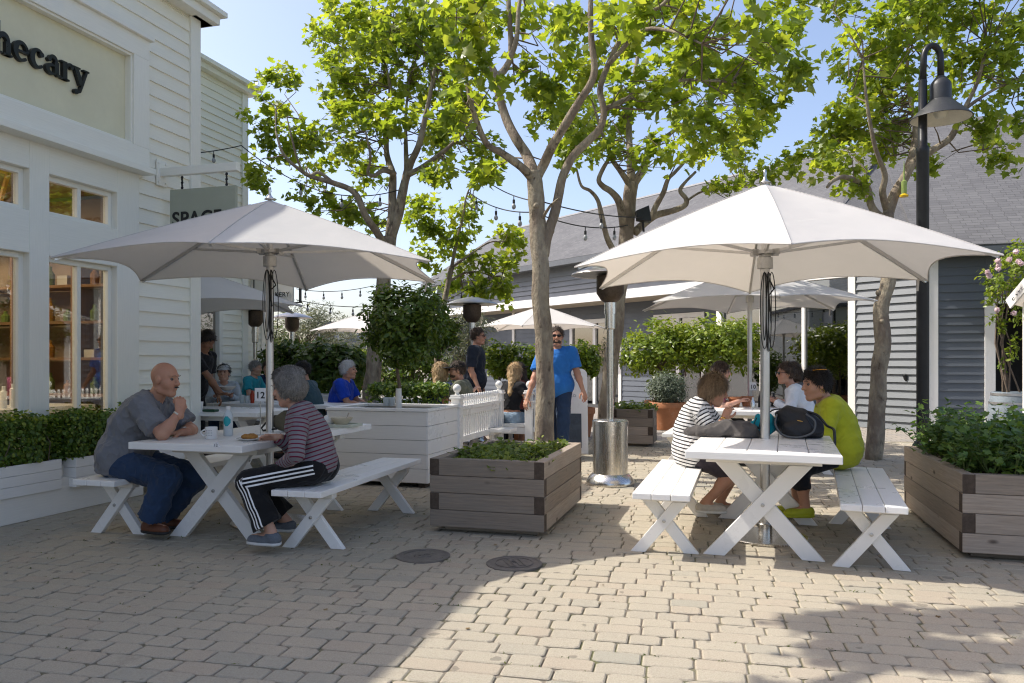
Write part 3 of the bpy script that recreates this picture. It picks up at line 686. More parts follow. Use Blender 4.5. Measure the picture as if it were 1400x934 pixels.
for p_ in (12.6, 14.6, 16.6): b = MB(); b.para(gp(p_, -1.2, 0), D1*.13, DN*.11, UP*3.0); b.build('post', M_white2, gb)
b = MB(); b.para(gp(1.5, -.04, .12), D1*3.25, DN*.008, UP*2.86); b.build('window_pane', M_glass_dark, gb)
for (p0, p1) in ((6.2, 8.0), (9.3, 11.6)): b = MB(); b.para(gp(p0, -1.17, .1), D1*(p1-p0), DN*.008, UP*2.36); b.build('window_pane', M_glass_dark, gb)
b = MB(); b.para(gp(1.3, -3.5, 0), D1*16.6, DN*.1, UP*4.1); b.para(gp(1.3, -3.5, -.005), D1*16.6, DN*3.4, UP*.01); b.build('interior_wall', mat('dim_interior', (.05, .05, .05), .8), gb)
b = MB(); eave = gp(-.2, .42, 4.15); rid = gp(-.2, -3.15, 6.42); sl = rid-eave; nn = D1.cross(sl).normalized(); nn = nn if nn.z > 0 else -nn
b.add([gp(1.5, .42, 4.24), gp(18.4, .42, 4.24), gp(18.4, -3.15, 6.51), gp(2.4, -3.15, 6.51), gp(1.5, .42, 4.15), gp(18.4, .42, 4.15), gp(18.4, -3.15, 6.42), gp(2.4, -3.15, 6.42)], [(0, 3, 2, 1), (4, 5, 6, 7), (0, 1, 5, 4), (1, 2, 6, 5), (0, 4, 7, 3)], 0, [[(0, 0), (.9, 4.23), (16.9, 4.23), (16.9, 0)]]+[[(0, 0)]*4]*4); b.para(gp(2.2, -3.15, 6.42), D1*16.2, gp(0, -7, 4.15)-gp(0, -3.15, 6.42), nn*.05); b.build('roof', M_shingle, gb)
b = MB(); b.para(gp(1.5, .41, 4.06), D1*16.9, DN*.09, UP*.15); b.para(gp(1.5, -.02, 4.08), D1*16.9, DN*.43, UP*.04); b.build('gutter', mat('grey_gutter', (.12, .13, .14), .45), gb)
b = MB(); b.para(rid+D1*2.4-DN*.05+UP*.05, D1*16.2, DN*.14, UP*.05); b.build('ridge_cap', mat('pale_ridge', (.42, .42, .42), .6), gb)
# the wing: faces along E1
gw = thing('grey_wing', 'shaded grey clapboard wing with corner boards and a shingle roof', 'building', GC)
WN = -E2
def wp_(s, n, z): return GC+E1*s+WN*n+UP*z
b = MB(); siding(b, GC, E1, WN, .14, .92, 0, 3.25, .150, lap=.03); siding(b, GC, E1, WN, 2.6, 12, 0, 3.25, .150); siding(b, GC, E1, WN, .92, 2.6, 2.45, 3.25, .150); b.build('wall', M_grey, gw)
b = MB(); b.para(wp_(-.01, -.1, 0), E1*.16, WN*.14, UP*3.22); b.para(gp(-.03, -.1, 0), D1*.14, DN*.14, UP*3.22); b.para(wp_(.90, -.08, 0), E1*.17, WN*.13, UP*2.45); b.para(wp_(2.5, -.08, 0), E1*.14, WN*.13, UP*2.45); b.para(wp_(1.07, -.08, 2.33), E1*1.43, WN*.12, UP*.12); b.build('corner_board', M_white, gw, bevel=.004)
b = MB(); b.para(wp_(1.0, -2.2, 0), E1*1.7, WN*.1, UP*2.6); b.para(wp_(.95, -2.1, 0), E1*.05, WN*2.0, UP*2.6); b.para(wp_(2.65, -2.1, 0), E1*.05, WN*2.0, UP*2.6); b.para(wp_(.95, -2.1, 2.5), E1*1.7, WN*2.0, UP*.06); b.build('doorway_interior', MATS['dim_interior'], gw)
b = MB(); e0 = wp_(-.25, .42, 3.27); e1_ = wp_(0, -4.9, 7.0)-wp_(0, .42, 3.27); nn = E1.cross(e1_).normalized(); nn = nn if nn.z > 0 else -nn
b.para(e0, E1*16, e1_, nn*.09); b.para(e0+e1_, E1*16, E2*6-UP*4, nn*.05)
b.add([e0+UP*.05, e0+e1_+UP*.08, gp(2.4, -3.15, 6.51), gp(1.5, .42, 4.24)], [(0, 1, 2, 3)], 0, [[(0, 0), (0, 6), (3, 6), (3, 0)]])
b.build('roof', M_shingle, gw)
b = MB(); b.para(wp_(-.25, .40, 3.18), E1*16, WN*.08, UP*.13); b.para(wp_(-.2, -.02, 3.2), E1*16, WN*.42, UP*.04); b.build('gutter', MATS['grey_gutter'], gw)
b = MB(); b.para(e0+e1_+UP*.02-E2*.08, E1*16, E2*.16, UP*.06); b.build('ridge_cap', MATS['pale_ridge'], gw)
hook = MB(); hp = gp(.42, .03, 1.0)
hook.ball(hp+Vector((0, -.02, .03)), .028, 8); hook.lathe([(.03, -.07), (.035, 0), (.012, .08), (.002, .1)], hp+Vector((0, -.02, -.03)), 8, axis=(.4, 0, -1)); hook.bar(hp+Vector((-.06, -.02, .02)), hp+Vector((.05, -.02, 0)), .012, .02)
tag(hook.build('wall_ornament', M_black, None, loc=hp), 'small black bird shaped ornament on the sunlit grey siding', 'ornament')
# ------------------------------------------------------------------ picnic tables and benches
def make_table(label, loc, rz, L_=1.92, W_=.92, H_=.72):
    t_ = thing('picnic_table', label, 'table', loc, rz, 'white picnic tables')
    b = MB(); th = .05
    for s_ in (-1, 1): b.para((-W_/2, s_*(L_/2-.055)-.055, H_-th), (W_, 0, 0), (0, .11, 0), (0, 0, th))
    n = 5; iw = W_/n
    for i in range(n): b.para((-W_/2+i*iw+.002, -L_/2+.112, H_-th), (iw-.004, 0, 0), (0, L_-.224, 0), (0, 0, th))
    b.build('tabletop', M_white, t_, world=False, bevel=.005)
    b = MB()
    for y in (-.60, .60): b.para((-W_/2+.10, y-.04, H_-th-.055), (W_-.20, 0, 0), (0, .08, 0), (0, 0, .053))
    for x in (-.3, .3): b.para((x-.02, -.55, H_-th-.06), (.04, 0, 0), (0, 1.1, 0), (0, 0, .058))
    b.build('cleat', M_white2, t_, world=False, bevel=.003)
    for y in (-.60, .60):
        sg_ = 1 if y < 0 else -1
        for k in (-1, 1):
            b = MB(); yy = y+sg_*(-.024 if k < 0 else .024)
            d = Vector((-k*.56, 0, H_-th-.06)); hw = .052
            x0 = k*.31; x1 = -k*.235; z1 = H_-th-.056; sl = (x1-x0)/z1; ww = hw*math.sqrt(1+sl*sl)
            b.prism([(x0-ww, 0), (x0+ww, 0), (x1+ww, z1), (x1-ww, z1)], (0, yy-.0225, 0), (1, 0, 0), (0, 0, 1), (0, .045, 0))
            b.build('leg', M_white, t_, world=False, bevel=.003)
        b = MB(); zc = (H_-th-.056)*.31/(.31+.235)
        b.lathe([(.013, 0), (.013, .006), (.001, .008)], (0, y-sg_*.047, zc), 8, axis=(0, -sg_, 0)); b.build('bolt', M_steel_dull, t_, world=False)
    return t_
def make_bench(label, loc, rz, L_=1.80, W_=.37, H_=.43):
    t_ = thing('bench', label, 'bench', loc, rz, 'white picnic benches')
    b = MB(); th = .042; iw = W_/3
    for i in range(3): b.para((-W_/2+i*iw+.0015, -L_/2, H_-th), (iw-.003, 0, 0), (0, L_, 0), (0, 0, th))
    b.build('seat', M_white, t_, world=False, bevel=.005)
    b = MB()
    for y in (-.66, .66): b.para((-W_/2+.03, y-.035, H_-th-.04), (W_-.06, 0, 0), (0, .07, 0), (0, 0, .038))
    b.build('cleat', M_white2, t_, world=False, bevel=.003)
    for y in (-.66, .66):
        sg_ = 1 if y < 0 else -1
        for k in (-1, 1):
            b = MB(); yy = y+sg_*(-.021 if k < 0 else .021); z1 = H_-th-.041; x0 = k*.175; x1 = -k*.105; sl = (x1-x0)/z1; ww = .038*math.sqrt(1+sl*sl)
            b.prism([(x0-ww, 0), (x0+ww, 0), (x1+ww, z1), (x1-ww, z1)], (0, yy-.02, 0), (1, 0, 0), (0, 0, 1), (0, .04, 0))
            b.build('leg', M_white, t_, world=False, bevel=.003)
        b = MB(); b.lathe([(.012, 0), (.012, .006), (.001, .008)], (0, y-sg_*.042, z1*.175/.28), 8, axis=(0, -sg_, 0)); b.build('bolt', M_steel_dull, t_, world=False)
    return t_
TABLE_A = Vector((-1.98, 6.17, 0)); TABLE_B = Vector((1.845, 5.6, 0)); TB = R(19.5)
make_table('white picnic table holding a water bottle, mug and pastry plate', TABLE_A, -T)
table0 = bpy.data.objects['picnic_table']
dup(table0, TABLE_B, -TB, 'white picnic table with a black bag and a grey jacket heaped on it')
dup(table0, (-3.6, 9.15, 0), -T+R(90), 'white picnic table with a green box beside the shop corner')
dup(table0, (-3.1, 10.6, 0), -T+R(90), 'white picnic table where the woman in the pale cap sits')
dup(table0, (2.95, 9.65, 0), -TB, 'white picnic table with condiment pots under the shade dappled parasol')
dup(table0, (-1.65, 10.6, 0), -T, 'white picnic table beside the man in the blue shirt')
dup(table0, (-1.1, 10.75, 0), -T+R(90), 'white picnic table inside the picket fence')
make_bench('white bench under the bald man in the grey shirt', (-2.76, 6.38, 0), -T)
bench0 = bpy.data.objects['bench']
dup(bench0, (-1.20, 5.93, 0), -R(14.5), 'white bench under the woman in dark track trousers')
dup(bench0, (1.22, 5.80, 0), -R(17), 'white bench under the woman in the black and white striped top')
dup(bench0, (2.47, 5.38, 0), -R(21.5), 'white bench under the woman in the lime green top')
dup(bench0, (-3.5, 8.45, 0), -T+R(90), 'white bench nearest the shop corner on the near side of a picnic table')
dup(bench0, (-3.75, 11.35, 0), -T+R(90), 'white bench under the woman in the pale cap')
dup(bench0, (2.25, 9.9, 0), -TB, 'white bench behind the striped top woman, under the dappled parasol')
dup(bench0, (3.65, 9.4, 0), -TB, 'white bench under the woman in the white shirt')
dup(bench0, (-2.44, 10.8, 0), -T, 'white bench under the man in the blue shirt')
dup(bench0, (-.85, 10.08, 0), -T+R(90), 'white bench under the blonde woman in navy and the bearded man')

# ------------------------------------------------------------------ parasols
def fabric_mat(name, c, trans=.3):
    m, t, out = nt(name)
    ob = N(t, 'ShaderNodeTexCoord').outputs['Object']
    n1 = noise_fac(t, ob, 2.2, 5, .6); n2 = noise_fac(t, ob, 500, 2)
    cc = mixc(t, math_(t, 'MULTIPLY', n1, .5), c4(c), c4(c, .88)); cc = mixc(t, math_(t, 'MULTIPLY', n2, .25), cc, c4(c, .8))
    p = N(t, 'ShaderNodeBsdfPrincipled', Roughness=.85); p.inputs['Specular IOR Level'].default_value = .15; L(t, cc, p.inputs['Base Color'])
    mpw = N(t, 'ShaderNodeMapping'); mpw.inputs['Scale'].default_value = (1, 1, 2.5); L(t, ob, mpw.inputs[0]); nw = N(t, 'ShaderNodeTexNoise', Scale=2.6, Detail=4, Roughness=.5, Distortion=1.2); L(t, mpw.outputs[0], nw.inputs['Vector']); L(t, bump(t, nw.outputs[0], .3, .03), p.inputs['Normal'])
    tr = N(t, 'ShaderNodeBsdfTranslucent'); L(t, mixc(t, 1.0, cc, (.95, .86, .76, 1), 'MULTIPLY'), tr.inputs[0])
    mx = N(t, 'ShaderNodeMixShader'); mx.inputs[0].default_value = trans; L(t, p.outputs[0], mx.inputs[1]); L(t, tr.outputs[0], mx.inputs[2]); L(t, mx.outputs[0], out.inputs[0]); return m
M_canvas = fabric_mat('parasol_canvas', (.71, .695, .665), .32)
def make_parasol(label, loc, rz, tip_z, apex_z, R_=1.5, cable=True, pole_r=.03):
    u_ = thing('parasol', label, 'parasol', loc, rz, 'white market parasols')
    b = MB(); b.lathe([(.30, 0), (.30, .012), (.295, .016), (.05, .018), (.05, .10), (.045, .105), (.001, .106)], (0, 0, .002), 36); b.build('base_plate', M_steel, u_, world=False, smooth='auto')
    b = MB(); b.lathe([(pole_r, .05), (pole_r, tip_z+.13), (pole_r*.8, tip_z+.135), (pole_r*.8, apex_z-.01)], (0, 0, 0), 16); b.build('pole', M_alu, u_, world=False, smooth='auto')
    hz = tip_z+.14
    b = MB(); b.lathe([(pole_r+.001, -.10), (pole_r+.022, -.10), (pole_r+.022, -.02), (pole_r+.008, -.015), (pole_r+.008, .0), (pole_r+.045, .005), (pole_r+.045, .03), (pole_r+.002, .032)], (0, 0, hz), 20)
    for k in range(6):
        a = R(60*k); b.box((math.cos(a)*(pole_r+.05), math.sin(a)*(pole_r+.05), hz+.018), .05, .025, .04, x=(math.cos(a), math.sin(a), 0), y=(-math.sin(a), math.cos(a), 0))
    b.build('runner', M_steel_dull, u_, world=False, smooth='auto')
    b = MB(); b.lathe([(.001, .10), (.010, .095), (.013, .07), (.009, .05), (.014, .03), (.03, .012), (.045, .0)][::-1], (0, 0, apex_z+.005), 14); b.build('finial', M_steel, u_, world=False, smooth=True)
    V = []; F = []; nr, na = 12, 12
    def P(k, f, r):         # k rib index, f 0..1 across the panel, r 0..1 outwards
        a0, a1 = R(60*k), R(60*(k+1)); A = Vector((math.cos(a0), math.sin(a0), 0))*R_; B = Vector((math.cos(a1), math.sin(a1), 0))*R_
        c = A.lerp(B, f); g_ = 1-(2*f-1)**2; q = r*(1-.105*g_*r**2)
        p = c*q; h = apex_z-tip_z
        z = tip_z+h*(1-q)-.045*math.sin(math.pi*min(q, 1))*(1) + .10*h*math.sin(math.pi*q) - .02*g_*r*(1-r)*4
        return Vector((p.x, p.y, z))
    b = MB()
    for k in range(6):
        o = len(b.v); vs = [P(k, j/na, i/nr) for i in range(nr+1) for j in range(na+1)]
        fs = [(i*(na+1)+j, i*(na+1)+j+1, (i+1)*(na+1)+j+1, (i+1)*(na+1)+j) for i in range(nr) for j in range(na)]
        fs = [f[::-1] for f in fs]
        b.add(vs, fs)
    can = b.build('canopy', M_canvas, u_, world=False, smooth='auto')
    b = MB()
    for k in range(6): b.tube([P(k, j/na, 1)-Vector((0, 0, .004)) for j in range(na+1)], .004, 5)
    sub(b, 'hem', M_canvas, can)
    b = MB()
    for k in range(6): b.tube([P(k, 0, r_/10)+Vector((0, 0, .0015)) for r_ in range(1, 11)], .003, 5)
    sub(b, 'seam', M_canvas, can)
    for k in range(6):
        b = MB(); pts = [P(k, 0, r_)-Vector((0, 0, .018)) for r_ in (.03, .25, .5, .75, .985)]
        for p_, q_ in zip(pts[:-1], pts[1:]): b.bar(p_, q_, .018, .026)
        b.build('rib', M_alu, u_, world=False)
        b = MB(); a = R(60*k); b.bar(Vector((math.cos(a)*(pole_r+.05), math.sin(a)*(pole_r+.05), hz+.02)), P(k, 0, .56)-Vector((0, 0, .03)), .015, .02); b.build('strut', M_alu, u_, world=False)
    if cable:
        b = MB(); rr = random.Random(5)
        for j in range(5):
            x_ = pole_r+.02+.006*j; zt = hz-.13; zb = hz-.62-.09*rr.random(); w_ = rr.uniform(.015, .038)
            pts = []
            for i in range(25):
                a = 2*math.pi*i/24; pts.append((x_*math.cos(.7+j)*.6+w_*math.cos(a)*math.cos(j*1.3)-(.0), -pole_r-.012+w_*math.cos(a)*math.sin(j*1.3)*.4, (zt+zb)/2+(zt-zb)/2*math.sin(a)))
            b.tube(pts, .0036, 5, cap=False)
        b.tube([(0, -pole_r-.03, hz-.2), (.03, -pole_r-.03, hz-.25), (-.02, -pole_r-.04, hz-.3), (.0, -pole_r-.03, hz-.42)], .006, 5)
        b.build('power_cord', M_rubber, u_, world=False, smooth=True)
    b = MB(); p_ = P(0, 0, .97); b.bar(p_-Vector((.05, 0, .01)), p_-Vector((.08, .02, .11)), .016, .002); b.build('tie_strap', M_canvas, u_, world=False)
    return u_
make_parasol('white hexagonal parasol over the bald man, half in building shade', (-1.93, 6.12, 0), R(34), 2.0, 2.57)
make_parasol('white hexagonal parasol over the lime green top, fully in sun', TABLE_B, R(17), 1.92, 2.58, 1.49, True, .034)
far0 = make_parasol('white parasol in shade near the shop corner, its edge dipping low', (-4.15, 10.1, 0), R(-10), 2.0, 2.50, 1.5, False)
dup(far0, (3.05, 9.85, 0), R(25), 'white parasol dappled by tree shade over the condiment table')
dup(far0, (.66, 16.6, 0), R(12), 'white parasol standing before the grey hall porch')
dup(far0, (-3.5, 18.6, 0), R(40), 'white parasol far off behind the dark green bushes')

# ------------------------------------------------------------------ timber planters
M_cedar = woodmat('weathered_cedar', (.42, .345, .27), (.33, .295, .25), (.06, .04, .03))
M_endgrain = mat('dark_end_grain', (.085, .062, .045), .9, 0, .35, 30)
M_soil = mat('potting_soil', (.045, .032, .022), .95, 0, .4, 25, .8, 40)
def make_planter(label, corner, w_, d_, rows=4, bh=.128, base=.045, th=.075, group=None, cat='planter'):
    """corner: the near corner on the ground; w_ along +x (E1 of the thing), d_ along +y; boards lap alternately at the corners"""
    t_ = thing('timber_planter', label, cat, corner, -T, group)
    side = {'front_boards': MB(), 'back_boards': MB(), 'end_boards': MB(), 'end_boards2': MB()}
    for r_ in range(rows):
        z = base+r_*bh; h = bh-.003; j = random.uniform(-.002, .002)
        if r_ % 2 == 0:
            fx0, fx1, ey0, ey1 = 0, w_, th, d_-th
        else: fx0, fx1, ey0, ey1 = th, w_-th, 0, d_
        side['front_boards'].para((fx0, j, z), (fx1-fx0, 0, 0), (0, th, 0), (0, 0, h), 0, 1)
        side['back_boards'].para((fx0, d_-th+j, z), (fx1-fx0, 0, 0), (0, th, 0), (0, 0, h), 0, 1)
        side['end_boards'].para((j, ey0, z), (th, 0, 0), (0, ey1-ey0, 0), (0, 0, h), 0, 1)
        side['end_boards2'].para((w_-th+j, ey0, z), (th, 0, 0), (0, ey1-ey0, 0), (0, 0, h), 0, 1)
    for k_, b in side.items(): b.build(k_.replace('2', ''), [M_cedar, M_endgrain], t_, world=False, bevel=.004)
    b = MB(); top = base+rows*bh-.07; n = 10
    vs = [(th+(w_-2*th)*i/n, th+(d_-2*th)*j/n, top+random.uniform(-.015, .02)) for j in range(n+1) for i in range(n+1)]
    b.add(vs, [(j*(n+1)+i, j*(n+1)+i+1, (j+1)*(n+1)+i+1, (j+1)*(n+1)+i) for j in range(n) for i in range(n)]); b.build('soil', M_soil, t_, world=False, smooth=True)
    for y in (.12, d_-.22): b = MB(); b.para((.08, y, 0), (w_-.16, 0, 0), (0, .10, 0), (0, 0, base+.002)); b.build('runner', M_cedar, t_, world=False)
    return t_
C1 = Vector((.234, 5.55, 0))-E1*.89
make_planter('low timber planter of weathered boards between the two picnic tables', C1, .89, 1.42, group='timber planters')
C2 = Vector((2.92, 4.98, 0))
make_planter('large timber planter overflowing with tall parsley like herbs', C2, 1.5, 1.75, group='timber planters')
make_planter('small distant timber planter behind the patio heater', Vector((1.52, 11.7, 0)), .62, .6, 4, .13, group='timber planters')

def bed(name, label, O, ex, ey, w_, d_, z, n, size, shape, m, hgt, cat='plant', seed=1, clumps=40, lean=.5, parent_root=True, stems=True, stemmat=None, spread=.10):
    """a bed of leafy plants: every clump throws several stems that carry leaves"""
    rr = random.Random(seed); t_ = thing(name, label, cat, tuple(O+ex*w_/2+ey*d_/2+UP*z))
    P = []; Nn = []; S = []; st = MB()
    per = max(1, n//clumps)
    for _ in range(clumps):
        c = O+ex*(w_*rr.random())+ey*(d_*rr.random())+UP*z; h = hgt*rr.uniform(.5, 1.15)
        for s_ in range(max(1, per//7)):
            dv = Vector((rr.gauss(0, lean), rr.gauss(0, lean), 1)).normalized(); hh = h*rr.uniform(.6, 1.05); e = c+dv*hh+Vector((rr.gauss(0, .02), rr.gauss(0, .02), 0)); mid = c.lerp(e, .55)+UP*.04*hh
            if stems: st.tube([c, mid, e], [.003, .0025, .0015], 4, cap=False)
            for k in range(7):
                f = rr.uniform(.3, 1.05) if k else 1.0; q = (c.lerp(mid, f/.55) if f < .55 else mid.lerp(e, (f-.55)/.45))
                q = q+Vector((rr.gauss(0, spread*.4), rr.gauss(0, spread*.4), rr.gauss(0, spread*.25)))
                P.append(q); Nn.append((rr.gauss(0, .55), rr.gauss(0, .55)-.15, 1)); S.append(size*rr.uniform(.6, 1.25))
    leaf_cloud('foliage', [tuple(p) for p in P], Nn, S, shape, m, t_)
    if stems: st.build('stems', stemmat or M_stem, t_)
    return t_
M_stem = mat('green_stems', (.09, .13, .03), .6)
M_bark_thin = mat('thin_bark', (.16, .12, .085), .85, 0, .25, 20, .4, 60)
LM_herb = leafmat('low_herb_leaves', (.08, .125, .018), (.15, .22, .03), (.26, .30, .04), .38)
LM_pars = leafmat('parsley_leaves', (.05, .11, .022), (.095, .18, .033), (.17, .25, .045), .38)
LM_box = leafmat('boxwood_leaves', (.05, .10, .016), (.12, .205, .028), (.25, .31, .045), .36)
LM_citrus = leafmat('citrus_leaves', (.045, .085, .015), (.10, .165, .026), (.20, .25, .04), .38, .32)
LM_citrus_hi = leafmat('bright_citrus_leaves', (.09, .15, .018), (.19, .265, .028), (.32, .36, .045), .42, .35)
LM_olive = leafmat('olive_leaves', (.075, .095, .06), (.15, .17, .11), (.26, .27, .18), .25)
LM_plane = leafmat('plane_leaves', (.115, .175, .03), (.195, .27, .045), (.31, .35, .07), .60, .36, (1.92, 1.74, .60))
LM_dark = leafmat('dark_bush_leaves', (.04, .08, .016), (.085, .145, .026), (.17, .22, .045), .36)
LM_thyme = leafmat('grey_green_leaves', (.07, .095, .065), (.13, .165, .11), (.21, .24, .16), .2)
bed('low_herbs', 'short leafy herbs growing in the low timber planter', C1, E1, E2, .76, 1.28, .48, 2500, .05, LOBED_LEAF, LM_herb, .12, seed=3, clumps=110, lean=.9, spread=.05)
for o_ in [bpy.data.objects['low_herbs']]: o_.location = o_.location+E1*.06+E2*.07
bed('parsley_herbs', 'tall dark green parsley like herbs filling the large timber planter', C2+E1*.08+E2*.08, E1, E2, 1.34, 1.6, .50, 9000, .062, LOBED_LEAF, LM_pars, .40, seed=5, clumps=150, lean=.42, spread=.09)
bed('trough_greens', 'bright green herbs in the small distant planter', Vector((1.52, 11.7, 0))+E1*.07+E2*.07, E1, E2, .48, .46, .5, 900, .06, LOBED_LEAF, LM_herb, .16, seed=6, clumps=40, lean=.5)

# ------------------------------------------------------------------ window boxes with clipped hedge
PLN = Vector((-5.69, 0, 0))
def make_window_box(label, a, b_, off, hedge_label):
    O = SW+E2*a+E1*(.345+off-.28)+UP*.21; ln = b_-a
    t_ = thing('window_box', label, 'window box', O, 0, 'white window boxes')
    b = MB()
    for r_ in range(3): z = .084*r_; b.para(O+E1*.28+UP*z, E2*ln, E1*.022, UP*.0815); b.para(O+UP*z, E1*.28, E2*.022, UP*.0815); b.para(O+E2*(ln-.022)+UP*z, E1*.28, E2*.022, UP*.0815); b.para(O+UP*z, E2*ln, E1*.02, UP*.0815)
    b.para(O+E1*.01+E2*.01, E2*(ln-.02), E1*.27, UP*.02); b.build('box', M_white, t_, bevel=.002)
    b = MB(); b.para(O+E1*.021+E2*.023+UP*.02, E2*(ln-.046), E1*.258, UP*.20); b.build('soil', M_soil, t_)
    h_ = thing('boxwood_hedge', hedge_label, 'hedge', O+E1*.15+E2*ln/2+UP*.23, 0, 'clipped hedges under the windows')
    n = int(5200*ln); P = []; Nn = []
    for _ in range(n):
        s_ = random.uniform(.0, ln); face = random.random()
        wob = .03*math.sin(s_*9)+.025*math.sin(s_*23+1)+random.gauss(0, .012)
        if face < .45: q = (s_, .275+wob+random.uniform(-.07, .0), random.uniform(.25, .60)); nn = E1*1.2+UP*.5
        elif face < .75: q = (s_, random.uniform(-.02, .29), .60+wob+random.uniform(-.08, .02)); nn = UP*1.2+E1*.2
        else: q = (s_+(random.gauss(0, .02)), random.uniform(0, .28), random.uniform(.25, .6)); nn = (E2 if s_ > ln/2 else -E2)*.6+UP
        P.append(tuple(O+E2*q[0]+E1*q[1]+UP*q[2])); Nn.append(tuple(nn+Vector((random.gauss(0, .6), random.gauss(0, .6), random.gauss(0, .5)))))
    for e in (0.0, ln):
        for _ in range(900): P.append(tuple(O+E2*(e+random.gauss(0, .025))+E1*random.uniform(0, .28)+UP*random.uniform(.25, .6))); Nn.append(tuple((E2 if e else -E2)+UP*.4+Vector((random.gauss(0, .6), random.gauss(0, .6), random.gauss(0, .5)))))
    leaf_cloud('foliage', P, Nn, RNG.uniform(.022, .042, len(P)), ROUND_LEAF, LM_box, h_)
    st = MB()
    for _ in range(int(40*ln)):
        s_ = random.uniform(.03, ln-.03); n_ = random.uniform(.05, .25); p_ = O+E2*s_+E1*n_+UP*.2
        st.tube([p_, p_+Vector((random.gauss(0, .04), random.gauss(0, .04), .2)), p_+Vector((random.gauss(0, .07), random.gauss(0, .07), .36))], [.006, .004, .002], 4, cap=False)
    st.build('branches', M_bark_thin, h_)
make_window_box('white window box nearest the camera under the shop window', 4.95, 6.86, .0, 'clipped boxwood in the window box nearest the camera')
make_window_box('white window box nearer the shop corner, behind the bald man', 6.95, 8.30, .06, 'clipped boxwood in the window box behind the bald man')

# ------------------------------------------------------------------ white planter, picket fence
WP = Vector((-.85, 7.76, 0))
def make_white_planter(label, corner, w_, d_, h_, rows):
    t_ = thing('white_planter', label, 'planter', corner, -T, 'white board planters'); bh = (h_-.05)/rows
    f, e, f2, e2_ = MB(), MB(), MB(), MB()
    for r_ in range(rows):
        z = .05+bh*r_; f.para((-w_, 0, z), (w_-.021, 0, 0), (0, .02, 0), (0, 0, bh-.004)); f2.para((-w_, d_-.02, z), (w_-.021, 0, 0), (0, .02, 0), (0, 0, bh-.004))
        e.para((-.02, 0, z), (.02, 0, 0), (0, d_, 0), (0, 0, bh-.004)); e2_.para((-w_-.021, 0, z), (.02, 0, 0), (0, d_, 0), (0, 0, bh-.004))
    f.build('front_boards', M_white2, t_, world=False, bevel=.002); e.build('end_boards', M_white, t_, world=False, bevel=.002); f2.build('back_boards', M_white2, t_, world=False); e2_.build('end_boards', M_white, t_, world=False)
    b = MB()
    for (x0, y0, x1, y1) in ((-w_-.03, -.012, .012, .06), (-w_-.03, d_-.06, .012, d_+.012), (-w_-.03, .06, -w_+.05, d_-.06), (-.06, .06, .012, d_-.06)): b.para((x0, y0, h_), (x1-x0, 0, 0), (0, y1-y0, 0), (0, 0, .03))
    b.build('rim', M_white, t_, world=False, bevel=.003)
    b = MB(); b.para((-w_+.02, .03, .1), (w_-.05, 0, 0), (0, d_-.06, 0), (0, 0, h_-.14)); b.build('soil', M_soil, t_, world=False)
    b = MB()
    for x in (-w_+.05, -.12): b.para((x, .04, 0), (.07, 0, 0), (0, d_-.08, 0), (0, 0, .05))
    b.build('foot', M_endgrain, t_, world=False); return t_
make_white_planter('white board planter box holding a small lollipop citrus tree', WP, 1.12, .88, .775, 5)
make_white_planter('low white board planter box behind the grey haired woman', Vector((-2.75, 12.3, 0)), .95, .6, .72, 5)
def make_post(mb, p, h_, w_=.105):
    mb.box(p+UP*h_/2, w_, w_, h_, x=E1, y=E2); mb.box(p+UP*(h_+.012), w_+.035, w_+.035, .024, x=E1, y=E2); mb.box(p+UP*(h_+.036), w_+.015, w_+.015, .024, x=E1, y=E2); mb.box(p+UP*(h_-.09), w_+.02, w_+.02, .02, x=E1, y=E2)
def fence(label, pts, posts, z0=.36, zr=.78, zp=.90):
    t_ = thing('picket_fence', label, 'fence', pts[0], 0, 'white picket fences')
    for i in posts:
        b = MB(); make_post(b, pts[i], .86); po = b.build('post', M_white, t_, bevel=.004)
        b = MB(); b.lathe([(.02, 0), (.028, .01), (.018, .022), (.035, .04), (.047, .065), (.047, .085), (.035, .108), (.015, .122), (.001, .125)], pts[i]+UP*.908-pts[0], 16); sub(b, 'finial', M_white, po, smooth=True)
    for a, c in zip(pts[:-1], pts[1:]):
        d = (c-a); ln = d.length; d.normalize(); q = d.cross(UP)
        b = MB(); b.para(a+d*.055-q*.045+UP*(zr-.045), d*(ln-.11), q*.09, UP*.045); b.para(a+d*.055-q*.022+UP*z0, d*(ln-.11), q*.045, UP*.07); b.para(a+d*.055-q*.02+UP*(zr-.11), d*(ln-.11), q*.04, UP*.06); b.build('rail', M_white, t_, bevel=.003)
        b = MB(); n = int(ln/.085)
        for i in range(n):
            p = a+d*(.055+(ln-.11)*(i+.5)/n); b.para(p-d*.021-q*.008+UP*(z0+.02), d*.042, q*.016, UP*(zr-.10-z0))
            b.lathe([(.014, 0), (.020, .02), (.013, .05), (.020, .075), (.022, .10), (.012, .125), (.001, .13)], p+UP*zr, 8)
        b.build('pickets', M_white, t_)
    return t_
P1 = Vector((-.62, 8.66, 0)); P2 = P1+E2*1.62; P3 = P2+E1*.42
fence('white picket fence run with ball finials beyond the white planter', [P1, P2], [0, 1])
fence('white picket fence run behind the tree trunk', [P3, P3+E1*.36], [0])
sb = thing('garden_seat', 'narrow white slatted seat between two fence posts', 'seat', P2, 0)
b = MB(); b.para(P2+E1*.055+UP*.42, E1*.31, E2*.36, UP*.04); b.build('seat', M_white, sb, bevel=.003)
for k_ in (.07, .33):
    b = MB(); b.box(P2+E1*k_+E2*.32+UP*.21, .045, .045, .42, x=E1, y=E2); b.build('leg', M_white, sb)
b = MB(); b.para(P2+E1*.055+UP*.33, E1*.31, E2*.025, UP*.085); b.build('apron', M_white, sb)
far_f = [Vector((-3.6, 14.5, 0)), Vector((-1.2, 13.9, 0))]
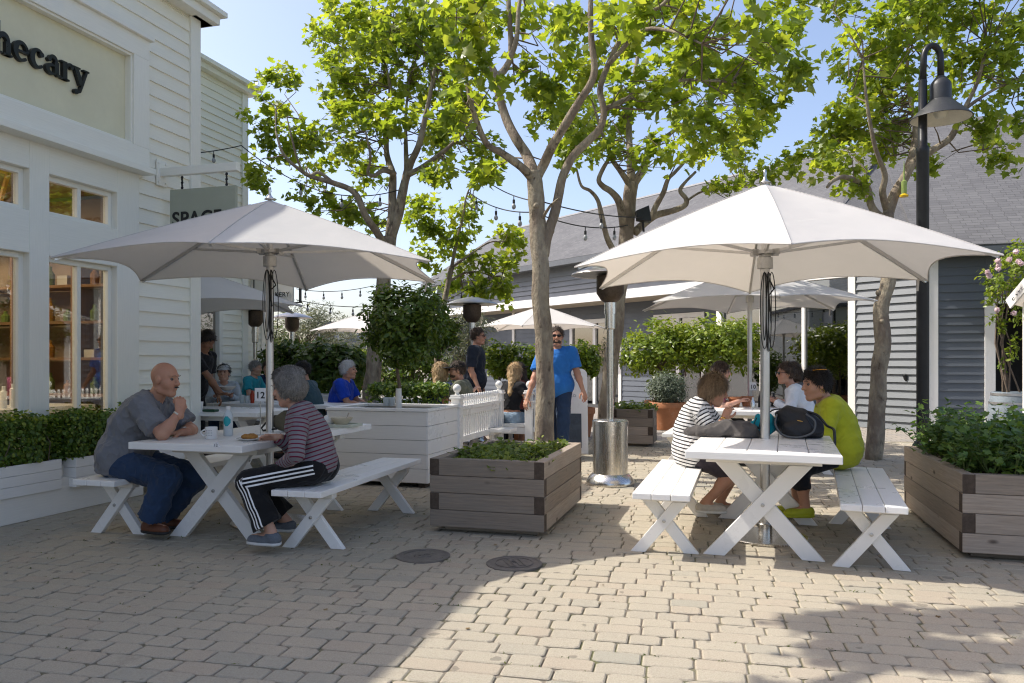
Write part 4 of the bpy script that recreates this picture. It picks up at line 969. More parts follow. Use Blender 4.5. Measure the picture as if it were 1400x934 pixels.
fence('low white picket fence far behind the blue shirted man', far_f, [0, 1], .15, .62, .75)

# ------------------------------------------------------------------ patio heaters
def make_heater(label, loc):
    t_ = thing('patio_heater', label, 'patio heater', loc, 0, 'steel patio heaters')
    def part(name, prof, m, z=0, n=32): b = MB(); b.lathe(prof, (0, 0, z), n); return b.build(name, m, t_, world=False, smooth='auto')
    part('base', [(.25, 0), (.255, .02), (.245, .05), (.215, .09), (.19, .115), (.185, .118), (.001, .12)], M_steel)
    part('tank_housing', [(.184, .10), (.184, .62), (.187, .622), (.187, .665), (.18, .672), (.03, .676)], M_steel)
    part('pole', [(.037, .67), (.037, 1.62), (.055, 1.63), (.055, 1.78), (.062, 1.78), (.062, 1.93), (.001, 1.93)], M_steel, n=20)
    part('burner', [(.06, 1.90), (.10, 1.93), (.145, 2.0), (.145, 2.18), (.10, 2.19), (.001, 2.19)], M_bronze, n=24)
    part('reflector', [(.405, 2.195), (.41, 2.19), (.40, 2.205), (.25, 2.265), (.10, 2.30), (.02, 2.305), (.001, 2.33)], M_steel_dull, n=36)
    b = MB()
    for k in range(3): a = 2*math.pi*k/3; b.bar((.08*math.cos(a), .08*math.sin(a), 2.18), (.1*math.cos(a), .1*math.sin(a), 2.29), .01, .01)
    b.build('bracket', M_black, t_, world=False); return t_
h0 = make_heater('polished steel patio heater beside the low timber planter and the parasol edge', (1.03, 8.05, 0))
dup(h0, (-.63, 12.15, 0), 0, 'steel patio heater behind the standing man in a dark shirt')
dup(h0, (-4.55, 13.6, 0), 0, 'steel patio heater against the white annex wall')
dup(h0, (-4.55, 15.9, 0), 0, 'steel patio heater in front of the pale olive tree')

# ------------------------------------------------------------------ street lamp
lp = Vector((4.84, 9.05, 0)); lt = thing('street_lamp', 'tall black street lamp with a gooseneck and bell shade', 'street lamp', lp)
b = MB(); b.lathe([(.11, 0), (.11, .3), (.085, .34), (.068, .36), (.068, 3.74), (.072, 3.75), (.072, 3.80), (.05, 3.83), (.045, 4.6)], lp, 20); b.build('pole', M_black, lt, smooth='auto')
b = MB(); pts = [lp+Vector((0, 0, 4.55))]+[lp+Vector((.10-.10*math.cos(R(a)), -.02, 4.84+.16*math.sin(R(a)))) for a in range(0, 181, 15)]+[lp+Vector((.20, -.02, 4.62))]
b.tube(pts, .036, 12); b.build('gooseneck', M_black, lt, smooth=True)
b = MB(); hc = lp+Vector((.20, -.02, 0)); b.lathe([(.04, 4.64), (.06, 4.62), (.105, 4.56), (.115, 4.52), (.115, 4.36), (.33, 4.15), (.335, 4.14), (.325, 4.14), (.11, 4.345), (.001, 4.36)], hc, 32); lsh = b.build('lamp_shade', mat('charcoal_shade', (.045, .047, .05), .45, .2), lt, smooth='auto')
b = MB(); b.lathe([(.322, 4.138), (.108, 4.34), (.001, 4.35)], hc-lp, 32, cap=False); sub(b, 'liner', mat('shade_liner', (.72, .68, .58), .4), lsh, smooth='auto')
b = MB(); b.lathe([(.03, 4.33), (.07, 4.28), (.085, 4.22), (.06, 4.16), (.001, 4.14)], hc, 16); b.build('bulb', mat('frosted_bulb', (.7, .68, .6), .3), lt, smooth=True)

# ------------------------------------------------------------------ pots, barrel, sign board
M_terra = mat('terracotta', (.42, .17, .075), .75, 0, .2, 4, .2, 60, dirt=((.55, .35, .25), 5, .55, .4))
def make_pot(label, p, r_, h_, group='terracotta pots'):
    t_ = thing('terracotta_pot', label, 'plant pot', p, 0, group)
    b = MB(); b.lathe([(r_*.66, 0), (r_*.92, h_*.78), (r_*.92, h_*.78), (r_*1.0, h_*.80), (r_*1.0, h_*.97), (r_*.97, h_), (r_*.9, h_), (r_*.9, h_*.93)], (0, 0, 0), 28, cap=False); b.lathe([(r_*.66, 0), (.001, 0)], (0, 0, .001), 28); b.build('pot', M_terra, t_, world=False, smooth='auto')
    b = MB(); b.lathe([(r_*.9, h_*.93), (.001, h_*.94)], (0, 0, 0), 24, cap=False); b.build('soil', M_soil, t_, world=False); return t_
def crown_leaves(name, t_, blobs, n, size, shape, m, shell=.75, up=.6, seed=0):
    """leaves spread through ellipsoids, thicker toward the outside, in clumps"""
    rr = np.random.default_rng(seed); vol = np.array([b_[1]*b_[2]*b_[3] for b_ in blobs])**.75; cnt = (n*vol/vol.sum()).astype(int); P = []; Nn = []; TN = []
    for (c, rx, ry, rz), k in zip(blobs, cnt):
        nc = max(4, k//22); d = rr.normal(size=(nc, 3)); d /= np.linalg.norm(d, axis=1, keepdims=True); rad = (shell+(1-shell)*rr.random((nc, 1)))*np.where(rr.random((nc, 1)) < .25, rr.random((nc, 1)), 1)
        cl = d*rad; idx = rr.integers(0, nc, k); off = rr.normal(size=(k, 3))*.14; q = (cl[idx]+off)*np.array([rx, ry, rz]); P.append(q+np.array(c)); Nn.append(d[idx]*.8+rr.normal(size=(k, 3))*.55+np.array([0, 0, up])); TN.append(np.clip(rr.random(nc)[idx]*.45+rr.random(k)*.55, 0, 1))
    P = np.concatenate(P); Nn = np.concatenate(Nn); TN = np.concatenate(TN)
    return leaf_cloud(name, P, Nn, rr.uniform(.65, 1.25, len(P))*size, shape, m, t_, TN)
def small_tree(name, label, base, trunk_pts, blobs, n, size, shape, m, cat='tree', group=None, seed=0, tr=.03, barkm=None, twigs=26):
    t_ = thing(name, label, cat, base, 0, group)
    b = MB(); k = len(trunk_pts); b.tube(trunk_pts, [tr*(1-.35*i/(k-1)) for i in range(k)], 10); top = Vector(trunk_pts[-1]); rr = random.Random(seed)
    for _ in range(twigs):
        c, rx, ry, rz = rr.choice(blobs); e = Vector(c)+Vector((rr.uniform(-1, 1)*rx*.75, rr.uniform(-1, 1)*ry*.75, rr.uniform(-.5, .9)*rz*.8)); mid = top.lerp(e, .5)+Vector((rr.gauss(0, .05), rr.gauss(0, .05), rr.gauss(0, .05))); b.tube([top-UP*.03, mid, e], [tr*.4, tr*.22, tr*.08], 5, cap=False)
    b.build('trunk', barkm or M_bark_thin, t_, smooth=True); crown_leaves('crown', t_, blobs, n, size, shape, m, seed=seed+1); return t_
tb_ = Vector((2.95, 14.6, 0)); make_pot('large terracotta pot with a clipped grey green ball', tb_, .35, .52)
small_tree('topiary_ball', 'clipped grey green shrub ball in a terracotta pot', tb_+UP*.48, [tb_+UP*.45, tb_+UP*.7], [(tb_+UP*.78, .36, .36, .31), (tb_+UP*.78, .30, .30, .26)], 11000, .034, OVAL_LEAF, LM_thyme, 'shrub', seed=4)
for (x, y, r_, z, lab, lab2, sd_) in ((3.05, 15.7, .78, 1.55, 'broad bright green citrus tree in a pot behind the clipped ball', 'terracotta pot under the broad citrus tree', 11), (4.2, 15.4, .80, 1.62, 'bright green citrus tree half hidden by the dappled parasol', 'terracotta pot under the citrus tree near the dappled parasol', 12)):
    q = Vector((x, y, 0)); make_pot(lab2, q, .34, .5); small_tree('potted_citrus', lab, q+UP*.46, [q+UP*.45, q+UP*.8, q+UP*1.15], [(q+UP*z, r_, r_, .58), (q+Vector((-.35, -.1, z-.12)), .5, .5, .4), (q+Vector((.35, 0, z+.1)), .5, .5, .42)], 4200, .105, OVAL_LEAF, LM_citrus_hi, group='potted citrus trees', seed=sd_)
for (u, v, Y, r_, lab, lab2, sd_) in ((683, 492, 12.9, .30, 'bright green potted shrub just beside the standing man in a dark shirt', 'terracotta pot under the shrub beside the dark shirted man', 21), (717, 494, 12.7, .30, 'bright green potted shrub behind the woman in the black hat', 'terracotta pot behind the woman in the black hat', 22), (793, 488, 13.2, .33, 'bright green potted shrub half hidden by the man in the blue tee', 'terracotta pot under the shrub behind the blue tee', 23)):
    q = at(u, v, Y); z = q.z; q = Vector((q.x, q.y, 0)); make_pot(lab2, q, .26, .5); small_tree('potted_shrub', lab, q+UP*.46, [q+UP*.45, q+UP*.8, q+UP*(z-.1)], [(q+UP*z, r_, r_, r_*.95), (q+Vector((r_*.5, 0, z-.15)), r_*.7, r_*.7, r_*.6)], 1500, .085, OVAL_LEAF, LM_citrus_hi, 'shrub', 'potted shrubs', sd_)
# citrus standard in the white planter
q = at(545, 560, 8.15); q = Vector((q.x, q.y, .72)); c0 = at(553, 445, 8.15)
small_tree('citrus_standard', 'small lollipop citrus tree with a pale trunk in the white planter', q, [q, q+Vector((.01, 0, .3)), at(543, 505, 8.15), at(549, 485, 8.15)], [(c0, .36, .38, .40), (c0+Vector((-.20, 0, .02)), .24, .3, .36), (c0+Vector((.24, .1, .12)), .24, .28, .30), (c0+Vector((.02, 0, -.28)), .28, .3, .16)], 5600, .064, OVAL_LEAF, LM_citrus, seed=31, tr=.022, twigs=40)
b = MB(); b.lathe([(.035, 0), (.034, .12), (.03, .26)], q+UP*.02, 10, cap=False); wrap = b.build('trunk_wrap', M_white2, bpy.data.objects['citrus_standard'])
q = atx(602, 12.6); c0 = at(598, 462, 12.6)
small_tree('orange_tree', 'small leafy orange tree behind the blonde woman in navy', q, [q, q+UP*.7, at(600, 500, 12.6), at(600, 480, 12.6)], [(c0, .34, .36, .32), (c0+Vector((-.2, 0, .3)), .28, .3, .28), (c0+Vector((.16, 0, .12)), .22, .26, .26)], 1900, .09, OVAL_LEAF, LM_citrus, seed=33, tr=.05)
# barrel with climbing rose
bq = Vector((8.05, 12.35, 0)); bt = thing('wine_barrel', 'pale blue grey painted wine barrel under the climbing rose', 'barrel', bq)
b = MB(); b.lathe([(.28, 0), (.335, .25), (.35, .42), (.335, .60), (.29, .80), (.27, .80), (.27, .76), (.001, .76)], bq, 28); b.build('staves', mat('barrel_paint', (.20, .235, .26), .6, 0, .2, 5, .2, 40), bt, smooth='auto')
for z_, r_ in ((.05, .296), (.2, .331), (.62, .334), (.76, .304)):
    b = MB(); b.lathe([(r_, -.02), (r_+.005, -.02), (r_+.004, .02), (r_-.001, .02)], bq+UP*z_, 28, cap=False); b.build('hoop', M_steel_dull, bt, smooth='auto')
rt = thing('climbing_rose', 'climbing rose with pale pink blossoms over the doorway', 'climbing plant', bq+UP*.7)
b = MB(); rr = random.Random(8); rose_b = []
for k_ in range(7):
    p0 = bq+Vector((rr.uniform(-.12, .15), rr.uniform(-.1, .1), .72)); p1 = at(1368+rr.uniform(-8, 14), 470, 12.4); p2 = at(1365+rr.uniform(-10, 25), 400+rr.uniform(-20, 20), 12.5); p3 = at(1370+rr.uniform(-35, 50), 360+rr.uniform(-20, 30), 12.6); b.tube([p0, p1, p2, p3], [.014, .011, .008, .004], 6, cap=False)
b.build('stems', M_bark_thin, rt, smooth=True)
crown_leaves('foliage', rt, [(at(1385, 385, 12.5), .45, .35, .42), (at(1410, 350, 12.5), .5, .4, .28), (at(1356, 398, 12.4), .17, .2, .22), (at(1366, 450, 12.4), .14, .15, .30), (at(1378, 480, 12.4), .14, .15, .35), (at(1430, 420, 12.6), .5, .35, .5)], 2600, .075, OVAL_LEAF, LM_citrus_hi, seed=9)
fl = MB()
for (u, v) in ((1351, 372), (1358, 377), (1371, 367), (1369, 356), (1367, 362), (1392, 361), (1394, 357), (1380, 355), (1393, 428), (1364, 424), (1388, 345)):
    c_ = at(u, v, 12.15)+Vector((rr.uniform(-.03, .03), rr.uniform(-.1, .1), 0))
    for k_ in range(9):
        d_ = Vector((rr.gauss(0, 1), rr.gauss(0, 1)-.6, rr.gauss(0, 1))).normalized(); e_ = d_.orthogonal().normalized()*.035; f_ = d_.cross(e_.normalized())*.035; o_ = c_+d_*.02
        fl.add([o_-e_-f_, o_+e_-f_*.6, o_+e_*.8+f_, o_-e_+f_*.8], [(0, 1, 2, 3)])
fl.build('blossoms', mat('pink_petals', (.78, .62, .64), .6, 0, .1, 9, trans=.3), rt)
ks = thing('kiosk_awning', 'white sloping fascia board with lettering beside the climbing rose', 'awning', at(1395, 400, 11.9))
b = MB(); p_ = at(1379, 416, 11.9); q_ = at(1425, 362, 11.2); b.bar(p_, q_, .03, .17); bb = b.build('fascia', M_white2, ks)
xd = (q_-p_).normalized(); zd = xd.cross(Vector((0, -1, 0))).normalized(); zd = zd if zd.z > 0 else -zd
text_mesh('CAFE', .13, p_+xd*.08-zd*.05+Vector((0, -.03, 0)), xd, zd, .003, mat('sign_grey', (.3, .3, .3), .5), 'lettering', bb, base=at(1395, 400, 11.9))
b = MB(); b.add([p_-zd*.08, q_-zd*.08, q_-zd*.08+Vector((1.2, .5, -.1)), p_-zd*.08+Vector((1.2, .9, -.1))], [(0, 1, 2, 3)]); b.build('cover', M_canvas, ks)
b = MB(); pp = at(1399, 430, 11.9); b.box(Vector((pp.x+.03, pp.y, pp.z/2+.1)), .05, .05, pp.z+.2); b.build('post', M_white2, ks)
# A-frame menu board
af = thing('menu_board', 'white folding menu board with a chalk panel behind the man in the blue tee', 'menu board', atx(772, 10.75), 0)
ctr = atx(772, 10.75); xa = Vector((1, -.12, 0)).normalized(); za = Vector((-.0, .16, 1)).normalized(); nb = xa.cross(za)
wv, hv = .66, 1.20; pl = [(-wv/2, 0), (wv/2, 0), (wv/2, hv-.09)]+[(wv/2-.09+.09*math.cos(R(a)), hv-.09+.09*math.sin(R(a))) for a in range(15, 91, 15)]+[(-wv/2+.09+.09*math.cos(R(a)), hv-.09+.09*math.sin(R(a))) for a in range(90, 181, 15)]
b = MB(); b.prism(pl, ctr, xa, za, nb*-.025); fb = b.build('front_board', M_white, af, bevel=.003)
b = MB(); b.prism(pl, ctr+Vector((0, .42, 0)), xa, Vector((0, -.16, 1)).normalized(), Vector((0, .025, 0))); b.build('rear_board', M_white2, af)
b = MB(); b.prism([(-.24, .08), (.24, .08), (.24, .56), (-.24, .56)], ctr+nb*.003, xa, za, nb*.004); b.build('chalk_panel', mat('chalk_panel', (.075, .095, .12), .7, 0, .3, 7), af)
for i, (tx, sz) in enumerate((('BAKERY', .10), ('ICE CREAM', .06), ('COFFEE', .06), ('SOUR MELLO', .055), ('PIES', .055), ('SALADS', .055))):
    text_mesh(tx, sz, ctr+xa*.0+za*(1.05-.085*i)+nb*.004, xa, za, .001, MATS['sign_grey'], 'lettering', fb, 0, 'CENTER', base=ctr)
# ------------------------------------------------------------------ plane trees
def bark_mat():
    m, t, out = nt('plane_bark')
    ob = N(t, 'ShaderNodeTexCoord').outputs['Object']
    v = N(t, 'ShaderNodeTexVoronoi', Scale=7.0); v.feature = 'SMOOTH_F1'
    mp = N(t, 'ShaderNodeMapping'); mp.inputs['Scale'].default_value = (1, 1, .45); n0 = N(t, 'ShaderNodeTexNoise', Scale=3.0, Detail=4)
    L(t, ob, mp.inputs[0]); L(t, mixc(t, .25, mp.outputs[0], n0.outputs[1]), v.inputs['Vector'])
    f = noise_fac(t, mp.outputs[0], 5.5, 5, .62, .42, .56); f2 = noise_fac(t, mp.outputs[0], 26, 5, .65); f3 = noise_fac(t, mp.outputs[0], 9, 6, .7, .60, .66)
    cc = mixc(t, f, c4((.25, .20, .15)), c4((.40, .345, .25))); cc = mixc(t, math_(t, 'MULTIPLY', f2, .5), cc, c4((.15, .115, .085)))
    cc = mixc(t, math_(t, 'MULTIPLY', f3, .7), cc, c4((.10, .075, .055)))
    p = N(t, 'ShaderNodeBsdfPrincipled', Roughness=.85); p.inputs['Specular IOR Level'].default_value = .2; L(t, cc, p.inputs['Base Color'])
    h = math_(t, 'ADD', f2, math_(t, 'MULTIPLY', f3, -1.2)); L(t, bump(t, h, .7, .02), p.inputs['Normal']); L(t, p.outputs[0], out.inputs[0]); return m
M_bark = bark_mat()
def smooth_path(pts, rad, step=4):
    """Catmull-Rom through the points with a little natural wobble"""
    P = [pts[0]*2-pts[1]]+list(pts)+[pts[-1]*2-pts[-2]]; out = []; ro = []
    for i in range(1, len(P)-2):
        for k in range(step):
            f = k/step; a, b, c, d = P[i-1], P[i], P[i+1], P[i+2]
            q = .5*((2*b)+(c-a)*f+(2*a-5*b+4*c-d)*f*f+(3*b-a-3*c+d)*f**3)
            r_ = rad[i-1]*(1-f)+rad[i]*f
            q = q+Vector((mnoise.noise(q*2.3), mnoise.noise(q*2.3+Vector((7, 0, 0))), 0))*r_*.35
            out.append(q); ro.append(r_*(1+.10*mnoise.noise(q*6)))
    out.append(pts[-1]); ro.append(rad[-1]); return out, ro
def plane_tree(label, Y, limbs, clusters, seed, leaf=.155, density=1.0, extra=None, per=1.0, dlo=-1.1):
    """limbs: pixel polylines (u, v, dY) with start/end radius; clusters: (u, v, ru, rv) leaf masses with their own depths"""
    rr = np.random.default_rng(seed); pr = random.Random(seed)
    p0 = at(limbs[0][0][0][0], limbs[0][0][0][1], Y); base = Vector((p0.x, p0.y, 0))
    t_ = thing('plane_tree', label, 'tree', base, 0, 'plane trees in the plaza')
    nodes = []; 
    for li, (pts, r0, r1) in enumerate(limbs):
        W = [at(p[0], p[1], Y+(p[2] if len(p) > 2 else 0)) for p in pts]
        if li == 0: W[0].z = -.05
        k = len(W); rad = [r0+(r1-r0)*i/(k-1) for i in range(k)]; path, ro = smooth_path(W, rad, 5)
        b = MB(); b.tube(path, ro, 14 if r0 > .05 else 8, cap=True); 
        if li == 0:
            for _ in range(5):
                q = path[pr.randrange(4, len(path)-2)]; a = pr.uniform(0, 6.28); d = Vector((math.cos(a), math.sin(a), .2)); b.ball(q+d*r0*.75, r0*pr.uniform(.25, .4), 10)
        b.build('trunk' if li == 0 else 'limb', M_bark, t_, smooth=True); nodes += [(q, r_) for q, r_ in zip(path, ro) if li > 0 or q.z > 2.4]
    NA = np.array([tuple(q) for q, _ in nodes]); P, Nn, S, TN = [], [], [], []; tw = MB()
    allc = []
    for c in clusters:
        u, v, ru, rv = c[:4]; dY = c[4] if len(c) > 4 else rr.uniform(dlo, 1.2); yy = Y+dY; q = at(u, v, yy); allc.append((np.array(q), ru*yy/FPX, max(ru, rv)*yy/FPX*.9, rv*yy/FPX))
    for (q, rx, ry, rz) in (extra or []): allc.append((np.array(q), rx, ry, rz))
    for (c, rx, ry, rz) in allc:
        nt_ = max(5, int(24*density*(rx*rz/.25)**.8)); d = rr.normal(size=(nt_, 3)); d /= np.linalg.norm(d, axis=1, keepdims=True); d *= rr.random((nt_, 1))**.45
        for dd in d:
            tip = c+dd*np.array([rx, ry, rz]); dd2 = ((NA-tip)**2).sum(1)*rr.uniform(.5, 2.0, len(NA)); src = NA[int(np.argmin(dd2))]
            if rr.random() < .42 and np.linalg.norm(src-tip) < 1.5:
                ln0 = np.linalg.norm(src-tip); w1 = rr.normal(size=3)*.11*ln0; w2 = rr.normal(size=3)*.10*ln0; tw.tube([src, src*.66+tip*.34+w1-np.array([0, 0, .03]), src*.33+tip*.67+w2+np.array([0, 0, .04]), tip], [.011, .008, .005, .0025], 4, cap=False)
            nl = rr.integers(13, 22); tn = rr.random()*.5; out = (tip-c); out /= np.linalg.norm(out)+1e-6
            ax = out*.5+rr.normal(size=3)*.6+np.array([0, 0, .1]); ax /= np.linalg.norm(ax); ln = rr.uniform(.12, .34)
            for k in range(int(nl*per)):
                f = rr.random(); P.append(tip+ax*ln*(f-.4)+rr.normal(size=3)*.06); Nn.append(np.array([0, 0, .75])+rr.normal(size=3)*.55+out*.35); S.append(leaf*rr.uniform(.5, 1.2)); TN.append(min(1, tn+rr.random()*.5))
    leaf_cloud('crown', P, Nn, S, PLANE_LEAF, LM_plane, t_, TN, fold=.35)
    if tw.v: tw.build('twigs', M_bark_thin, t_, smooth=True)
    return t_
plane_tree('plane tree with a leaning trunk rising behind the blue shirted man', 12.0, [
    ([(500, 607), (507, 550), (513, 480), (520, 415), (527, 360), (533, 325)], .135, .105),
    ([(533, 328), (536, 290), (538, 250, .1), (537, 235, .1), (528, 205, .3), (530, 160, .5), (533, 120, .6), (520, 60, .6)], .075, .02),
    ([(534, 330), (546, 285), (554, 248), (560, 226), (572, 200, -.3), (582, 160, -.4), (590, 120, -.5), (600, 60, -.5)], .085, .02),
    ([(556, 240), (578, 228, -.2), (608, 206, -.5), (632, 182, -.7), (655, 150, -.8)], .05, .012), ([(556, 236), (555, 200, .4), (555, 160, .6), (560, 100, .8)], .045, .012),
    ([(540, 238), (524, 233, -.2), (512, 240, -.3), (503, 236, -.4), (507, 215, -.5), (500, 180, -.6)], .045, .012),
    ([(529, 345), (515, 318, -.3), (500, 294, -.5), (484, 263, -.6), (455, 250, -.7), (433, 244, -.8), (415, 236, -.9), (388, 212, -1.0), (377, 180, -1.0)], .065, .014), ([(455, 250, -.7), (436, 236, -.8), (422, 240, -.9), (408, 222, -1.1), (392, 160, -1.2)], .03, .01)],
    [(470, 45, 55, 45), (545, 35, 70, 45), (620, 50, 55, 50), (500, 105, 60, 40), (575, 110, 60, 45), (545, 165, 60, 35), (640, 140, 45, 40), (610, 190, 40, 30), (380, 120, 32, 36), (366, 165, 26, 34), (392, 190, 34, 30), (430, 205, 40, 28), (472, 180, 40, 40), (420, 262, 38, 15), (470, 285, 42, 22), (495, 240, 30, 22), (510, 305, 22, 14), (352, 235, 14, 12), (360, 250, 18, 8), (600, 235, 34, 22), (655, 220, 34, 26), (560, 60, 60, 40, .8), (500, 30, 60, 40, -.8), (455, 115, 26, 40), (480, 145, 36, 30)], 41, .118, .95,
    extra=[((-1.8, 12, 7.8), 1.3, 1.2, .7)])
plane_tree('plane tree with a forked trunk behind the low timber planter', 8.5, [
    ([(747, 655), (745, 560), (742, 460), (738, 370), (735, 318), (732, 285), (731, 252), (730, 234)], .108, .085),
    ([(743, 350), (749, 322), (757, 294), (764, 266), (770, 240), (783, 213), (803, 193), (820, 175), (826, 152), (821, 122), (831, 90, .1), (850, 52, .1), (885, 20, .2), (912, 0, .2), (950, -60, .2)], .062, .018),
    ([(735, 240), (744, 225), (758, 195, -.2), (790, 144, -.4), (811, 103, -.5), (808, 54, -.5), (808, 0, -.5), (815, -80, -.5)], .062, .02),
    ([(731, 238), (720, 212, .2), (706, 190, .2), (690, 158, .3), (680, 112, .3), (692, 92, .3), (698, 70, .4), (695, 0, .4), (690, -90, .5)], .066, .022),
    ([(692, 94, .3), (706, 54, .2), (711, 0, .2), (730, -70, .2)], .035, .015), ([(681, 112, .3), (673, 94, .3), (660, 68, .2), (657, 27, .2), (648, -5, .2), (630, -70, .2)], .045, .015),
    ([(728, 245), (712, 228, -.2), (687, 209, -.4), (665, 195, -.5), (648, 155, -.6), (636, 100, -.6), (630, 60, -.7)], .05, .015),
    ([(740, 300), (752, 282, -.3), (765, 270, -.6)], .02, .008), ([(832, 88), (875, 44, -.2), (915, 42, -.5), (960, 60, -.9)], .03, .01), ([(826, 150), (870, 130, .3), (930, 110, .4), (1000, 112, .4)], .03, .012)],
    [(700, 20, 70, 40), (780, 30, 60, 40), (655, 90, 45, 45, -.9), (640, 165, 38, 40, -.6), (740, 110, 50, 40, .9), (790, 100, 55, 45, 1.1), (850, 70, 65, 45), (870, 20, 70, 30, -.8), (930, 40, 70, 45), (1000, 50, 70, 45), (1055, 45, 40, 45), (960, 110, 70, 38), (1040, 105, 50, 35), (1080, 100, 20, 22), (900, 150, 55, 38), (970, 165, 60, 32), (780, 190, 40, 30, 1.0), (665, 245, 34, 26, .6), (640, 35, 50, 40, -.8), (600, 15, 50, 30, .3), (1030, 150, 35, 20)], 42, .128, .64,
    extra=[((1.6, 8.3, 6.0), 1.2, 1.1, .5), ((2.4, 7.2, 5.6), .8, .7, .4)])
plane_tree('plane tree with knobbly bare limbs behind the patio heater', 11.6, [
    ([(827, 611), (832, 540), (840, 460), (848, 400), (853, 350), (857, 310), (861, 275), (864, 250)], .118, .10),
    ([(863, 256), (862, 230), (861, 205), (860, 150, .3), (870, 90, .4), (880, 20, .5)], .07, .025), ([(860, 252), (848, 234, -.2), (837, 218, -.3), (826, 190, -.4), (810, 140, -.5)], .05, .015),
    ([(866, 252), (874, 240), (884, 220, .1), (889, 203, .2), (903, 192, .3), (940, 165, .4), (980, 130, .4)], .065, .02),
    ([(853, 312), (850, 292, -.2), (846, 274, -.3), (836, 262, -.4), (825, 255, -.4), (819, 246, -.5), (824, 232, -.5), (832, 218, -.5)], .065, .025),
    ([(842, 350), (830, 325, -.4), (822, 296, -.5), (817, 274, -.5), (807, 261, -.6), (795, 254, -.7), (788, 230, -.7)], .05, .014),
    ([(868, 318), (882, 304, .1), (898, 294, .2), (920, 288, .2), (936, 281, .2), (938, 272, .2), (930, 261, .2), (936, 250, .2), (951, 235, .3)], .065, .02), ([(890, 300, .1), (897, 283, .1), (907, 264, .1), (913, 245, .1), (922, 236, .1), (937, 220, .2), (960, 190, .3)], .05, .015),
    ([(937, 276, .2), (960, 262, .3), (990, 258, .5), (1020, 255, .6)], .02, .008)],
    [(850, 175, 50, 32), (905, 205, 50, 24), (960, 205, 55, 28), (1010, 215, 45, 22), (860, 120, 60, 40), (930, 90, 60, 40), (1030, 180, 40, 26), (1000, 130, 55, 40), (985, 256, 26, 10), (1045, 240, 30, 14), (800, 150, 45, 40), (790, 215, 30, 15), (830, 205, 26, 14), (760, 160, 50, 35), (1085, 222, 24, 14), (930, 172, 50, 30)], 43, .122, .66,
    extra=[((2.2, 11.8, 7.4), 1.3, 1.2, .6), ((3.6, 11.2, 7.2), 1.1, 1.0, .5), ((4.4, 11.6, 6.6), .8, .8, .4)])
plane_tree('plane tree with a scarred trunk standing near the black street lamp', 10.1, [
    ([(1194, 632), (1198, 560), (1204, 480), (1207, 420), (1216, 378), (1212, 330), (1213, 292)], .115, .08),
    ([(1209, 300), (1198, 292), (1190, 278), (1186, 256), (1170, 247, -.2), (1152, 242, -.3), (1138, 248, -.4), (1131, 256, -.5)], .06, .018),
    ([(1213, 296), (1222, 268), (1236, 244), (1250, 222), (1276, 205), (1300, 188), (1312, 162), (1320, 146), (1336, 112), (1350, 60)], .07, .018), ([(1318, 150), (1340, 134), (1364, 120), (1400, 105)], .025, .01),
    ([(1242, 232), (1250, 200, .3), (1252, 170, .4), (1246, 140, .4), (1240, 80, .5), (1250, 20, .6)], .055, .015), ([(1212, 285), (1206, 262, -.2), (1210, 238, -.3), (1196, 200, -.4), (1185, 140, -.5), (1180, 80, -.5)], .05, .012), ([(1316, 158), (1335, 175, .2), (1345, 200, .2)], .018, .006)],
    [(1185, 40, 50, 36), (1250, 25, 55, 34), (1320, 30, 60, 36), (1180, 95, 45, 40), (1240, 75, 50, 40), (1300, 80, 40, 34), (1370, 60, 45, 40), (1395, 110, 35, 30), (1145, 175, 36, 28), (1185, 160, 44, 36), (1115, 205, 30, 22), (1140, 220, 42, 20), (1185, 215, 40, 26), (1220, 185, 40, 40), (1215, 130, 50, 38), (1280, 135, 30, 26), (1345, 95, 40, 30), (1270, 225, 16, 14), (1150, 145, 20, 22), (1165, 255, 26, 10), (1355, 150, 22, 16), (1350, 195, 14, 22), (1370, 215, 10, 12), (1385, 178, 24, 10), (1340, 180, 16, 14)], 44, .108, .95, dlo=-.55,
    extra=[((5.2, 10.2, 6.6), 1.2, 1.2, .6), ((6.3, 10.0, 6.4), 1.1, 1.1, .6)])
plane_tree('young thin plane tree behind the blonde woman in navy', 13.6, [
    ([(597, 594), (598, 540), (598, 480), (604, 430), (612, 390), (618, 365)], .06, .045),
    ([(617, 370), (624, 330), (632, 300), (638, 268), (650, 240)], .035, .01), ([(618, 366), (640, 350, -.2), (668, 332, -.3), (690, 330, -.4)], .025, .008), ([(614, 385), (640, 372, .3), (668, 376, .3), (690, 395, .2)], .025, .008), ([(622, 335), (600, 320, .3), (585, 308, .3)], .02, .008)],
    [(585, 300, 32, 26), (618, 318, 30, 26), (600, 345, 34, 22), (640, 290, 20, 26), (688, 330, 22, 18), (705, 325, 14, 12), (640, 385, 40, 20), (690, 375, 26, 26), (660, 360, 28, 14), (680, 405, 28, 14), (575, 275, 20, 14), (705, 360, 14, 18)], 45, .125, .9)
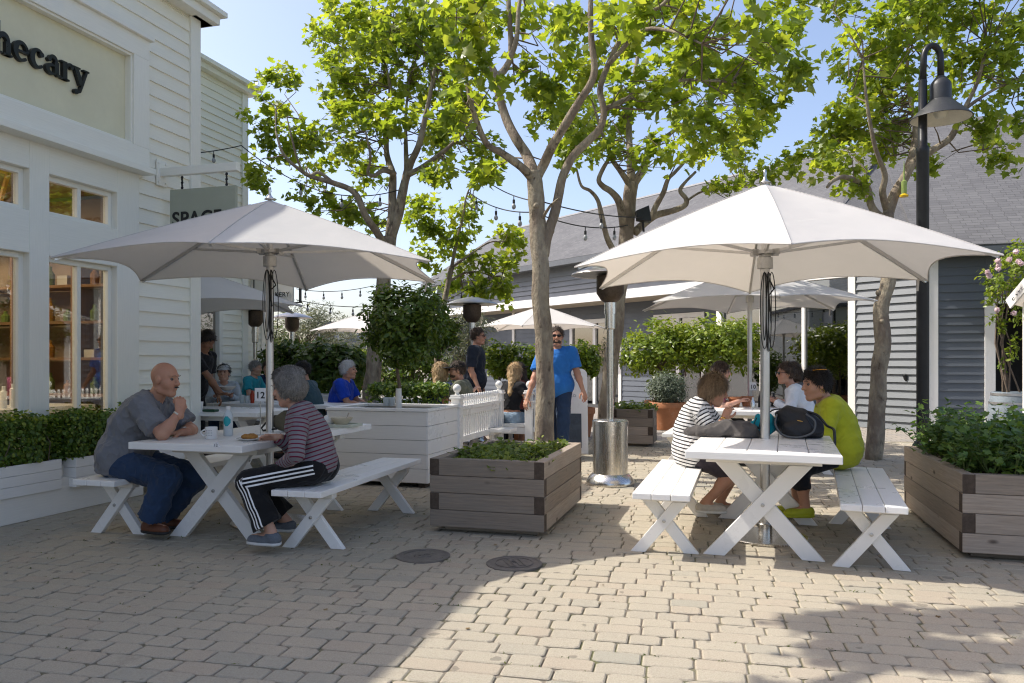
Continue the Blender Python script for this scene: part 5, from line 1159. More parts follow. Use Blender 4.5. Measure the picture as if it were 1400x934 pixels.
# the tree whose shade falls on the open paving; it stands by the shop just outside the picture
ot = at(700, 495, 2.4)
def near_tree():
    base = Vector((-3.3, 2.3, 0)); t_ = thing('plane_tree', 'plane tree by the shop front whose shade dapples the open paving', 'tree', base, 0, 'plane trees in the plaza')
    path, ro = smooth_path([base-UP*.05, base+UP*1.5, base+Vector((.1, .1, 2.9)), base+Vector((.3, .5, 3.8)), base+Vector((.9, 1.4, 4.6)), base+Vector((1.5, 2.0, 5.1))], [.13, .12, .1, .07, .05, .02]); b = MB(); b.tube(path, ro, 14); b.build('trunk', M_bark, t_, smooth=True)
    rr = np.random.default_rng(77); P, Nn, S = [], [], []
    for (c, rx, ry, rz) in (((-2.40, 4.50, 5.2), .28, .14, .2), ((-1.95, 4.55, 5.15), .36, .14, .2), ((-1.45, 4.55, 5.1), .34, .15, .2), ((-2.35, 4.12, 5.1), .32, .11, .15), ((-1.85, 4.05, 5.0), .40, .13, .2), ((-1.35, 4.15, 5.1), .34, .14, .2), ((-2.55, 4.28, 5.3), .18, .10, .12), ((-3.3, 3.0, 5.2), .8, .8, .5)):
        for _ in range(int(78*(rx*ry/.15)**.8)):
            d = rr.normal(size=3); d /= np.linalg.norm(d); tip = np.array(c)+d*rr.random()**.4*np.array([rx, ry, rz])
            for k in range(9): P.append(tip+rr.normal(size=3)*.05); Nn.append(np.array([0, 0, .8])+rr.normal(size=3)*.5); S.append(.12*rr.uniform(.6, 1.2))
    leaf_cloud('crown', P, Nn, S, PLANE_LEAF, LM_plane, t_)
near_tree()

# ------------------------------------------------------------------ greenery behind
def bush(name, label, c, rx, ry, rz, n, size, shape, m, seed, cat='bush', group=None, blobs=None):
    base = Vector((c[0], c[1], 0)); small_tree(name, label, base, [base, base+UP*max(.1, (c[2]-rz)*.6), Vector((c[0], c[1], max(.2, c[2]-rz*.6)))], blobs or [(Vector(c), rx, ry, rz), (Vector(c)+Vector((rx*.5, 0, rz*.2)), rx*.6, ry*.6, rz*.7), (Vector(c)+Vector((-rx*.5, .1, -.05)), rx*.6, ry*.6, rz*.75)], n, size, shape, m, cat, group, seed, .05)
def px(u, v, Y): return at(u, v, Y)
bush('olive_tree', 'pale grey green olive tree behind the far patio heater', px(415, 452, 19.5), 1.0, .9, .75, 3600, .12, THIN_LEAF, LM_olive, 51, 'tree', 'olive trees')
bush('olive_tree', 'pale olive tree seen under the far white parasol', px(490, 478, 24), 1.1, .9, .75, 2600, .13, THIN_LEAF, LM_olive, 52, 'tree', 'olive trees')
bush('olive_tree', 'grey green olive tree just behind the standing dark shirted man', px(640, 470, 15.2), .5, .5, .75, 2400, .09, THIN_LEAF, LM_olive, 53, 'tree', 'olive trees')
bush('broadleaf_bush', 'big dark green broadleaf bush behind the grey haired woman', px(450, 503, 13.4), .62, .5, .48, 3000, .12, OVAL_LEAF, LM_dark, 54, 'bush', 'broadleaf bushes')
bush('broadleaf_bush', 'dark green broadleaf bush beside the white annex', px(395, 495, 14.6), .55, .5, .42, 2000, .12, OVAL_LEAF, LM_dark, 55, 'bush', 'broadleaf bushes')
bush('broadleaf_bush', 'yellow green bush between the blue shirted man and the leaning trunk', px(490, 510, 15.5), .5, .4, .5, 1500, .11, OVAL_LEAF, LM_citrus_hi, 56, 'bush', 'broadleaf bushes')
bush('broadleaf_bush', 'sunlit broadleaf bush beyond the lollipop citrus tree', px(560, 510, 17), .9, .5, .6, 2200, .12, OVAL_LEAF, LM_citrus, 57, 'bush', 'broadleaf bushes')
h1 = atx(548, 9.6); 
def box_hedge(label, a, b_, dep, z0, z1, n, seed):
    a = Vector(a); b_ = Vector(b_); d = (b_-a); ln = d.length; d.normalize(); q = Vector((-d.y, d.x, 0)); t_ = thing('low_hedge', label, 'hedge', (a+b_)/2); rr = random.Random(seed); P = []; Nn = []
    for _ in range(n):
        f = rr.random(); s_ = rr.uniform(0, ln)
        if f < .5: p = (s_, rr.uniform(-.03, .08), rr.uniform(z0, z1))
        else: p = (s_, rr.uniform(0, dep), z1+rr.uniform(-.08, .05))
        P.append(tuple(a+d*p[0]+q*p[1]+UP*p[2])); Nn.append((rr.gauss(0, .6), rr.gauss(-.4, .6), .8+rr.gauss(0, .4)))
    leaf_cloud('foliage', P, Nn, RNG.uniform(.04, .075, n), OVAL_LEAF, LM_box, t_); st = MB()
    for _ in range(int(ln*14)): s_ = rr.uniform(0, ln); p = a+d*s_+q*dep*.4; st.tube([p, p+UP*z1*.6, p+UP*z1*.95+Vector((rr.gauss(0, .05), rr.gauss(0, .05), 0))], [.012, .008, .004], 4, cap=False)
    st.build('branches', M_bark_thin, t_)
box_hedge('low green hedge just behind the white planter box', (-1.85, 9.75, 0), (-.85, 9.6, 0), .45, .1, .95, 4200, 61)
box_hedge('long clipped hedge closing the far end of the plaza', (-14, 32, 0), (3.5, 30, 0), 1.0, .1, 1.75, 9000, 62)
ft = MB(); 
def far_wood():
    rr = np.random.default_rng(5); P = []; Nn = []; S = []
    for _ in range(60):
        c = np.array([rr.uniform(-42, 8), rr.uniform(58, 75), rr.uniform(1.0, 2.6)])
        d = rr.normal(size=(150, 3)); d /= np.linalg.norm(d, axis=1, keepdims=True); P.append(c+d*np.array([1.9, 1.5, 1.5])*rr.random((150, 1))**.3); Nn.append(d+rr.normal(size=(150, 3))*.4)
    P = np.concatenate(P); Nn = np.concatenate(Nn); o = leaf_cloud('distant_trees', P, Nn, rr.uniform(.35, .7, len(P)), OVAL_LEAF, LM_dark); o['kind'] = 'stuff'; o['label'] = 'hazy line of dark trees far beyond the plaza'; o['category'] = 'woods'
far_wood()
fb_ = thing('distant_house', 'small grey house with a white balcony far beyond the parasols', 'house', atx(470, 42))
b = MB(); q = atx(472, 42); b.box(q+UP*1.6, 2.6, 3, 3.2); b.build('wall', mat('far_grey_wall', (.30, .31, .33), .7), fb_)
b = MB(); b.box(q+UP*3.3, 3.0, 3.4, .2); b.box(q+Vector((.2, -1.4, 2.35)), 2.4, .4, .12); b.build('roof', mat('far_roof', (.14, .15, .17), .7), fb_)
for k_ in range(2): b = MB(); b.box(q+Vector((-.6+1.2*k_, -1.53, 2.75)), .7, .06, .5); b.build('window', M_glass_dark, fb_)
b = MB(); b.box(q+Vector((-.2, -1.6, 1.9)), 2.0, .06, .3); b.build('balcony', M_white2, fb_)

# ------------------------------------------------------------------ string lights and small fixtures
M_bulb = mat('clear_bulb', (.32, .33, .33), .1, 0, .05, 8, spec=.8)
def string_light(label, pts, nb, sag=.15, drop=.0):
    t_ = thing('string_light', label, 'string lights', pts[0], 0, 'string lights across the plaza'); b = MB(); bulbs = []
    for a, c in zip(pts[:-1], pts[1:]):
        P = [a.lerp(c, i/16)-UP*sag*4*(i/16)*(1-i/16) for i in range(17)]; b.tube(P, .008, 5, cap=False)
        for k in range(nb): f = (k+.5)/nb; bulbs.append(a.lerp(c, f)-UP*sag*4*f*(1-f))
    b.build('cord', M_rubber, t_)
    for p in bulbs:
        b = MB(); b.lathe([(.006, 0), (.006, -.05), (.017, -.055), (.017, -.10), (.014, -.105)], p, 8); so_ = b.build('socket', M_rubber, t_)
        b = MB(); b.lathe([(.013, -.105), (.028, -.135), (.03, -.155), (.018, -.18), (.001, -.187)], p-pts[0], 10); sub(b, 'bulb', M_bulb, so_, smooth=True)
string_light('string of bulbs from the white annex to the leaning plane tree', [sp2(11.0, .05, at(268, 183, 9.7).z), at(330, 199, 12.2), at(440, 262, 11.5), at(545, 260, 12)], 2, .08)
string_light('string of bulbs past the forked plane tree to the heater tree', [at(640, 262, 12.5), at(730, 290, 9.2), at(858, 308, 11.2)], 3, .10)
string_light('second string of bulbs crossing behind the forked plane tree', [at(672, 252, 12.0), at(745, 277, 8.6), at(880, 297, 11.4)], 1, .05)
string_light('far string of bulbs above the lollipop citrus tree', [at(405, 410, 15.5), at(560, 413, 15.5), at(640, 395, 13.5)], 5, .12)
string_light('highest far string of bulbs behind the shaded parasol', [at(405, 395, 17), at(505, 392, 17), at(600, 380, 15)], 4, .08)
fl_ = thing('floodlight', 'small black floodlight clamped to a bare limb of the heater tree', 'floodlight', at(880, 303, 11.4))
b = MB(); c_ = at(879, 294, 11.4); b.prism([(-.10, -.07), (.10, -.12), (.10, .12), (-.10, .07)], c_+Vector((0, -.06, 0)), (1, 0, .15), (-.15, 0, 1), (0, .14, 0)); b.build('housing', M_black, fl_, bevel=.01)
b = MB(); b.bar(c_+Vector((0, 0, -.1)), c_+Vector((.02, .05, -.24)), .03, .02); b.build('bracket', M_black, fl_)
hf = thing('bird_feeder', 'yellow and green hanging bird feeder under the lamp tree', 'bird feeder', at(1236, 262, 10.0))
b = MB(); c_ = at(1236, 262, 10.0); b.lathe([(.03, -.04), (.035, 0), (.035, .13), (.012, .15), (.004, .40)], c_, 12); b.build('bottle', mat('feeder_bottle', (.45, .55, .2), .2, 0, .05, 5, trans=.5), hf, smooth='auto')
b = MB(); b.lathe([(.001, -.075), (.05, -.07), (.055, -.05), (.03, -.03)], c_, 14); b.build('tray', mat('yellow_plastic', (.75, .48, .02), .4), hf, smooth='auto')
# ------------------------------------------------------------------ people: bodies grown as one surface from a distance field
def V3(v): return np.array([v[0], v[1], v[2]], float)
def unit(v): v = np.asarray(v, float); return v/(np.linalg.norm(v)+1e-9)
class Field:
    def __init__(s, h): s.h = h; s.prims = []
    def cone(s, a, b, ra, rb, k=.03, cut=None): s.prims.append(('c', V3(a), V3(b), ra, rb, k, cut)); return s
    def ell(s, c, r, ax, k=.03, cut=None): s.prims.append(('e', V3(c), np.array(ax, float), np.array(r, float), 0, k, cut)); return s
    def neg(s, c, r, ax=None, k=.012): s.prims.append(('n', V3(c), np.eye(3) if ax is None else np.array(ax, float), np.array(r, float) if np.ndim(r) else np.array([r]*3), 0, k, None)); return s
    def bounds(s, p):
        if p[0] == 'c':
            m = max(p[3], p[4]); return np.minimum(p[1], p[2])-m, np.maximum(p[1], p[2])+m
        m = p[3].max(); return p[1]-m, p[1]+m
    def dist(s, p, X):
        if p[0] == 'c':
            ba = p[2]-p[1]; t = np.clip(((X-p[1])@ba)/(ba@ba+1e-12), 0, 1); d = np.linalg.norm(X-p[1]-t[..., None]*ba, axis=-1)-(p[3]+(p[4]-p[3])*t)
        else:
            q = (X-p[1])@p[2].T; k0 = np.linalg.norm(q/p[3], axis=-1); k1 = np.linalg.norm(q/(p[3]**2), axis=-1)+1e-9; d = k0*(k0-1)/k1
        if p[6] is not None:
            for (c, n) in p[6]: d = np.maximum(d, (X-V3(c))@unit(n))
        return d
    def mesh(s, disp=None, cuts=None):
        lo = np.min([s.bounds(p)[0] for p in s.prims if p[0] != 'n'], 0)-.03; hi = np.max([s.bounds(p)[1] for p in s.prims if p[0] != 'n'], 0)+.03
        h = s.h; n = np.ceil((hi-lo)/h).astype(int)+1; Fd = np.full(n, .08, np.float32)
        for p in s.prims:
            a, b = s.bounds(p); i0 = np.clip(((a-.05-lo)/h).astype(int), 0, n-1); i1 = np.clip(((b+.05-lo)/h).astype(int)+2, 1, n)
            g = np.stack(np.meshgrid(*[lo[j]+h*np.arange(i0[j], i1[j]) for j in range(3)], indexing='ij'), -1); d = s.dist(p, g); sl = tuple(slice(i0[j], i1[j]) for j in range(3)); f = Fd[sl]; k = p[5]
            if p[0] == 'n': m = np.maximum(k-np.abs(f+d), 0)/k; Fd[sl] = np.maximum(f, -d)+m*m*k/4
            else: m = np.maximum(k-np.abs(f-d), 0)/k; Fd[sl] = np.minimum(f, d)-m*m*k/4
        if disp is not None or cuts:
            near = np.abs(Fd) < .06; idx = np.argwhere(near); X = lo+h*idx
            val = Fd[near]
            if disp is not None: val = val-disp(X)
            for (c, nn) in (cuts or []): val = np.maximum(val, (X-V3(c))@unit(nn))
            Fd[near] = val
        return nets(Fd, lo, h)
def nets(Fd, lo, h):
    sgn = Fd < 0; c = [(i, j, k) for i in (0, 1) for j in (0, 1) for k in (0, 1)]; n = np.array(Fd.shape)-1
    sub_ = [sgn[i:i+n[0], j:j+n[1], k:k+n[2]] for i, j, k in c]; cnt = np.sum(sub_, 0); mask = (cnt > 0) & (cnt < 8); idx = np.argwhere(mask)
    if len(idx) == 0: return np.zeros((0, 3)), []
    vals = np.stack([Fd[idx[:, 0]+i, idx[:, 1]+j, idx[:, 2]+k] for i, j, k in c], 1); off = np.array(c, float); acc = np.zeros((len(idx), 3)); num = np.zeros(len(idx))
    for a in range(8):
        for b in range(a+1, 8):
            if np.abs(off[a]-off[b]).sum() != 1: continue
            cr = (vals[:, a] < 0) != (vals[:, b] < 0); t = vals[:, a]/(vals[:, a]-vals[:, b]+1e-12*(~cr)); pos = off[a]+t[:, None]*(off[b]-off[a]); acc[cr] += pos[cr]; num[cr] += 1
    Vv = lo+h*(idx+acc/num[:, None]); ids = -np.ones(mask.shape, int); ids[mask] = np.arange(len(idx)); faces = []
    for ax in range(3):
        o = [1, 2, 0][ax]; q = [2, 0, 1][ax]; s0 = [slice(1, -1)]*3; s0[ax] = slice(0, -1); s1 = list(s0); s1[ax] = slice(1, None)
        A = sgn[tuple(s0)]; B = sgn[tuple(s1)]; e = np.argwhere(A != B); st = A[tuple(e.T)]; e = e+np.array([0 if j == ax else 1 for j in range(3)])
        do = np.zeros(3, int); do[o] = 1; dq = np.zeros(3, int); dq[q] = 1
        g = lambda w: ids[tuple(w.T)]
        ok = np.all((e < np.array(ids.shape)), 1); e = e[ok]; st = st[ok]
        f = np.stack([g(e-do-dq), g(e-dq), g(e), g(e-do)], 1); f[~st] = f[~st][:, ::-1]; faces.append(f[(f >= 0).all(1)])
    return Vv, np.concatenate(faces)
def mesh_obj(name, parts, mats, root, attrs=None):
    """parts: list of (V, F, material index); joined into one mesh object under root"""
    VV, FF, MI, o = [], [], [], 0
    for V_, F_, mi in parts:
        if len(V_) == 0: continue
        VV.append(V_); FF += [[int(a)+o for a in f] for f in F_]; MI += [mi]*len(F_); o += len(V_)
    VV = np.concatenate(VV); org = np.array(EMPTY_M[root.name].translation)
    me = bpy.data.meshes.new(name); me.from_pydata((VV-org).tolist(), [], FF)
    for m in mats: me.materials.append(m)
    me.polygons.foreach_set('material_index', MI); me.polygons.foreach_set('use_smooth', [True]*len(FF))
    for k, v in (attrs or {}).items(): a = me.attributes.new(k, 'FLOAT', 'POINT'); a.data.foreach_set('value', np.asarray(v, np.float32))
    ob = bpy.data.objects.new(name, me); col.objects.link(ob); ob.parent = root; return ob
def ballmesh(c, r, n=10, ax=None, sc=(1, 1, 1)):
    b = MB(); b.ball((0, 0, 0), 1, n); V_ = np.array(b.v)*np.array(sc)*r
    if ax is not None: V_ = V_@np.array(ax)
    return V_+V3(c), b.f
def unit_rows(a): return a/np.maximum(np.linalg.norm(a, axis=1, keepdims=True), 1e-9)
def wave_noise(fr, seed, warp=1.5):
    r_ = np.random.default_rng(seed); K = r_.normal(size=(5, 3)); K /= np.linalg.norm(K, axis=1, keepdims=True); K *= fr*r_.uniform(.6, 1.5, (5, 1)); ph = r_.uniform(0, 6.28, 5)
    def f(X):
        w_ = np.sin(X@(K[0]*.5)+ph[0])*warp; return (np.sin(X@K[1]+ph[1]+w_)+np.sin(X@K[2]+ph[2]+w_)+np.sin(X@K[3]+ph[3])+np.sin(X@K[4]*1.7+ph[4]+w_)*.6)/3.6
    return f
def skinmat(name, c, red=(.45, .14, .09)):
    if name in MATS: return MATS[name]
    m, t, out = nt(name); ob = N(t, 'ShaderNodeTexCoord').outputs['Object']; f = noise_fac(t, ob, 11, 4, .6, .35, .75); f2 = noise_fac(t, ob, 90, 3)
    cc = mixc(t, math_(t, 'MULTIPLY', f, .35), c4(c), c4(red)); cc = mixc(t, math_(t, 'MULTIPLY', f2, .25), cc, c4(c, .8))
    p = N(t, 'ShaderNodeBsdfPrincipled', Roughness=.5); p.inputs['Specular IOR Level'].default_value = .35; p.inputs['Subsurface Weight'].default_value = .12; p.inputs['Subsurface Radius'].default_value = (.02, .008, .004); p.inputs['Subsurface Scale'].default_value = .3
    L(t, cc, p.inputs['Base Color']); L(t, bump(t, f2, .12, .003), p.inputs['Normal']); L(t, p.outputs[0], out.inputs[0]); MATS[name] = m; return m
def clothmat(name, c, stripe=None, attr='sc', bands=None):
    """knit cloth; stripe = (colour, period, share); bands = list of (centre, half width) across attribute attr"""
    if name in MATS: return MATS[name]
    m, t, out = nt(name); ob = N(t, 'ShaderNodeTexCoord').outputs['Object']; f = noise_fac(t, ob, 8, 5); f2 = noise_fac(t, ob, 260, 2)
    base = mixc(t, f, c4(c, .86), c4(c, 1.1))
    if stripe:
        a = N(t, 'ShaderNodeAttribute', attribute_name=attr).outputs['Fac']; fr = math_(t, 'FRACT', math_(t, 'DIVIDE', a, stripe[1])); base = mixc(t, math_(t, 'LESS_THAN', fr, stripe[2]), base, c4(stripe[0]))
    if bands:
        a = N(t, 'ShaderNodeAttribute', attribute_name='st').outputs['Fac']; tot_ = None
        for (cc_, hw) in bands: k = math_(t, 'LESS_THAN', math_(t, 'ABSOLUTE', math_(t, 'SUBTRACT', a, cc_)), hw); tot_ = k if tot_ is None else math_(t, 'MAXIMUM', tot_, k)
        base = mixc(t, tot_, base, c4((.8, .8, .8)))
    base = mixc(t, math_(t, 'MULTIPLY', f2, .3), base, c4(c, .7)) if not (stripe or bands) else base
    p = N(t, 'ShaderNodeBsdfPrincipled', Roughness=.85); p.inputs['Specular IOR Level'].default_value = .15; p.inputs['Sheen Weight'].default_value = .1
    L(t, base, p.inputs['Base Color']); nf = N(t, 'ShaderNodeTexNoise', Scale=5.0, Detail=2, Roughness=.45, Distortion=1.2); L(t, ob, nf.inputs['Vector']); L(t, bump(t, f2, .2, .003, bump(t, nf.outputs[0], .7, .05)), p.inputs['Normal']); L(t, p.outputs[0], out.inputs[0]); MATS[name] = m; return m
def hairmat(name, c, c2):
    if name in MATS: return MATS[name]
    m, t, out = nt(name); ob = N(t, 'ShaderNodeTexCoord').outputs['Object']; mp = N(t, 'ShaderNodeMapping'); mp.inputs['Scale'].default_value = (1, 1, .22); L(t, ob, mp.inputs[0]); f = noise_fac(t, mp.outputs[0], 75, 5, .7, .36, .64); f2 = noise_fac(t, mp.outputs[0], 22, 4)
    cc = mixc(t, f, c4(c), c4(c2)); cc = mixc(t, math_(t, 'MULTIPLY', f2, .5), cc, c4(c, .6)); p = N(t, 'ShaderNodeBsdfPrincipled', Roughness=.5); p.inputs['Specular IOR Level'].default_value = .4
    L(t, cc, p.inputs['Base Color']); L(t, bump(t, f, .6, .006), p.inputs['Normal']); L(t, p.outputs[0], out.inputs[0]); MATS[name] = m; return m
M_eye = mat('eye_white', (.13, .10, .085), .6, 0, .02); M_iris = mat('dark_iris', (.03, .02, .015), .2, 0, .02); M_lens = mat('dark_lens', (.012, .012, .014), .12, 0, .05); M_gold = mat('gold_metal', (.75, .5, .15), .25, 1.0, .05)
HAIR = dict(grey=hairmat('grey_hair', (.20, .185, .165), (.42, .40, .37)), blonde=hairmat('blonde_hair', (.34, .20, .085), (.62, .44, .22)), ash=hairmat('ash_blonde_hair', (.17, .105, .055), (.40, .28, .16)), dark=hairmat('dark_hair', (.012, .009, .008), (.045, .033, .026)), brown=hairmat('brown_hair', (.035, .02, .012), (.10, .06, .035)), white=hairmat('white_hair', (.5, .5, .49), (.75, .75, .74)), stub=hairmat('stubble_hair', (.16, .12, .10), (.25, .2, .17)))
SK = dict(tan=skinmat('tanned_skin', (.50, .27, .175)), fair=skinmat('fair_skin', (.58, .345, .245)), brown=skinmat('brown_skin', (.30, .155, .09), (.26, .09, .06)), deep=skinmat('sun_tanned_skin', (.52, .28, .18), (.42, .16, .10)))

def elbow(S, W, la, lb, hint):
    S, W = V3(S), V3(W); d = W-S; D = np.linalg.norm(d)
    if D > (la+lb)*.995: la *= D/(la+lb)*1.01; lb *= D/(la+lb)*1.01
    D = max(D, abs(la-lb)+.02); x = (la*la-lb*lb+D*D)/(2*D); hh = math.sqrt(max(la*la-x*x, 1e-6)); u = unit(d); hn = V3(hint)-u*(V3(hint)@u); return S+u*x+unit(hn)*hh
def hand(parts, wrist, d, n, thumb, curl, h, sc=1.0):
    """palm, four unequal bent fingers and a thumb leaving the side of the palm"""
    w = V3(wrist); d = unit(d); n = unit(np.asarray(n)-d*(np.asarray(n)@d)); x = unit(np.cross(d, n)); x = x if x@V3(thumb) > 0 else -x
    f = Field(h); kn = w+d*.088*sc
    f.cone(w-d*.03, w+d*.01, .027*sc, .026*sc, .01)
    for i, o in enumerate((.027, .009, -.009, -.026)): f.cone(w+d*.012+x*o*.7*sc, kn+x*o*sc-d*(.004+.004*abs(i-1))*sc, .0145*sc, .0125*sc, .012)
    for i, (o, ln) in enumerate(((.028, .070), (.009, .080), (-.010, .074), (-.027, .056))):
        p = kn+x*o*sc-d*(.004+.005*abs(i-1))*sc; a = curl*.55; sp_ = .06*(1.5-i)
        for j, fr in enumerate((.45, .32, .25)):
            q = p+(d*math.cos(a)+n*math.sin(a)+x*sp_*(1-curl*.7))*ln*fr*sc; f.cone(p, q, (.0093-.0009*j)*sc, (.0087-.0009*j)*sc, .003); p = q; a += curl*(.95-.15*j)
    tb0 = w+d*.025*sc+x*.024*sc+n*.006; t1 = tb0+(d*.55+x*.62+n*.45*curl)*.042*sc; t2 = t1+(d*.75+x*.25+n*.6*curl)*.034*sc; t3 = t2+(d*.85-x*.1*curl+n*.5*curl)*.024*sc
    f.cone(tb0, t1, .0145*sc, .0115*sc, .008); f.cone(t1, t2, .0112*sc, .0100*sc, .004); f.cone(t2, t3, .0100*sc, .0080*sc, .004)
    V_, F_ = f.mesh(); parts.append((V_, F_, 0))

def person(label, J, skin='fair', h=.0085, w=1.0, fem=False, top=None, legs=None, shoe=None, hair=None, belly=0., face=True, glasses=None, cap=None, hands=None, stripes_on_leg=False, beard=False, hs=1.0, loose=1.0, collar=False, head_noise=0, extras=None, group=None, bare_mid=0.):
    g = lambda k: V3(J[k]); pel, che, hd = g('pel'), g('che'), g('head'); shl, shr = g('shl'), g('shr'); lat = unit(shl-shr); up = unit(che-pel); fwd = unit(np.cross(lat, up)); lat = np.cross(up, fwd); AX = [lat, fwd, up]
    root = thing('person', label, 'person', (pel[0], pel[1], 0.0), 0, group); parts = []
    plat = unit(g('hil')-g('hir')); pfw = unit(np.cross(plat, [0, 0, 1])); PAX = [plat, pfw, np.cross(plat, pfw)]
    mid = g('mid') if 'mid' in J else (pel+che)/2; s = J.get('s', 1.0); ms = 1.0 if not fem else .88
    def torso(f, inf, cut=None):
        f.ell(pel+up*.03*s, ((.165+.01*fem)*w*s+inf, .125*w*s+inf, .125*s+inf), PAX, .06, cut)
        f.ell(mid+fwd*belly*.04, (.142*ms*w*s+inf, (.105+belly*.06)*w*s+inf, .17*s+inf), AX, .07, cut); f.ell(mid*.42+che*.58-up*.015+fwd*.01, (.155*ms*w*s+inf, .112*w*s+inf, .17*s+inf), AX, .06, cut)
        f.cone(shl-lat*.035-up*.015, shr+lat*.035-up*.015, .058*s*(w*.5+.5)+inf, .058*s*(w*.5+.5)+inf, .06, cut)
        if fem:
            for sg in (-1, 1): f.ell(mid*.36+che*.64+fwd*.075*s+lat*sg*.07*s-up*.02, (.06*s+inf*.7, .06*s+inf*.7, .06*s+inf*.7), AX, .045, cut)
    nb = g('neck') if 'neck' in J else che+up*.055*s; look = unit(J['look']); hu = unit(V3(J.get('hup', (0, 0, 1)))-look*(V3(J.get('hup', (0, 0, 1)))@look)); hl = np.cross(hu, look); HA = [hl, look, hu]; H = lambda l_, f_, u_: hd+(hl*l_+look*f_+hu*u_)*hs
    B = Field(h); torso(B, 0)
    for a in 'lr':
        S, E, W_ = g('sh'+a), g('el'+a), g('wr'+a); B.cone(S, E, .050*s*w, .041*s*(w*.6+.4), .03); B.cone(E, W_, .040*s*(w*.6+.4), .0275*s, .02); B.ell(E*.68+W_*.32, (.043*s,)*3, AX, .03)
        K, A = g('kn'+a), g('an'+a); Hp = g('hi'+a); B.cone(Hp, K, .088*s*w, .058*s*w, .04); B.cone(K, A, .052*s*w, .036*s, .03); cd = unit(A-K); bk = -pfw-cd*(-pfw@cd); B.ell(K*.68+A*.32+unit(bk)*.018, (.048*s, .05*s, .09*s), [plat, np.cross(plat, cd), cd], .03)
        T_ = g('to'+a); B.cone(A-[0, 0, .03], T_+[0, 0, .02], .035, .026, .03)
    B.cone(nb-up*.05, hd-hu*.07*hs-look*.02*hs, .060*s*(w*.4+.6), .052*s*(.9 if fem else 1.05), .03)
    V_, F_ = B.mesh(); parts.append((V_, F_, 0))
    f = Field(min(h, .0055) if face else h); e = lambda p, r, k=.02: f.ell(p, [q*hs for q in r], HA, k)
    e(H(0, -.012, .022), (.076, .097, .094)); e(H(0, .030, -.045), (.058, .064, .066), .03); e(H(0, .066, -.100), (.024, .022, .018), .025); f.cone(nb+(hd-nb)*.1, H(0, -.02, -.06), .052*s, .05*s, .03)
    for sg in (-1, 1): e(H(sg*.036, .052, -.028), (.030, .030, .034)); f.cone(H(sg*.010, .083, .034), H(sg*.042, .068, .034), .011*hs, .010*hs, .012); e(H(sg*.077, -.004, -.008), (.010, .021, .032), .008); f.cone(H(sg*.05, .0, -.085), H(sg*.015, .065, -.1), .018*hs, .016*hs, .03)
    f.cone(H(0, .088, .020), H(0, .110, -.020), .009*hs, .0135*hs, .010); e(H(.011, .098, -.023), (.009, .010, .008), .006); e(H(-.011, .098, -.023), (.009, .010, .008), .006)
    if face:
        for sg in (-1, 1): f.neg(H(sg*.031, .099, .011), [.0150*hs, .013*hs, .0072*hs], HA, .010)
        e(H(0, .0925, -.055), (.023, .009, .0065), .006); e(H(0, .0905, -.066), (.021, .010, .0075), .006); f.neg(H(0, .103, -.0605), [.02*hs, .006*hs, .0016*hs], HA, .004)
        if belly > .5: e(H(0, .035, -.095), (.05, .05, .035), .03)
    V_, F_ = f.mesh(); parts.append((V_, F_, 0))
    if face:
        for sg in (-1, 1):
            V_, F_ = ballmesh(H(sg*.031, .0745, .011), .0118*hs, 12); parts.append((V_, F_, 1)); V_, F_ = ballmesh(H(sg*.031, .0805, .0105), .0072*hs, 8); parts.append((V_, F_, 2))
            b = MB(); b.tube([H(sg*.014, .099, .034), H(sg*.03, .098, .040), H(sg*.046, .085, .034)], [.0022, .0028, .0018], 6); parts.append((np.array(b.v), b.f, 3))
    for a in 'lr':
        W_, E = g('wr'+a), g('el'+a); hd_ = (hands or {}).get(a, {}); d = unit(hd_.get('d', W_-E)); n = hd_.get('n', (0, 0, -1)); th = hd_.get('t', fwd); hand(parts, W_, d, n, th, hd_.get('curl', .55), .0042 if h < .01 else .0065, s*hd_.get('sc', 1.0)*(0.92 if fem else 1.03))
    hm = HAIR[hair[1]] if hair else HAIR['stub']
    mesh_obj('body', parts, [SK[skin], M_eye, M_iris, hm], root)
    # ---- clothes
    wn = wave_noise(34, sum(map(ord, label)) % 997, 2.2); wn2 = wave_noise(52, sum(map(ord, label)) % 991, 3.0); fold = lambda amp: (lambda X: amp*1.5*np.maximum(wn(X), -.3)+amp*.95*np.clip(1-3.2*np.abs(wn2(X)), 0, 1))
    if top:
        f = Field(h); inf = top.get('inf', .014)*loose; hem = pel-up*top.get('hem', .04); cut = [(hem, -up)]
        torso(f, inf, cut)
        if top.get('hem', .04) > .06: f.ell(pel+up*.03*s, ((.178+.01*fem)*w*s+inf*1.3, .132*w*s+inf*1.5, .16*s+inf), PAX, .05, cut)
        arm_seg = []
        for a in 'lr':
            S, E, W_ = g('sh'+a), g('el'+a), g('wr'+a); sl = top.get('sleeve', .7); ri = inf*1.15
            if sl <= 1: e_ = S+(E-S)*sl; f.cone(S, e_, .052*s*w+ri, (.046*s*(w*.6+.4)+ri*1.25), .035, [(e_, E-S)])
            else: f.cone(S, E, .052*s*w+ri*.8, .042*s*(w*.6+.4)+ri*.8, .035); e_ = E+(W_-E)*(sl-1); f.cone(E, e_, .041*s*(w*.6+.4)+ri*.7, .030*s+ri*.7, .02, [(e_, W_-E)])
            arm_seg.append((S, E, W_))
        f.neg(nb+fwd*.03+up*.045, [.075*s, .085*s, .075*s] if not top.get('vneck') else [.07*s, .10*s, .12*s], AX, .01)
        V_, F_ = f.mesh(fold(top.get('fold', .0045)))
        sc_ = (V_-pel)@up
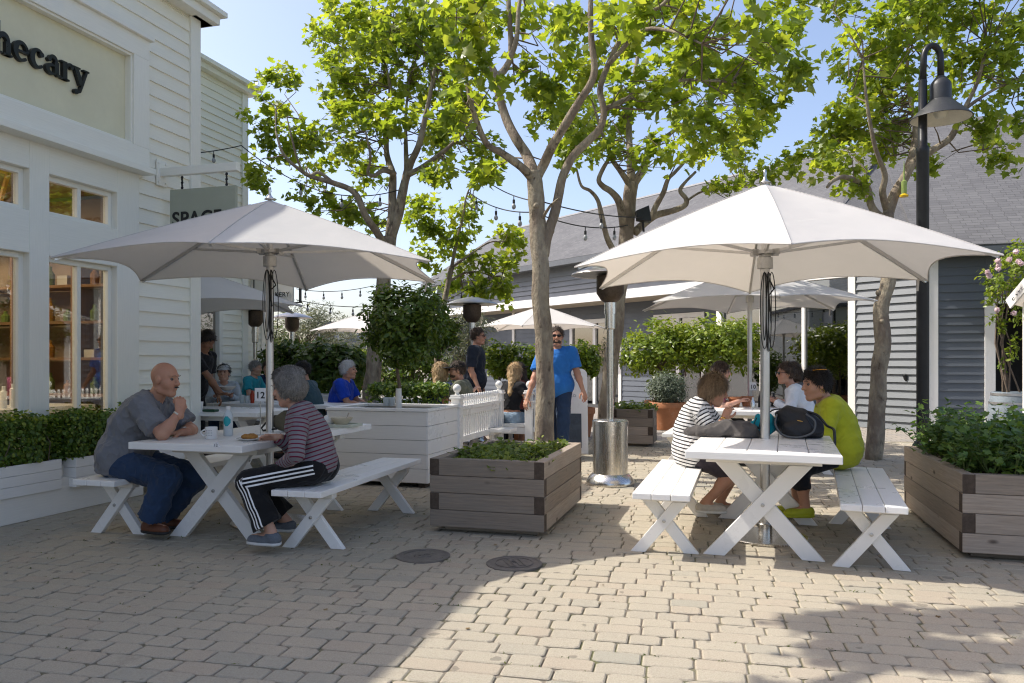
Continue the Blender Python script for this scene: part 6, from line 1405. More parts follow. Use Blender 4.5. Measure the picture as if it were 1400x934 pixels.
        for (S, E, W_) in arm_seg:
            def segd(A_, B_): ba = B_-A_; tu = (V_-A_)@ba/(ba@ba); t = np.clip(tu, 0, 1); return np.linalg.norm(V_-A_-t[:, None]*ba, axis=1), tu*np.linalg.norm(ba)
            d1, t1 = segd(S+(E-S)*.2, E); d2, t2 = segd(E, W_); near = (np.minimum(d1, d2) < .075*s*w) & ((d1 < .062*s*w+inf) | (d2 < .06*s+inf)) & (np.abs((V_-che)@lat) > .10*s)
            la_ = np.linalg.norm(E-S); al = np.where(d1 <= d2, t1, la_*.8+t2); sc_ = np.where(near, .45-al, sc_)
        mesh_obj('shirt', [(V_, F_, 0)], [top['m']], root, {'sc': sc_+2.0})
    if legs:
        f = Field(h); inf = legs.get('inf', .014); wl = pel+up*legs.get('waist', .07)
        f.ell(pel+up*.03*s, ((.165+.01*fem)*w*s+inf*.6, .125*w*s+inf*.6, .125*s+inf*.6), PAX, .06, [(wl, up)])
        for a in 'lr':
            Hp, K, A = g('hi'+a), g('kn'+a), g('an'+a); ln = legs.get('len', 1.9); flare = legs.get('flare', .02)
            f.cone(Hp, K if ln > 1 else Hp+(K-Hp)*ln, .083*s*w+inf, .060*s*w+inf*1.1, .04, [(Hp+(K-Hp)*ln, K-Hp)] if ln <= 1 else None)
            if ln > 1: e_ = K+(A-K)*(ln-1); f.cone(K, e_, .057*s*w+inf*1.1, .040*s+inf+flare, .03, [(e_, A-K)])
        V_, F_ = f.mesh(fold(legs.get('fold', .005))); at_ = {}
        if stripes_on_leg:
            st = np.full(len(V_), 9.0)
            for a, sg in (('l', 1), ('r', -1)):
                for A_, B_ in ((g('hi'+a), g('kn'+a)), (g('kn'+a), g('an'+a))):
                    ba = unit(B_-A_); nn = np.cross(plat, ba); t = (V_-A_)@ba; r_ = V_-A_-t[:, None]*ba; side = (r_@plat)*sg; q = r_@nn; ok = (t > -.03) & (t < np.linalg.norm(B_-A_)+.035) & (side > .028) & (np.linalg.norm(r_, axis=1) < .13); st = np.where(ok & (np.abs(q) < np.abs(st)), q, st)
            at_['st'] = st
        mesh_obj('trousers', [(V_, F_, 0)], [legs['m']], root, at_)
    if shoe:
        for a in 'lr':
            A, T_ = g('an'+a), g('to'+a); d = unit((T_-A)*[1, 1, 0]); x = np.cross([0, 0, 1], d); zb = min(A[2]-.075, T_[2]-.02); f = Field(min(h, .007)); hl_ = A-d*.025; hl_[2] = zb+.035; tt = T_.copy(); tt[2] = zb+.028; ax = [x, d, np.array([0, 0, 1.])]
            f.cone(hl_, tt, .041, .034, .02); f.ell(hl_*.45+tt*.55+[0, 0, .0], (.047, .11, .036), ax, .02); f.cone(hl_+[0, 0, .01], A+[0, 0, shoe.get('top', -.015)], .041, .042, .02, [(A+[0, 0, shoe.get('top', -.015)+.01], [0, 0, 1])])
            V_, F_ = f.mesh(None, [((0, 0, zb), (0, 0, -1))]); so_ = mesh_obj('shoe', [(V_, F_, 0)], [shoe['m']], root)
            f = Field(.007); f.cone(hl_-[0, 0, .02], tt-[0, 0, .015], .046, .040, .02); f.ell(hl_*.45+tt*.55-[0, 0, .02], (.052, .115, .03), ax, .02); V_, F_ = f.mesh(None, [((0, 0, zb), (0, 0, -1)), ((0, 0, zb+.022), (0, 0, 1))])
            sl_ = mesh_obj('sole', [(V_, F_, 0)], [shoe.get('sole', M_rubber)], root); sl_.parent = so_
    if hair:
        kind = hair[0]; f = Field(min(h, .0065)); vol = hair[2] if len(hair) > 2 else 1.0
        cn = look*.76-hu*.65; cc = H(0, 0, 0)+cn*(.022 if kind not in ('short', 'receding') else .006)*hs
        low = dict(short=-.045, receding=-.05, curly=-.06, bob=-.15, long=-.10, stub=-.05)[kind]
        cut = [(cc, cn), (H(0, 0, low), -hu)]
        f.ell(H(0, -.018, .030), [.086*hs*vol, .104*hs*vol, .104*hs*vol], HA, .02, cut)
        if kind in ('bob', 'long', 'curly'): c2 = [(H(0, .012, 0), look)]; f.ell(H(0, -.03, -.045), [.086*hs*vol, .082*hs*vol, (.105 if kind != 'curly' else .07)*hs*vol], HA, .03, c2)
        if kind == 'long':
            q = J.get('hair_end', che-fwd*.11+[0, 0, -.06]); f.cone(H(0, -.06, -.04), q, .066*hs, .030, .04)
        hn = wave_noise(70 if kind == 'curly' else 150, 5); hn2 = wave_noise(48, 9)
        am = .013 if kind == 'curly' else .0045
        V_, F_ = f.mesh(lambda X: am*hn(X)+(.010 if kind == 'curly' else .0085)*np.maximum(hn2(X), -.4)); rs = np.random.default_rng(3); ns = (5200 if h < .009 else 1500); pk = V_[rs.integers(0, len(V_), ns)]
        lh = ((pk-hd)@look)*.0; nr = unit_rows(pk-H(0, -.02, .0)); crown = H(0, -.04, .10); fl = unit_rows(pk-crown) if kind != 'curly' else rs.normal(size=(ns, 3)); fl = fl-(hu*.8*(kind in ('bob', 'long')))[None, :]-look[None, :]*(.5*(kind == 'short')); fl = fl-nr*(fl*nr).sum(1, keepdims=True); fl = unit_rows(fl+rs.normal(size=(ns, 3))*((.55 if kind == 'short' else .30) if kind != 'curly' else 0))
        ln_ = rs.uniform(.018, .05, (ns, 1))*(1.5 if kind in ('bob', 'long') else 1)*(.75 if kind == 'curly' else 1)*hs; wd = np.cross(nr, fl)*rs.uniform(.0012, .003, (ns, 1)); a_ = pk-nr*.003; m_ = a_+fl*ln_*.5+nr*(.009 if kind != 'curly' else .012); e_ = a_+fl*ln_+nr*rs.uniform(-.003, .009 if kind != 'curly' else .014, (ns, 1))
        SV = np.stack([a_-wd, a_+wd, m_+wd, m_-wd, e_], 1).reshape(-1, 3); SF = [q for i in range(ns) for q in ((5*i, 5*i+1, 5*i+2, 5*i+3), (5*i+3, 5*i+2, 5*i+4))]
        mesh_obj('hair', [(V_, F_, 0), (SV, SF, 0)], [hm], root)
    if beard:
        f = Field(min(h, .007)); f.ell(H(0, .034, -.062), [.060*hs, .066*hs, .058*hs], HA, .02, [(H(0, 0, -.04), look*-.35+hu*.94)]); f.neg(H(0, .10, -.055), [.022*hs, .02*hs, .010*hs], HA, .005); V_, F_ = f.mesh(); mesh_obj('beard', [(V_, F_, 0)], [HAIR[beard]], root)
    if glasses:
        b = MB(); up_ = glasses == 'up'; dz, df = (.112, -.055) if up_ else (.012, .0)
        for sg in (-1, 1):
            cpt = H(sg*.032, .100+df, dz); pl = [(.026*math.cos(R(a))*(1 if abs(a-180) > 90 else 1), .018*math.sin(R(a))) for a in range(0, 360, 24)]; b.prism(pl, cpt, Vector(hl), Vector(hu), Vector(look)*.004, 0)
            b.tube([H(sg*.057, .094+df, dz+.006), H(sg*.078, .05+df, dz+.005), H(sg*.08, -.01+df, dz-.002)], .003, 5, 1)
        b.tube([H(-.012, .103+df, dz+.004), H(.012, .103+df, dz+.004)], .003, 5, 1); V_ = np.array(b.v); o = mesh_obj('sunglasses', [(V_, b.f, 0)], [M_lens, J.get('frame_m', M_black)], root)
        o.data.polygons.foreach_set('material_index', b.m)
    if cap:
        f = Field(min(h, .008)); f.ell(H(0, -.012, .035), [.088*hs, .108*hs, .095*hs], HA, .02, [(H(0, 0, .042), -hu)]); f.ell(H(0, .115, .044), [.07*hs, .075*hs, .010*hs], HA, .01) if cap[0] == 'cap' else f.ell(H(0, -.01, .045), [.165*hs, .175*hs, .010*hs], HA, .012); V_, F_ = f.mesh(); mesh_obj('hat' if cap[0] != 'cap' else 'baseball_cap', [(V_, F_, 0)], [cap[1]], root)
    for ex in (extras or []): ex(root, dict(H=H, HA=HA, g=g, up=up, fwd=fwd, lat=lat))
    return root

def tilt(v, dz): return unit((v[0], v[1], dz))
def J_seat(x, y, face, lean=.15, seat=.43, s=1.0, fem=False, reach=(.30, .30), spread=(.16, .16), hz=(.80, .80), look=None, curve=.03, shift=(0, 0), headfwd=.03):
    F = unit((math.cos(R(face)), math.sin(R(face)), 0)); Lf = np.cross([0, 0, 1], F); Z = np.array([0, 0, 1.]); pel = np.array([x, y, seat+.095]); che = pel+(Z*math.cos(lean)+F*math.sin(lean))*.45*s; sw = (.158 if fem else .185)*s
    J = dict(pel=pel, che=che, mid=(pel+che)/2-F*curve, shl=che+Lf*sw, shr=che-Lf*sw, neck=che+Z*.05*s+F*.02, s=s); J['head'] = J['neck']+Z*.150*s+F*(headfwd+lean*.1); J['look'] = unit(look) if look is not None else tilt(F, -.12)
    for a, sg, i in (('l', 1, 0), ('r', -1, 1)):
        hp = pel+Lf*sg*.09*s-Z*.005; J['hi'+a] = hp; kn = hp+F*.42*s+Lf*sg*.04; kn[2] = seat+.06; J['kn'+a] = kn; an = kn-F*.06; an[2] = .095; J['an'+a] = an; J['to'+a] = an+F*.15-Z*.065
        w_ = che+F*reach[i]+Lf*sg*spread[i]; w_[2] = hz[i]; J['wr'+a] = w_; J['el'+a] = elbow(J['sh'+a], w_, .28*s, .25*s, -Z*.8+Lf*sg*.5-F*.25)
    return J
def J_stand(x, y, face, s=1.0, fem=False, lean=.03, look=None, stride=.0, wr=None):
    F = unit((math.cos(R(face)), math.sin(R(face)), 0)); Lf = np.cross([0, 0, 1], F); Z = np.array([0, 0, 1.]); pel = np.array([x, y, .95*s]); che = pel+(Z*math.cos(lean)+F*math.sin(lean))*.46*s; sw = (.16 if fem else .19)*s
    J = dict(pel=pel, che=che, mid=(pel+che)/2, shl=che+Lf*sw, shr=che-Lf*sw, neck=che+Z*.05*s+F*.01, s=s); J['head'] = J['neck']+Z*.155*s+F*(.03+lean*.1); J['look'] = unit(look) if look is not None else tilt(F, -.05)
    for a, sg in (('l', 1), ('r', -1)):
        hp = pel+Lf*sg*.09*s; J['hi'+a] = hp; st = stride*sg; kn = hp+F*(st*.5+.02); kn[2] = .50*s; J['kn'+a] = kn; an = hp+F*st-F*.02; an[2] = .095; J['an'+a] = an; J['to'+a] = an+F*.16-Z*.065
        w_ = che+Lf*sg*(.24*s)+F*.06-Z*.53*s; J['wr'+a] = w_; J['el'+a] = elbow(J['sh'+a], w_, .29*s, .26*s, -F+Lf*sg*.3)
    for k, v in (wr or {}).items(): J['wr'+k] = V3(v); J['el'+k] = elbow(J['sh'+k], V3(v), .29*s, .26*s, -F*.6-Z*.5)
    return J
# ------------------------------------------------------------------ the people at the two near tables
e1, e2, zz = V3(E1), V3(E2), np.array([0, 0, 1.])
def PX(u, v, Y): return V3(at(u, v, Y))
M_denim = clothmat('blue_denim', (.030, .055, .11)); M_tee = clothmat('grey_tee', (.185, .19, .205)); M_brownsh = mat('brown_leather', (.13, .045, .02), .45, 0, .2, 20)
M_greyst = clothmat('grey_maroon_knit', (.20, .19, .205), ((.13, .012, .035), .029, .30)); M_track = clothmat('black_track_cloth', (.012, .012, .013), bands=[(-.024, .0052), (0, .0052), (.024, .0052)]); M_greysh = mat('grey_knit_shoe', (.13, .145, .165), .8, 0, .2, 60)
M_bw = clothmat('white_black_knit', (.74, .73, .71), ((.03, .028, .032), .0285, .36)); M_capri = clothmat('plum_grey_cloth', (.075, .062, .075)); M_pale = mat('pale_trainer', (.50, .46, .40), .7, 0, .15, 40)
M_lime = clothmat('lime_knit', (.46, .48, .03)); M_legging = clothmat('black_legging', (.016, .017, .022)); M_limeshoe = mat('lime_shoe', (.40, .44, .02), .6, 0, .1, 30); M_whsole = mat('white_sole', (.62, .62, .6), .6)
def bracelet(a, m, f=.86, r_=.034, w_=.012):
    def fn(root, c):
        E, W_ = c['g']('el'+a), c['g']('wr'+a); b = MB(); d = W_-E; p = E+d*f; b.lathe([(r_-.004, -w_/2), (r_, -w_/2), (r_, w_/2), (r_-.004, w_/2)], p, 18, axis=d, cap=False); mesh_obj('bracelet', [(np.array(b.v), b.f, 0)], [m], root)
    return fn
def watch(a):
    def fn(root, c):
        E, W_ = c['g']('el'+a), c['g']('wr'+a); d = W_-E; p = E+d*.93; b = MB(); b.lathe([(.031, -.011), (.035, -.011), (.035, .011), (.031, .011)], p, 18, axis=d, cap=False); b.lathe([(.019, 0), (.019, .008), (.001, .009)], p+unit(np.cross(d, [1, 0, 0]))*.032+0*zz, 14, axis=Vector(unit(np.cross(d, [1, 0, 0])))); mesh_obj('wristwatch', [(np.array(b.v), b.f, 0)], [M_steel_dull], root)
    return fn
# bald man, elbow on the table, fist at his mouth
J = dict(pel=PX(170, 630, 5.80), che=PX(203, 551, 5.80), shr=PX(192, 555, 5.62), shl=PX(219, 550, 6.00), neck=PX(212, 543, 5.80), head=PX(226, 518, 5.77), look=unit(e1*.97+e2*.06-zz*.16), hup=unit(zz+e1*.12), s=1.06)
J['mid'] = PX(176, 590, 5.80); J['hir'] = J['pel']-e2*.10; J['hil'] = J['pel']+e2*.10
J.update(elr=PX(222, 594, 5.50), wrr=PX(246, 563, 5.56), ell=PX(262, 588, 5.98), wrl=PX(250, 591, 5.78), knr=PX(229, 652, 5.58), knl=PX(266, 652, 5.86), anr=PX(205, 713, 5.58), anl=PX(222, 708, 5.88)); J['tor'] = J['anr']+e1*.14-e2*.02-zz*.06; J['tol'] = J['anl']+e1*.15-zz*.05
for k in ('anr', 'anl'): J[k][2] = max(J[k][2], .095)
def man_extra(root, c):
    H = c['H']; b = MB(); b.tube([H(-.02, .103, -.046), H(0, .108, -.043), H(.02, .103, -.046)], [.005, .007, .005], 6); mesh_obj('moustache', [(np.array(b.v), b.f, 0)], [HAIR['dark']], root)
person('bald man in a grey shirt and jeans, fist raised to his mouth', J, 'tan', .0075, 1.04, False, dict(m=M_tee, sleeve=.82, inf=.024, hem=.10, fold=.009), dict(m=M_denim, inf=.022, len=1.93, flare=.028, fold=.008), dict(m=M_brownsh, top=.0), None, .45, hs=1.04,
       hands=dict(r=dict(d=zz*.80-e1*.18+e2*.25, n=-e1*.85+e2*.45, t=e2, curl=1.35), l=dict(d=-e1*.75-e2*.55-zz*.08, n=(0, 0, -1), t=-e2, curl=.85)), extras=[man_extra, bracelet('r', mat('pale_bead', (.6, .58, .5), .5), .88), watch('l')])
# grey haired woman in stripes, facing him
J = dict(pel=PX(434, 640, 5.32), che=PX(411, 564, 5.32), shl=PX(409, 568, 5.17), shr=PX(411, 562, 5.48), neck=PX(404, 555, 5.32), head=PX(394, 529, 5.32), look=unit(-e1*.95-e2*.1-zz*.30), hup=unit(zz-e1*.25), s=.97)
J['mid'] = PX(431, 602, 5.32); J['hil'] = J['pel']-e2*.085; J['hir'] = J['pel']+e2*.085
J.update(ell=PX(405, 621, 5.08), wrl=PX(380, 640, 5.24), elr=PX(398, 611, 5.56), wrr=PX(378, 598, 5.48), knl=PX(339, 659, 5.16), knr=PX(342, 657, 5.42), anl=PX(371, 727, 5.12), anr=PX(392, 712, 5.46)); J['tol'] = J['anl']-e1*.14-zz*.07; J['tor'] = J['anr']-e1*.14-zz*.055
for k in ('anr', 'anl'): J[k][2] = max(J[k][2], .105)
person('grey haired woman in a maroon striped top and track trousers', J, 'fair', .0072, .98, True, dict(m=M_greyst, sleeve=1.92, inf=.014, hem=.05, fold=.004), dict(m=M_track, inf=.017, len=1.86, flare=.042, fold=.005), dict(m=M_greysh, sole=M_whsole), ('curly', 'grey', 1.05), hs=1.02, stripes_on_leg=True,
       hands=dict(r=dict(d=-e1*.97-e2*.2-zz*.05, n=-zz*.6-e2*.7, t=zz, curl=.75), l=dict(d=-e1*.7+e2*.3-zz*.5, n=-zz, t=e2, curl=.5)))
# woman in black and white stripes at the sunny table
J = dict(pel=PX(945, 621, 6.30), che=PX(957, 556, 6.28), shr=PX(953, 559, 6.13), shl=PX(962, 555, 6.44), neck=PX(962, 549, 6.28), head=PX(977, 533, 6.28), look=unit(e1*.92-e2*.05-zz*.36), hup=unit(zz+e1*.3), s=.96)
J['mid'] = PX(941, 588, 6.30); J['hir'] = J['pel']-e2*.09; J['hil'] = J['pel']+e2*.09
J.update(elr=PX(975, 592, 6.06), wrr=PX(990, 573, 6.17), ell=PX(988, 590, 6.50), wrl=PX(1008, 588, 6.50), knr=PX(1005, 647, 6.15), knl=PX(1002, 650, 6.42), anr=PX(963, 688, 6.15), anl=PX(984, 688, 6.44)); J['tor'] = J['anr']+e1*.13-zz*.055; J['tol'] = J['anl']+e1*.14-zz*.055
for k in ('anr', 'anl'): J[k][2] = max(J[k][2], .11)
person('woman with ash blonde bob and a black and white striped top', J, 'deep', .0078, .98, True, dict(m=M_bw, sleeve=1.45, inf=.017, hem=.12, fold=.005), dict(m=M_capri, inf=.016, len=.93, fold=.004), dict(m=M_pale, sole=M_whsole), ('bob', 'ash', 1.03), glasses=None,
       hands=dict(r=dict(d=zz*.85+e1*.35, n=e1*.3+e2*.8, t=e1, curl=.8), l=dict(d=e1-zz*.1, n=-zz, t=-e2, curl=.4)), extras=[bracelet('r', M_gold, .9, .031, .016)])
# woman in lime green
J = dict(pel=PX(1150, 618, 6.10), che=PX(1133, 553, 6.10), shl=PX(1136, 556, 5.95), shr=PX(1132, 552, 6.26), neck=PX(1128, 546, 6.10), head=PX(1115, 526, 6.09), look=unit(-e1*.88-e2*.40-zz*.12), hup=unit(zz-e1*.12), s=1.0)
J['mid'] = PX(1151, 588, 6.10); J['hil'] = J['pel']-e2*.09; J['hir'] = J['pel']+e2*.09
J.update(ell=PX(1127, 601, 5.88), wrl=PX(1095, 593, 5.98), elr=PX(1112, 597, 6.3), wrr=PX(1082, 590, 6.22), knl=PX(1093, 641, 5.98), knr=PX(1088, 640, 6.24), anl=PX(1101, 693, 6.0), anr=PX(1090, 690, 6.26)); J['tol'] = J['anl']-e1*.12-e2*.03-zz*.06; J['tor'] = J['anr']-e1*.13-zz*.06
for k in ('anr', 'anl'): J[k][2] = max(J[k][2], .10)
M_orange = mat('orange_frame', (.75, .32, .03), .35); J['frame_m'] = M_orange
def earring(root, c):
    b = MB(); H = c['H']; p = H(.080, -.004, -.052)
    for k in range(14): a0, a1 = 2*math.pi*k/14, 2*math.pi*(k+1)/14; b.bar(p+(c['HA'][1]*math.cos(a0)+c['HA'][2]*math.sin(a0))*.017, p+(c['HA'][1]*math.cos(a1)+c['HA'][2]*math.sin(a1))*.017, .003, .003)
    mesh_obj('earring', [(np.array(b.v), b.f, 0)], [M_gold], root)
person('woman in a lime green top with orange sunglasses pushed up', J, 'deep', .0078, 1.06, True, dict(m=M_lime, sleeve=1.75, inf=.017, hem=.11, fold=.004, vneck=True), dict(m=M_legging, inf=.006, len=1.52, fold=.001), dict(m=M_limeshoe, sole=M_limeshoe), ('short', 'dark', 1.05), glasses='up',
       hands=dict(l=dict(d=-e1-zz*.1, n=-zz, t=e2, curl=.6), r=dict(d=-e1-zz*.1, n=-zz, t=-e2, curl=.6)), extras=[earring])

# ------------------------------------------------------------------ people further back
def cm(n, c): return clothmat(n, c)
M_blk = cm('black_cloth', (.018, .018, .02)); M_navy = cm('navy_cloth', (.022, .035, .10)); M_ink = cm('dark_ink_shirt', (.02, .026, .04)); M_blue = cm('bright_blue_tee', (.03, .17, .52)); M_royal = cm('royal_blue_tee', (.012, .055, .42)); M_whitec = cm('white_shirt_cloth', (.72, .74, .76)); M_teal = cm('teal_cloth', (.03, .30, .38)); M_olivec = cm('olive_shirt', (.12, .125, .09)); M_dtrou = cm('dark_trousers', (.02, .02, .024)); M_short = cm('pale_denim', (.30, .40, .50)); M_pinkc = cm('pink_cloth', (.5, .12, .2)); M_greyc = cm('mid_grey_cloth', (.12, .13, .15)); M_purp = cm('purple_blue_cloth', (.07, .06, .32)); M_shoe_d = mat('dark_shoe', (.03, .025, .022), .5)
LEG = lambda m, **k: dict(m=m, inf=k.get('inf', .016), len=k.get('len', 1.93), flare=k.get('flare', .02), fold=.005)
def far(label, J, **k): k.setdefault('h', .0115); k.setdefault('face', False); k.setdefault('shoe', dict(m=M_shoe_d)); return person(label, J, **k)
x_, y_ = -4.15, 10.0
J = J_stand(x_, y_, -14, .97, look=unit((.8, -.25, -.65)), lean=.30, wr=dict(r=at(303, 538, 9.8), l=at(298, 540, 10.2))); far('waiter in black bending forward to set down a white bowl', J, skin='brown', h=.009, w=1.0, top=dict(m=M_blk, sleeve=.75, inf=.02, hem=.08), legs=LEG(M_dtrou), hair=('short', 'dark', 1.08), hands=dict(r=dict(d=(1, 0, -.2), n=(0, 0, 1), t=(0, -1, 0), curl=.4)))
J = J_seat(-4.25, 11.35, -72, .32, fem=True, s=.95, reach=(.26, .26), spread=(.10, .10), look=unit((.15, -1, .05))); far('smiling woman in a pale cap leaning on the table', J, fem=True, h=.0095, face=True, top=dict(m=cm('pale_blue_grey_cloth', (.45, .50, .56)), sleeve=1.9), legs=LEG(M_denim), hair=('short', 'dark', 1.0), cap=('cap', cm('pale_cap_cloth', (.55, .57, .6))))
J = J_seat(-4.50, 13.2, -10, .10); far('person in a teal shirt beside the white annex', J, top=dict(m=M_teal, sleeve=.7), legs=LEG(M_dtrou), hair=('short', 'grey'))
J = J_seat(-4.38, 13.9, -95, .08, fem=True); far('long haired woman in navy behind the far heater pole', J, fem=True, top=dict(m=M_navy, sleeve=1.9), legs=LEG(M_dtrou), hair=('long', 'brown'))
J = J_seat(-2.62, 10.25, 175, .26, reach=(.30, .25), look=unit((-1, -.2, -.1))); far('man in a black cap half hidden behind the grey haired woman', J, skin='tan', top=dict(m=cm('slate_teal_tee', (.05, .09, .11)), sleeve=.7), legs=LEG(M_dtrou), hair=('short', 'dark'), cap=('cap', M_blk))
J = J_seat(-2.44, 10.75, -6, .20, reach=(.34, .34), spread=(.10, .10), hz=(.68, .68), look=unit((1, -.12, .0))); far('white haired man in a royal blue tee sitting side on', J, skin='tan', h=.0095, face=True, w=1.08, top=dict(m=M_royal, sleeve=.75, inf=.024, hem=.10), legs=LEG(M_dtrou), hair=('short', 'white', 1.05), belly=.4)
J = J_seat(-1.03, 10.02, 62, .30, fem=True, s=.97, reach=(.30, .18), spread=(.16, .42), hz=(.86, .90), look=unit((.55, .8, -.1))); far('blonde woman in a navy tee seen from behind', J, h=.0095, fem=True, top=dict(m=M_navy, sleeve=.6, inf=.02, hem=.08), legs=LEG(M_denim), hair=('long', 'blonde', 1.15))
J = J_seat(-.58, 10.12, 172, .18, reach=(.26, .24), spread=(.05, .08), hz=(.98, .92), look=unit((-1, -.25, -.05))); far('bearded man in a black cap and olive shirt by the fence', J, h=.0095, skin='tan', top=dict(m=M_olivec, sleeve=.75, inf=.02), legs=LEG(M_dtrou), hair=('short', 'brown'), cap=('cap', M_blk), glasses='on', beard='brown')
J = J_stand(-.56, 11.55, -8, 1.03, look=unit((1, -.2, -.02)), wr=dict(r=(-.50, 11.25, .92))); far('standing man in a dark shirt and sunglasses', J, h=.0095, w=1.06, skin='tan', face=True, top=dict(m=M_ink, sleeve=.85, inf=.02, hem=.14), legs=LEG(M_dtrou), hair=('short', 'brown', 1.04), glasses='on')
J = J_seat(-.02, 10.42, 48, .12, fem=True, s=.95, reach=(.24, .22), look=unit((.6, .75, -.1))); J['hair_end'] = J['che']+V3((-.04, -.14, -.10)); far('long haired blonde woman in a cropped black top', J, h=.0095, fem=True, top=dict(m=M_blk, sleeve=.4, hem=-.12, inf=.014), legs=LEG(M_short, len=.45), hair=('long', 'blonde', 1.05), skin='tan')
J = J_seat(.20, 11.35, 150, .15, fem=True, s=.96, look=unit((-.8, .5, -.15))); far('woman in a black wide brimmed hat behind the cropped top', J, fem=True, top=dict(m=cm('rust_cloth', (.2, .05, .04)), sleeve=.6), legs=LEG(M_dtrou), hair=('long', 'brown'), cap=('hat', M_blk))
J = J_stand(.60, 10.2, -100, 1.0, stride=.16, look=unit((-.05, -1, -.02)), wr=dict(r=at(721, 545, 10.0), l=at(797, 534, 10.0)))
def print_extra(root, c):
    b = MB(); q = c['g']('che')*.72+c['g']('pel')*.28; f_ = c['fwd']; l_ = c['lat']; u_ = c['up']
    for k in range(26):
        a0 = k*.5; r0 = .01+.0035*k; p = q+f_*.150+l_*(-.03+r0*math.cos(a0)*.9)+u_*(r0*math.sin(a0)); r1 = .01+.0035*(k+1); p2 = q+f_*.150+l_*(-.03+r1*math.cos(a0+.5)*.9)+u_*(r1*math.sin(a0+.5)); b.bar(p, p2, .012, .006, up=Vector(f_))
    mesh_obj('shirt_print', [(np.array(b.v), b.f, 0)], [M_navy], root)
far('man walking in a bright blue tee with a dark print, partly behind the trunk', J, h=.0095, face=True, w=1.1, skin='tan', top=dict(m=M_blue, sleeve=.75, inf=.024, hem=.16), legs=LEG(M_denim, inf=.02), hair=('short', 'brown', 1.0), glasses='on', beard='brown', extras=[print_extra])
J = J_seat(3.62, 9.35, 163, .42, fem=True, reach=(.22, .2), spread=(.1, .1), look=unit((-1, -.15, -.05))); far('woman in a white shirt and sunglasses leaning on the condiment table', J, h=.0095, fem=True, top=dict(m=M_whitec, sleeve=1.9, inf=.02, hem=.1), legs=LEG(M_denim), hair=('short', 'brown', 1.14), glasses='on', skin='tan')
J = J_seat(3.88, 9.95, 168, .35, fem=True, look=unit((-1, .1, -.1))); far('woman in grey behind the woman in the white shirt', J, fem=True, top=dict(m=M_greyc, sleeve=.7), legs=LEG(M_dtrou), hair=('long', 'brown', 1.05))
J = J_seat(2.44, 9.75, -18, .30, fem=True, look=unit((1, -.25, -.1))); far('dark haired woman in pink behind the black and white stripes', J, fem=True, top=dict(m=M_pinkc, sleeve=.7), legs=LEG(M_dtrou), hair=('bob', 'brown', 1.05), glasses='up')
J = J_stand(-3.42, 21.5, -60, 1.0); far('distant person in a pale shirt beyond the leaning trunk', J, h=.018, top=dict(m=M_whitec, sleeve=.8), legs=LEG(M_greyc), hair=('short', 'dark'))
J = J_stand(-2.72, 20.5, 200, 1.0); far('distant person in purple blue beyond the box hedge', J, h=.018, top=dict(m=M_purp, sleeve=1.9), legs=LEG(M_dtrou), hair=('short', 'dark'))
J = J_seat(-3.35, 15.6, 20, .1, fem=True); far('distant person with pale hair just behind the royal blue tee', J, h=.016, top=dict(m=M_whitec, sleeve=.8), legs=LEG(M_dtrou), hair=('short', 'white'))

# ------------------------------------------------------------------ things on the tables
M_china = mat('white_china', (.74, .73, .70), .2, 0, .04, 5); M_clear = mat('clear_plastic', (.72, .78, .80), .12, 0, .05, 5, trans=.35); M_tealp = mat('teal_label', (.02, .36, .40), .4); M_cream = mat('cream_bowl', (.62, .55, .42), .35, 0, .05, 5); M_pastry = mat('golden_pastry', (.42, .20, .045), .7, 0, .4, 35, .6, 60); M_paper = mat('white_paper', (.75, .75, .74), .8, 0, .05)
TZ = .721
def on(u, v): # where a pixel meets the table top
    Y = (EYE-TZ)*FPX/(v-CY); p = at(u, v, Y); p.z = TZ; return p
p = on(289, 600); mg = thing('coffee_mug', 'white mug with faint lettering beside the water bottle', 'mug', p)
b = MB(); b.lathe([(.040, 0), (.043, .004), (.043, .085), (.040, .087), (.037, .083), (.036, .01), (.001, .008)], p, 28); mo = b.build('cup', M_china, mg, smooth='auto')
b = MB(); b.tube([p+Vector((-.040-.034*math.sin(math.pi*i/10), -.005, .018+.052*i/10)) for i in range(11)], .006, 8); b.build('handle', M_china, mg, smooth=True)
b = MB()
for r_ in range(3):
    for k_ in range(4): b.box(Vector((-.018+.012*k_, -.0442+.0015*abs(k_-1.5), .062-.016*r_)), .008-.002*((k_+r_) % 2), .0012, .005)
sub(b, 'lettering', MATS['sign_grey'], mo)
p = on(312, 596); wb = thing('water_bottle', 'clear water bottle with a round teal label', 'bottle', p)
b = MB(); b.lathe([(.030, 0), (.034, .006), (.034, .05), (.032, .055), (.034, .06), (.034, .155), (.026, .178), (.015, .195), (.015, .21), (.001, .21)], p, 24); wo = b.build('bottle', M_clear, wb, smooth='auto')
b = MB(); b.lathe([(.017, .198), (.017, .222), (.014, .225), (.001, .225)], p, 18); b.build('cap', M_china, wb, smooth='auto')
b = MB(); n = 10; vs = []; 
for i in range(n+1):
    for j in range(n+1):
        a = R(-90+ (i/n-.5)*100); zq = .075+.075*j/n; vs.append(p+Vector((.0348*math.cos(a), .0348*math.sin(a), zq)))
fs = [(i*(n+1)+j, (i+1)*(n+1)+j, (i+1)*(n+1)+j+1, i*(n+1)+j+1) for i in range(n) for j in range(n) if (i-4.5)**2+(j-4.5)**2 < 24]; b.add(vs, fs); b.build('label', M_tealp, wb, smooth=True)
p = on(341, 602); pl = thing('pastry_plate', 'small white plate under the golden pastry', 'plate', p)
b = MB(); b.lathe([(.05, 0), (.055, .003), (.088, .014), (.09, .016), (.087, .017), (.055, .008), (.001, .007)], p, 30); b.build('dish', M_china, pl, smooth='auto')
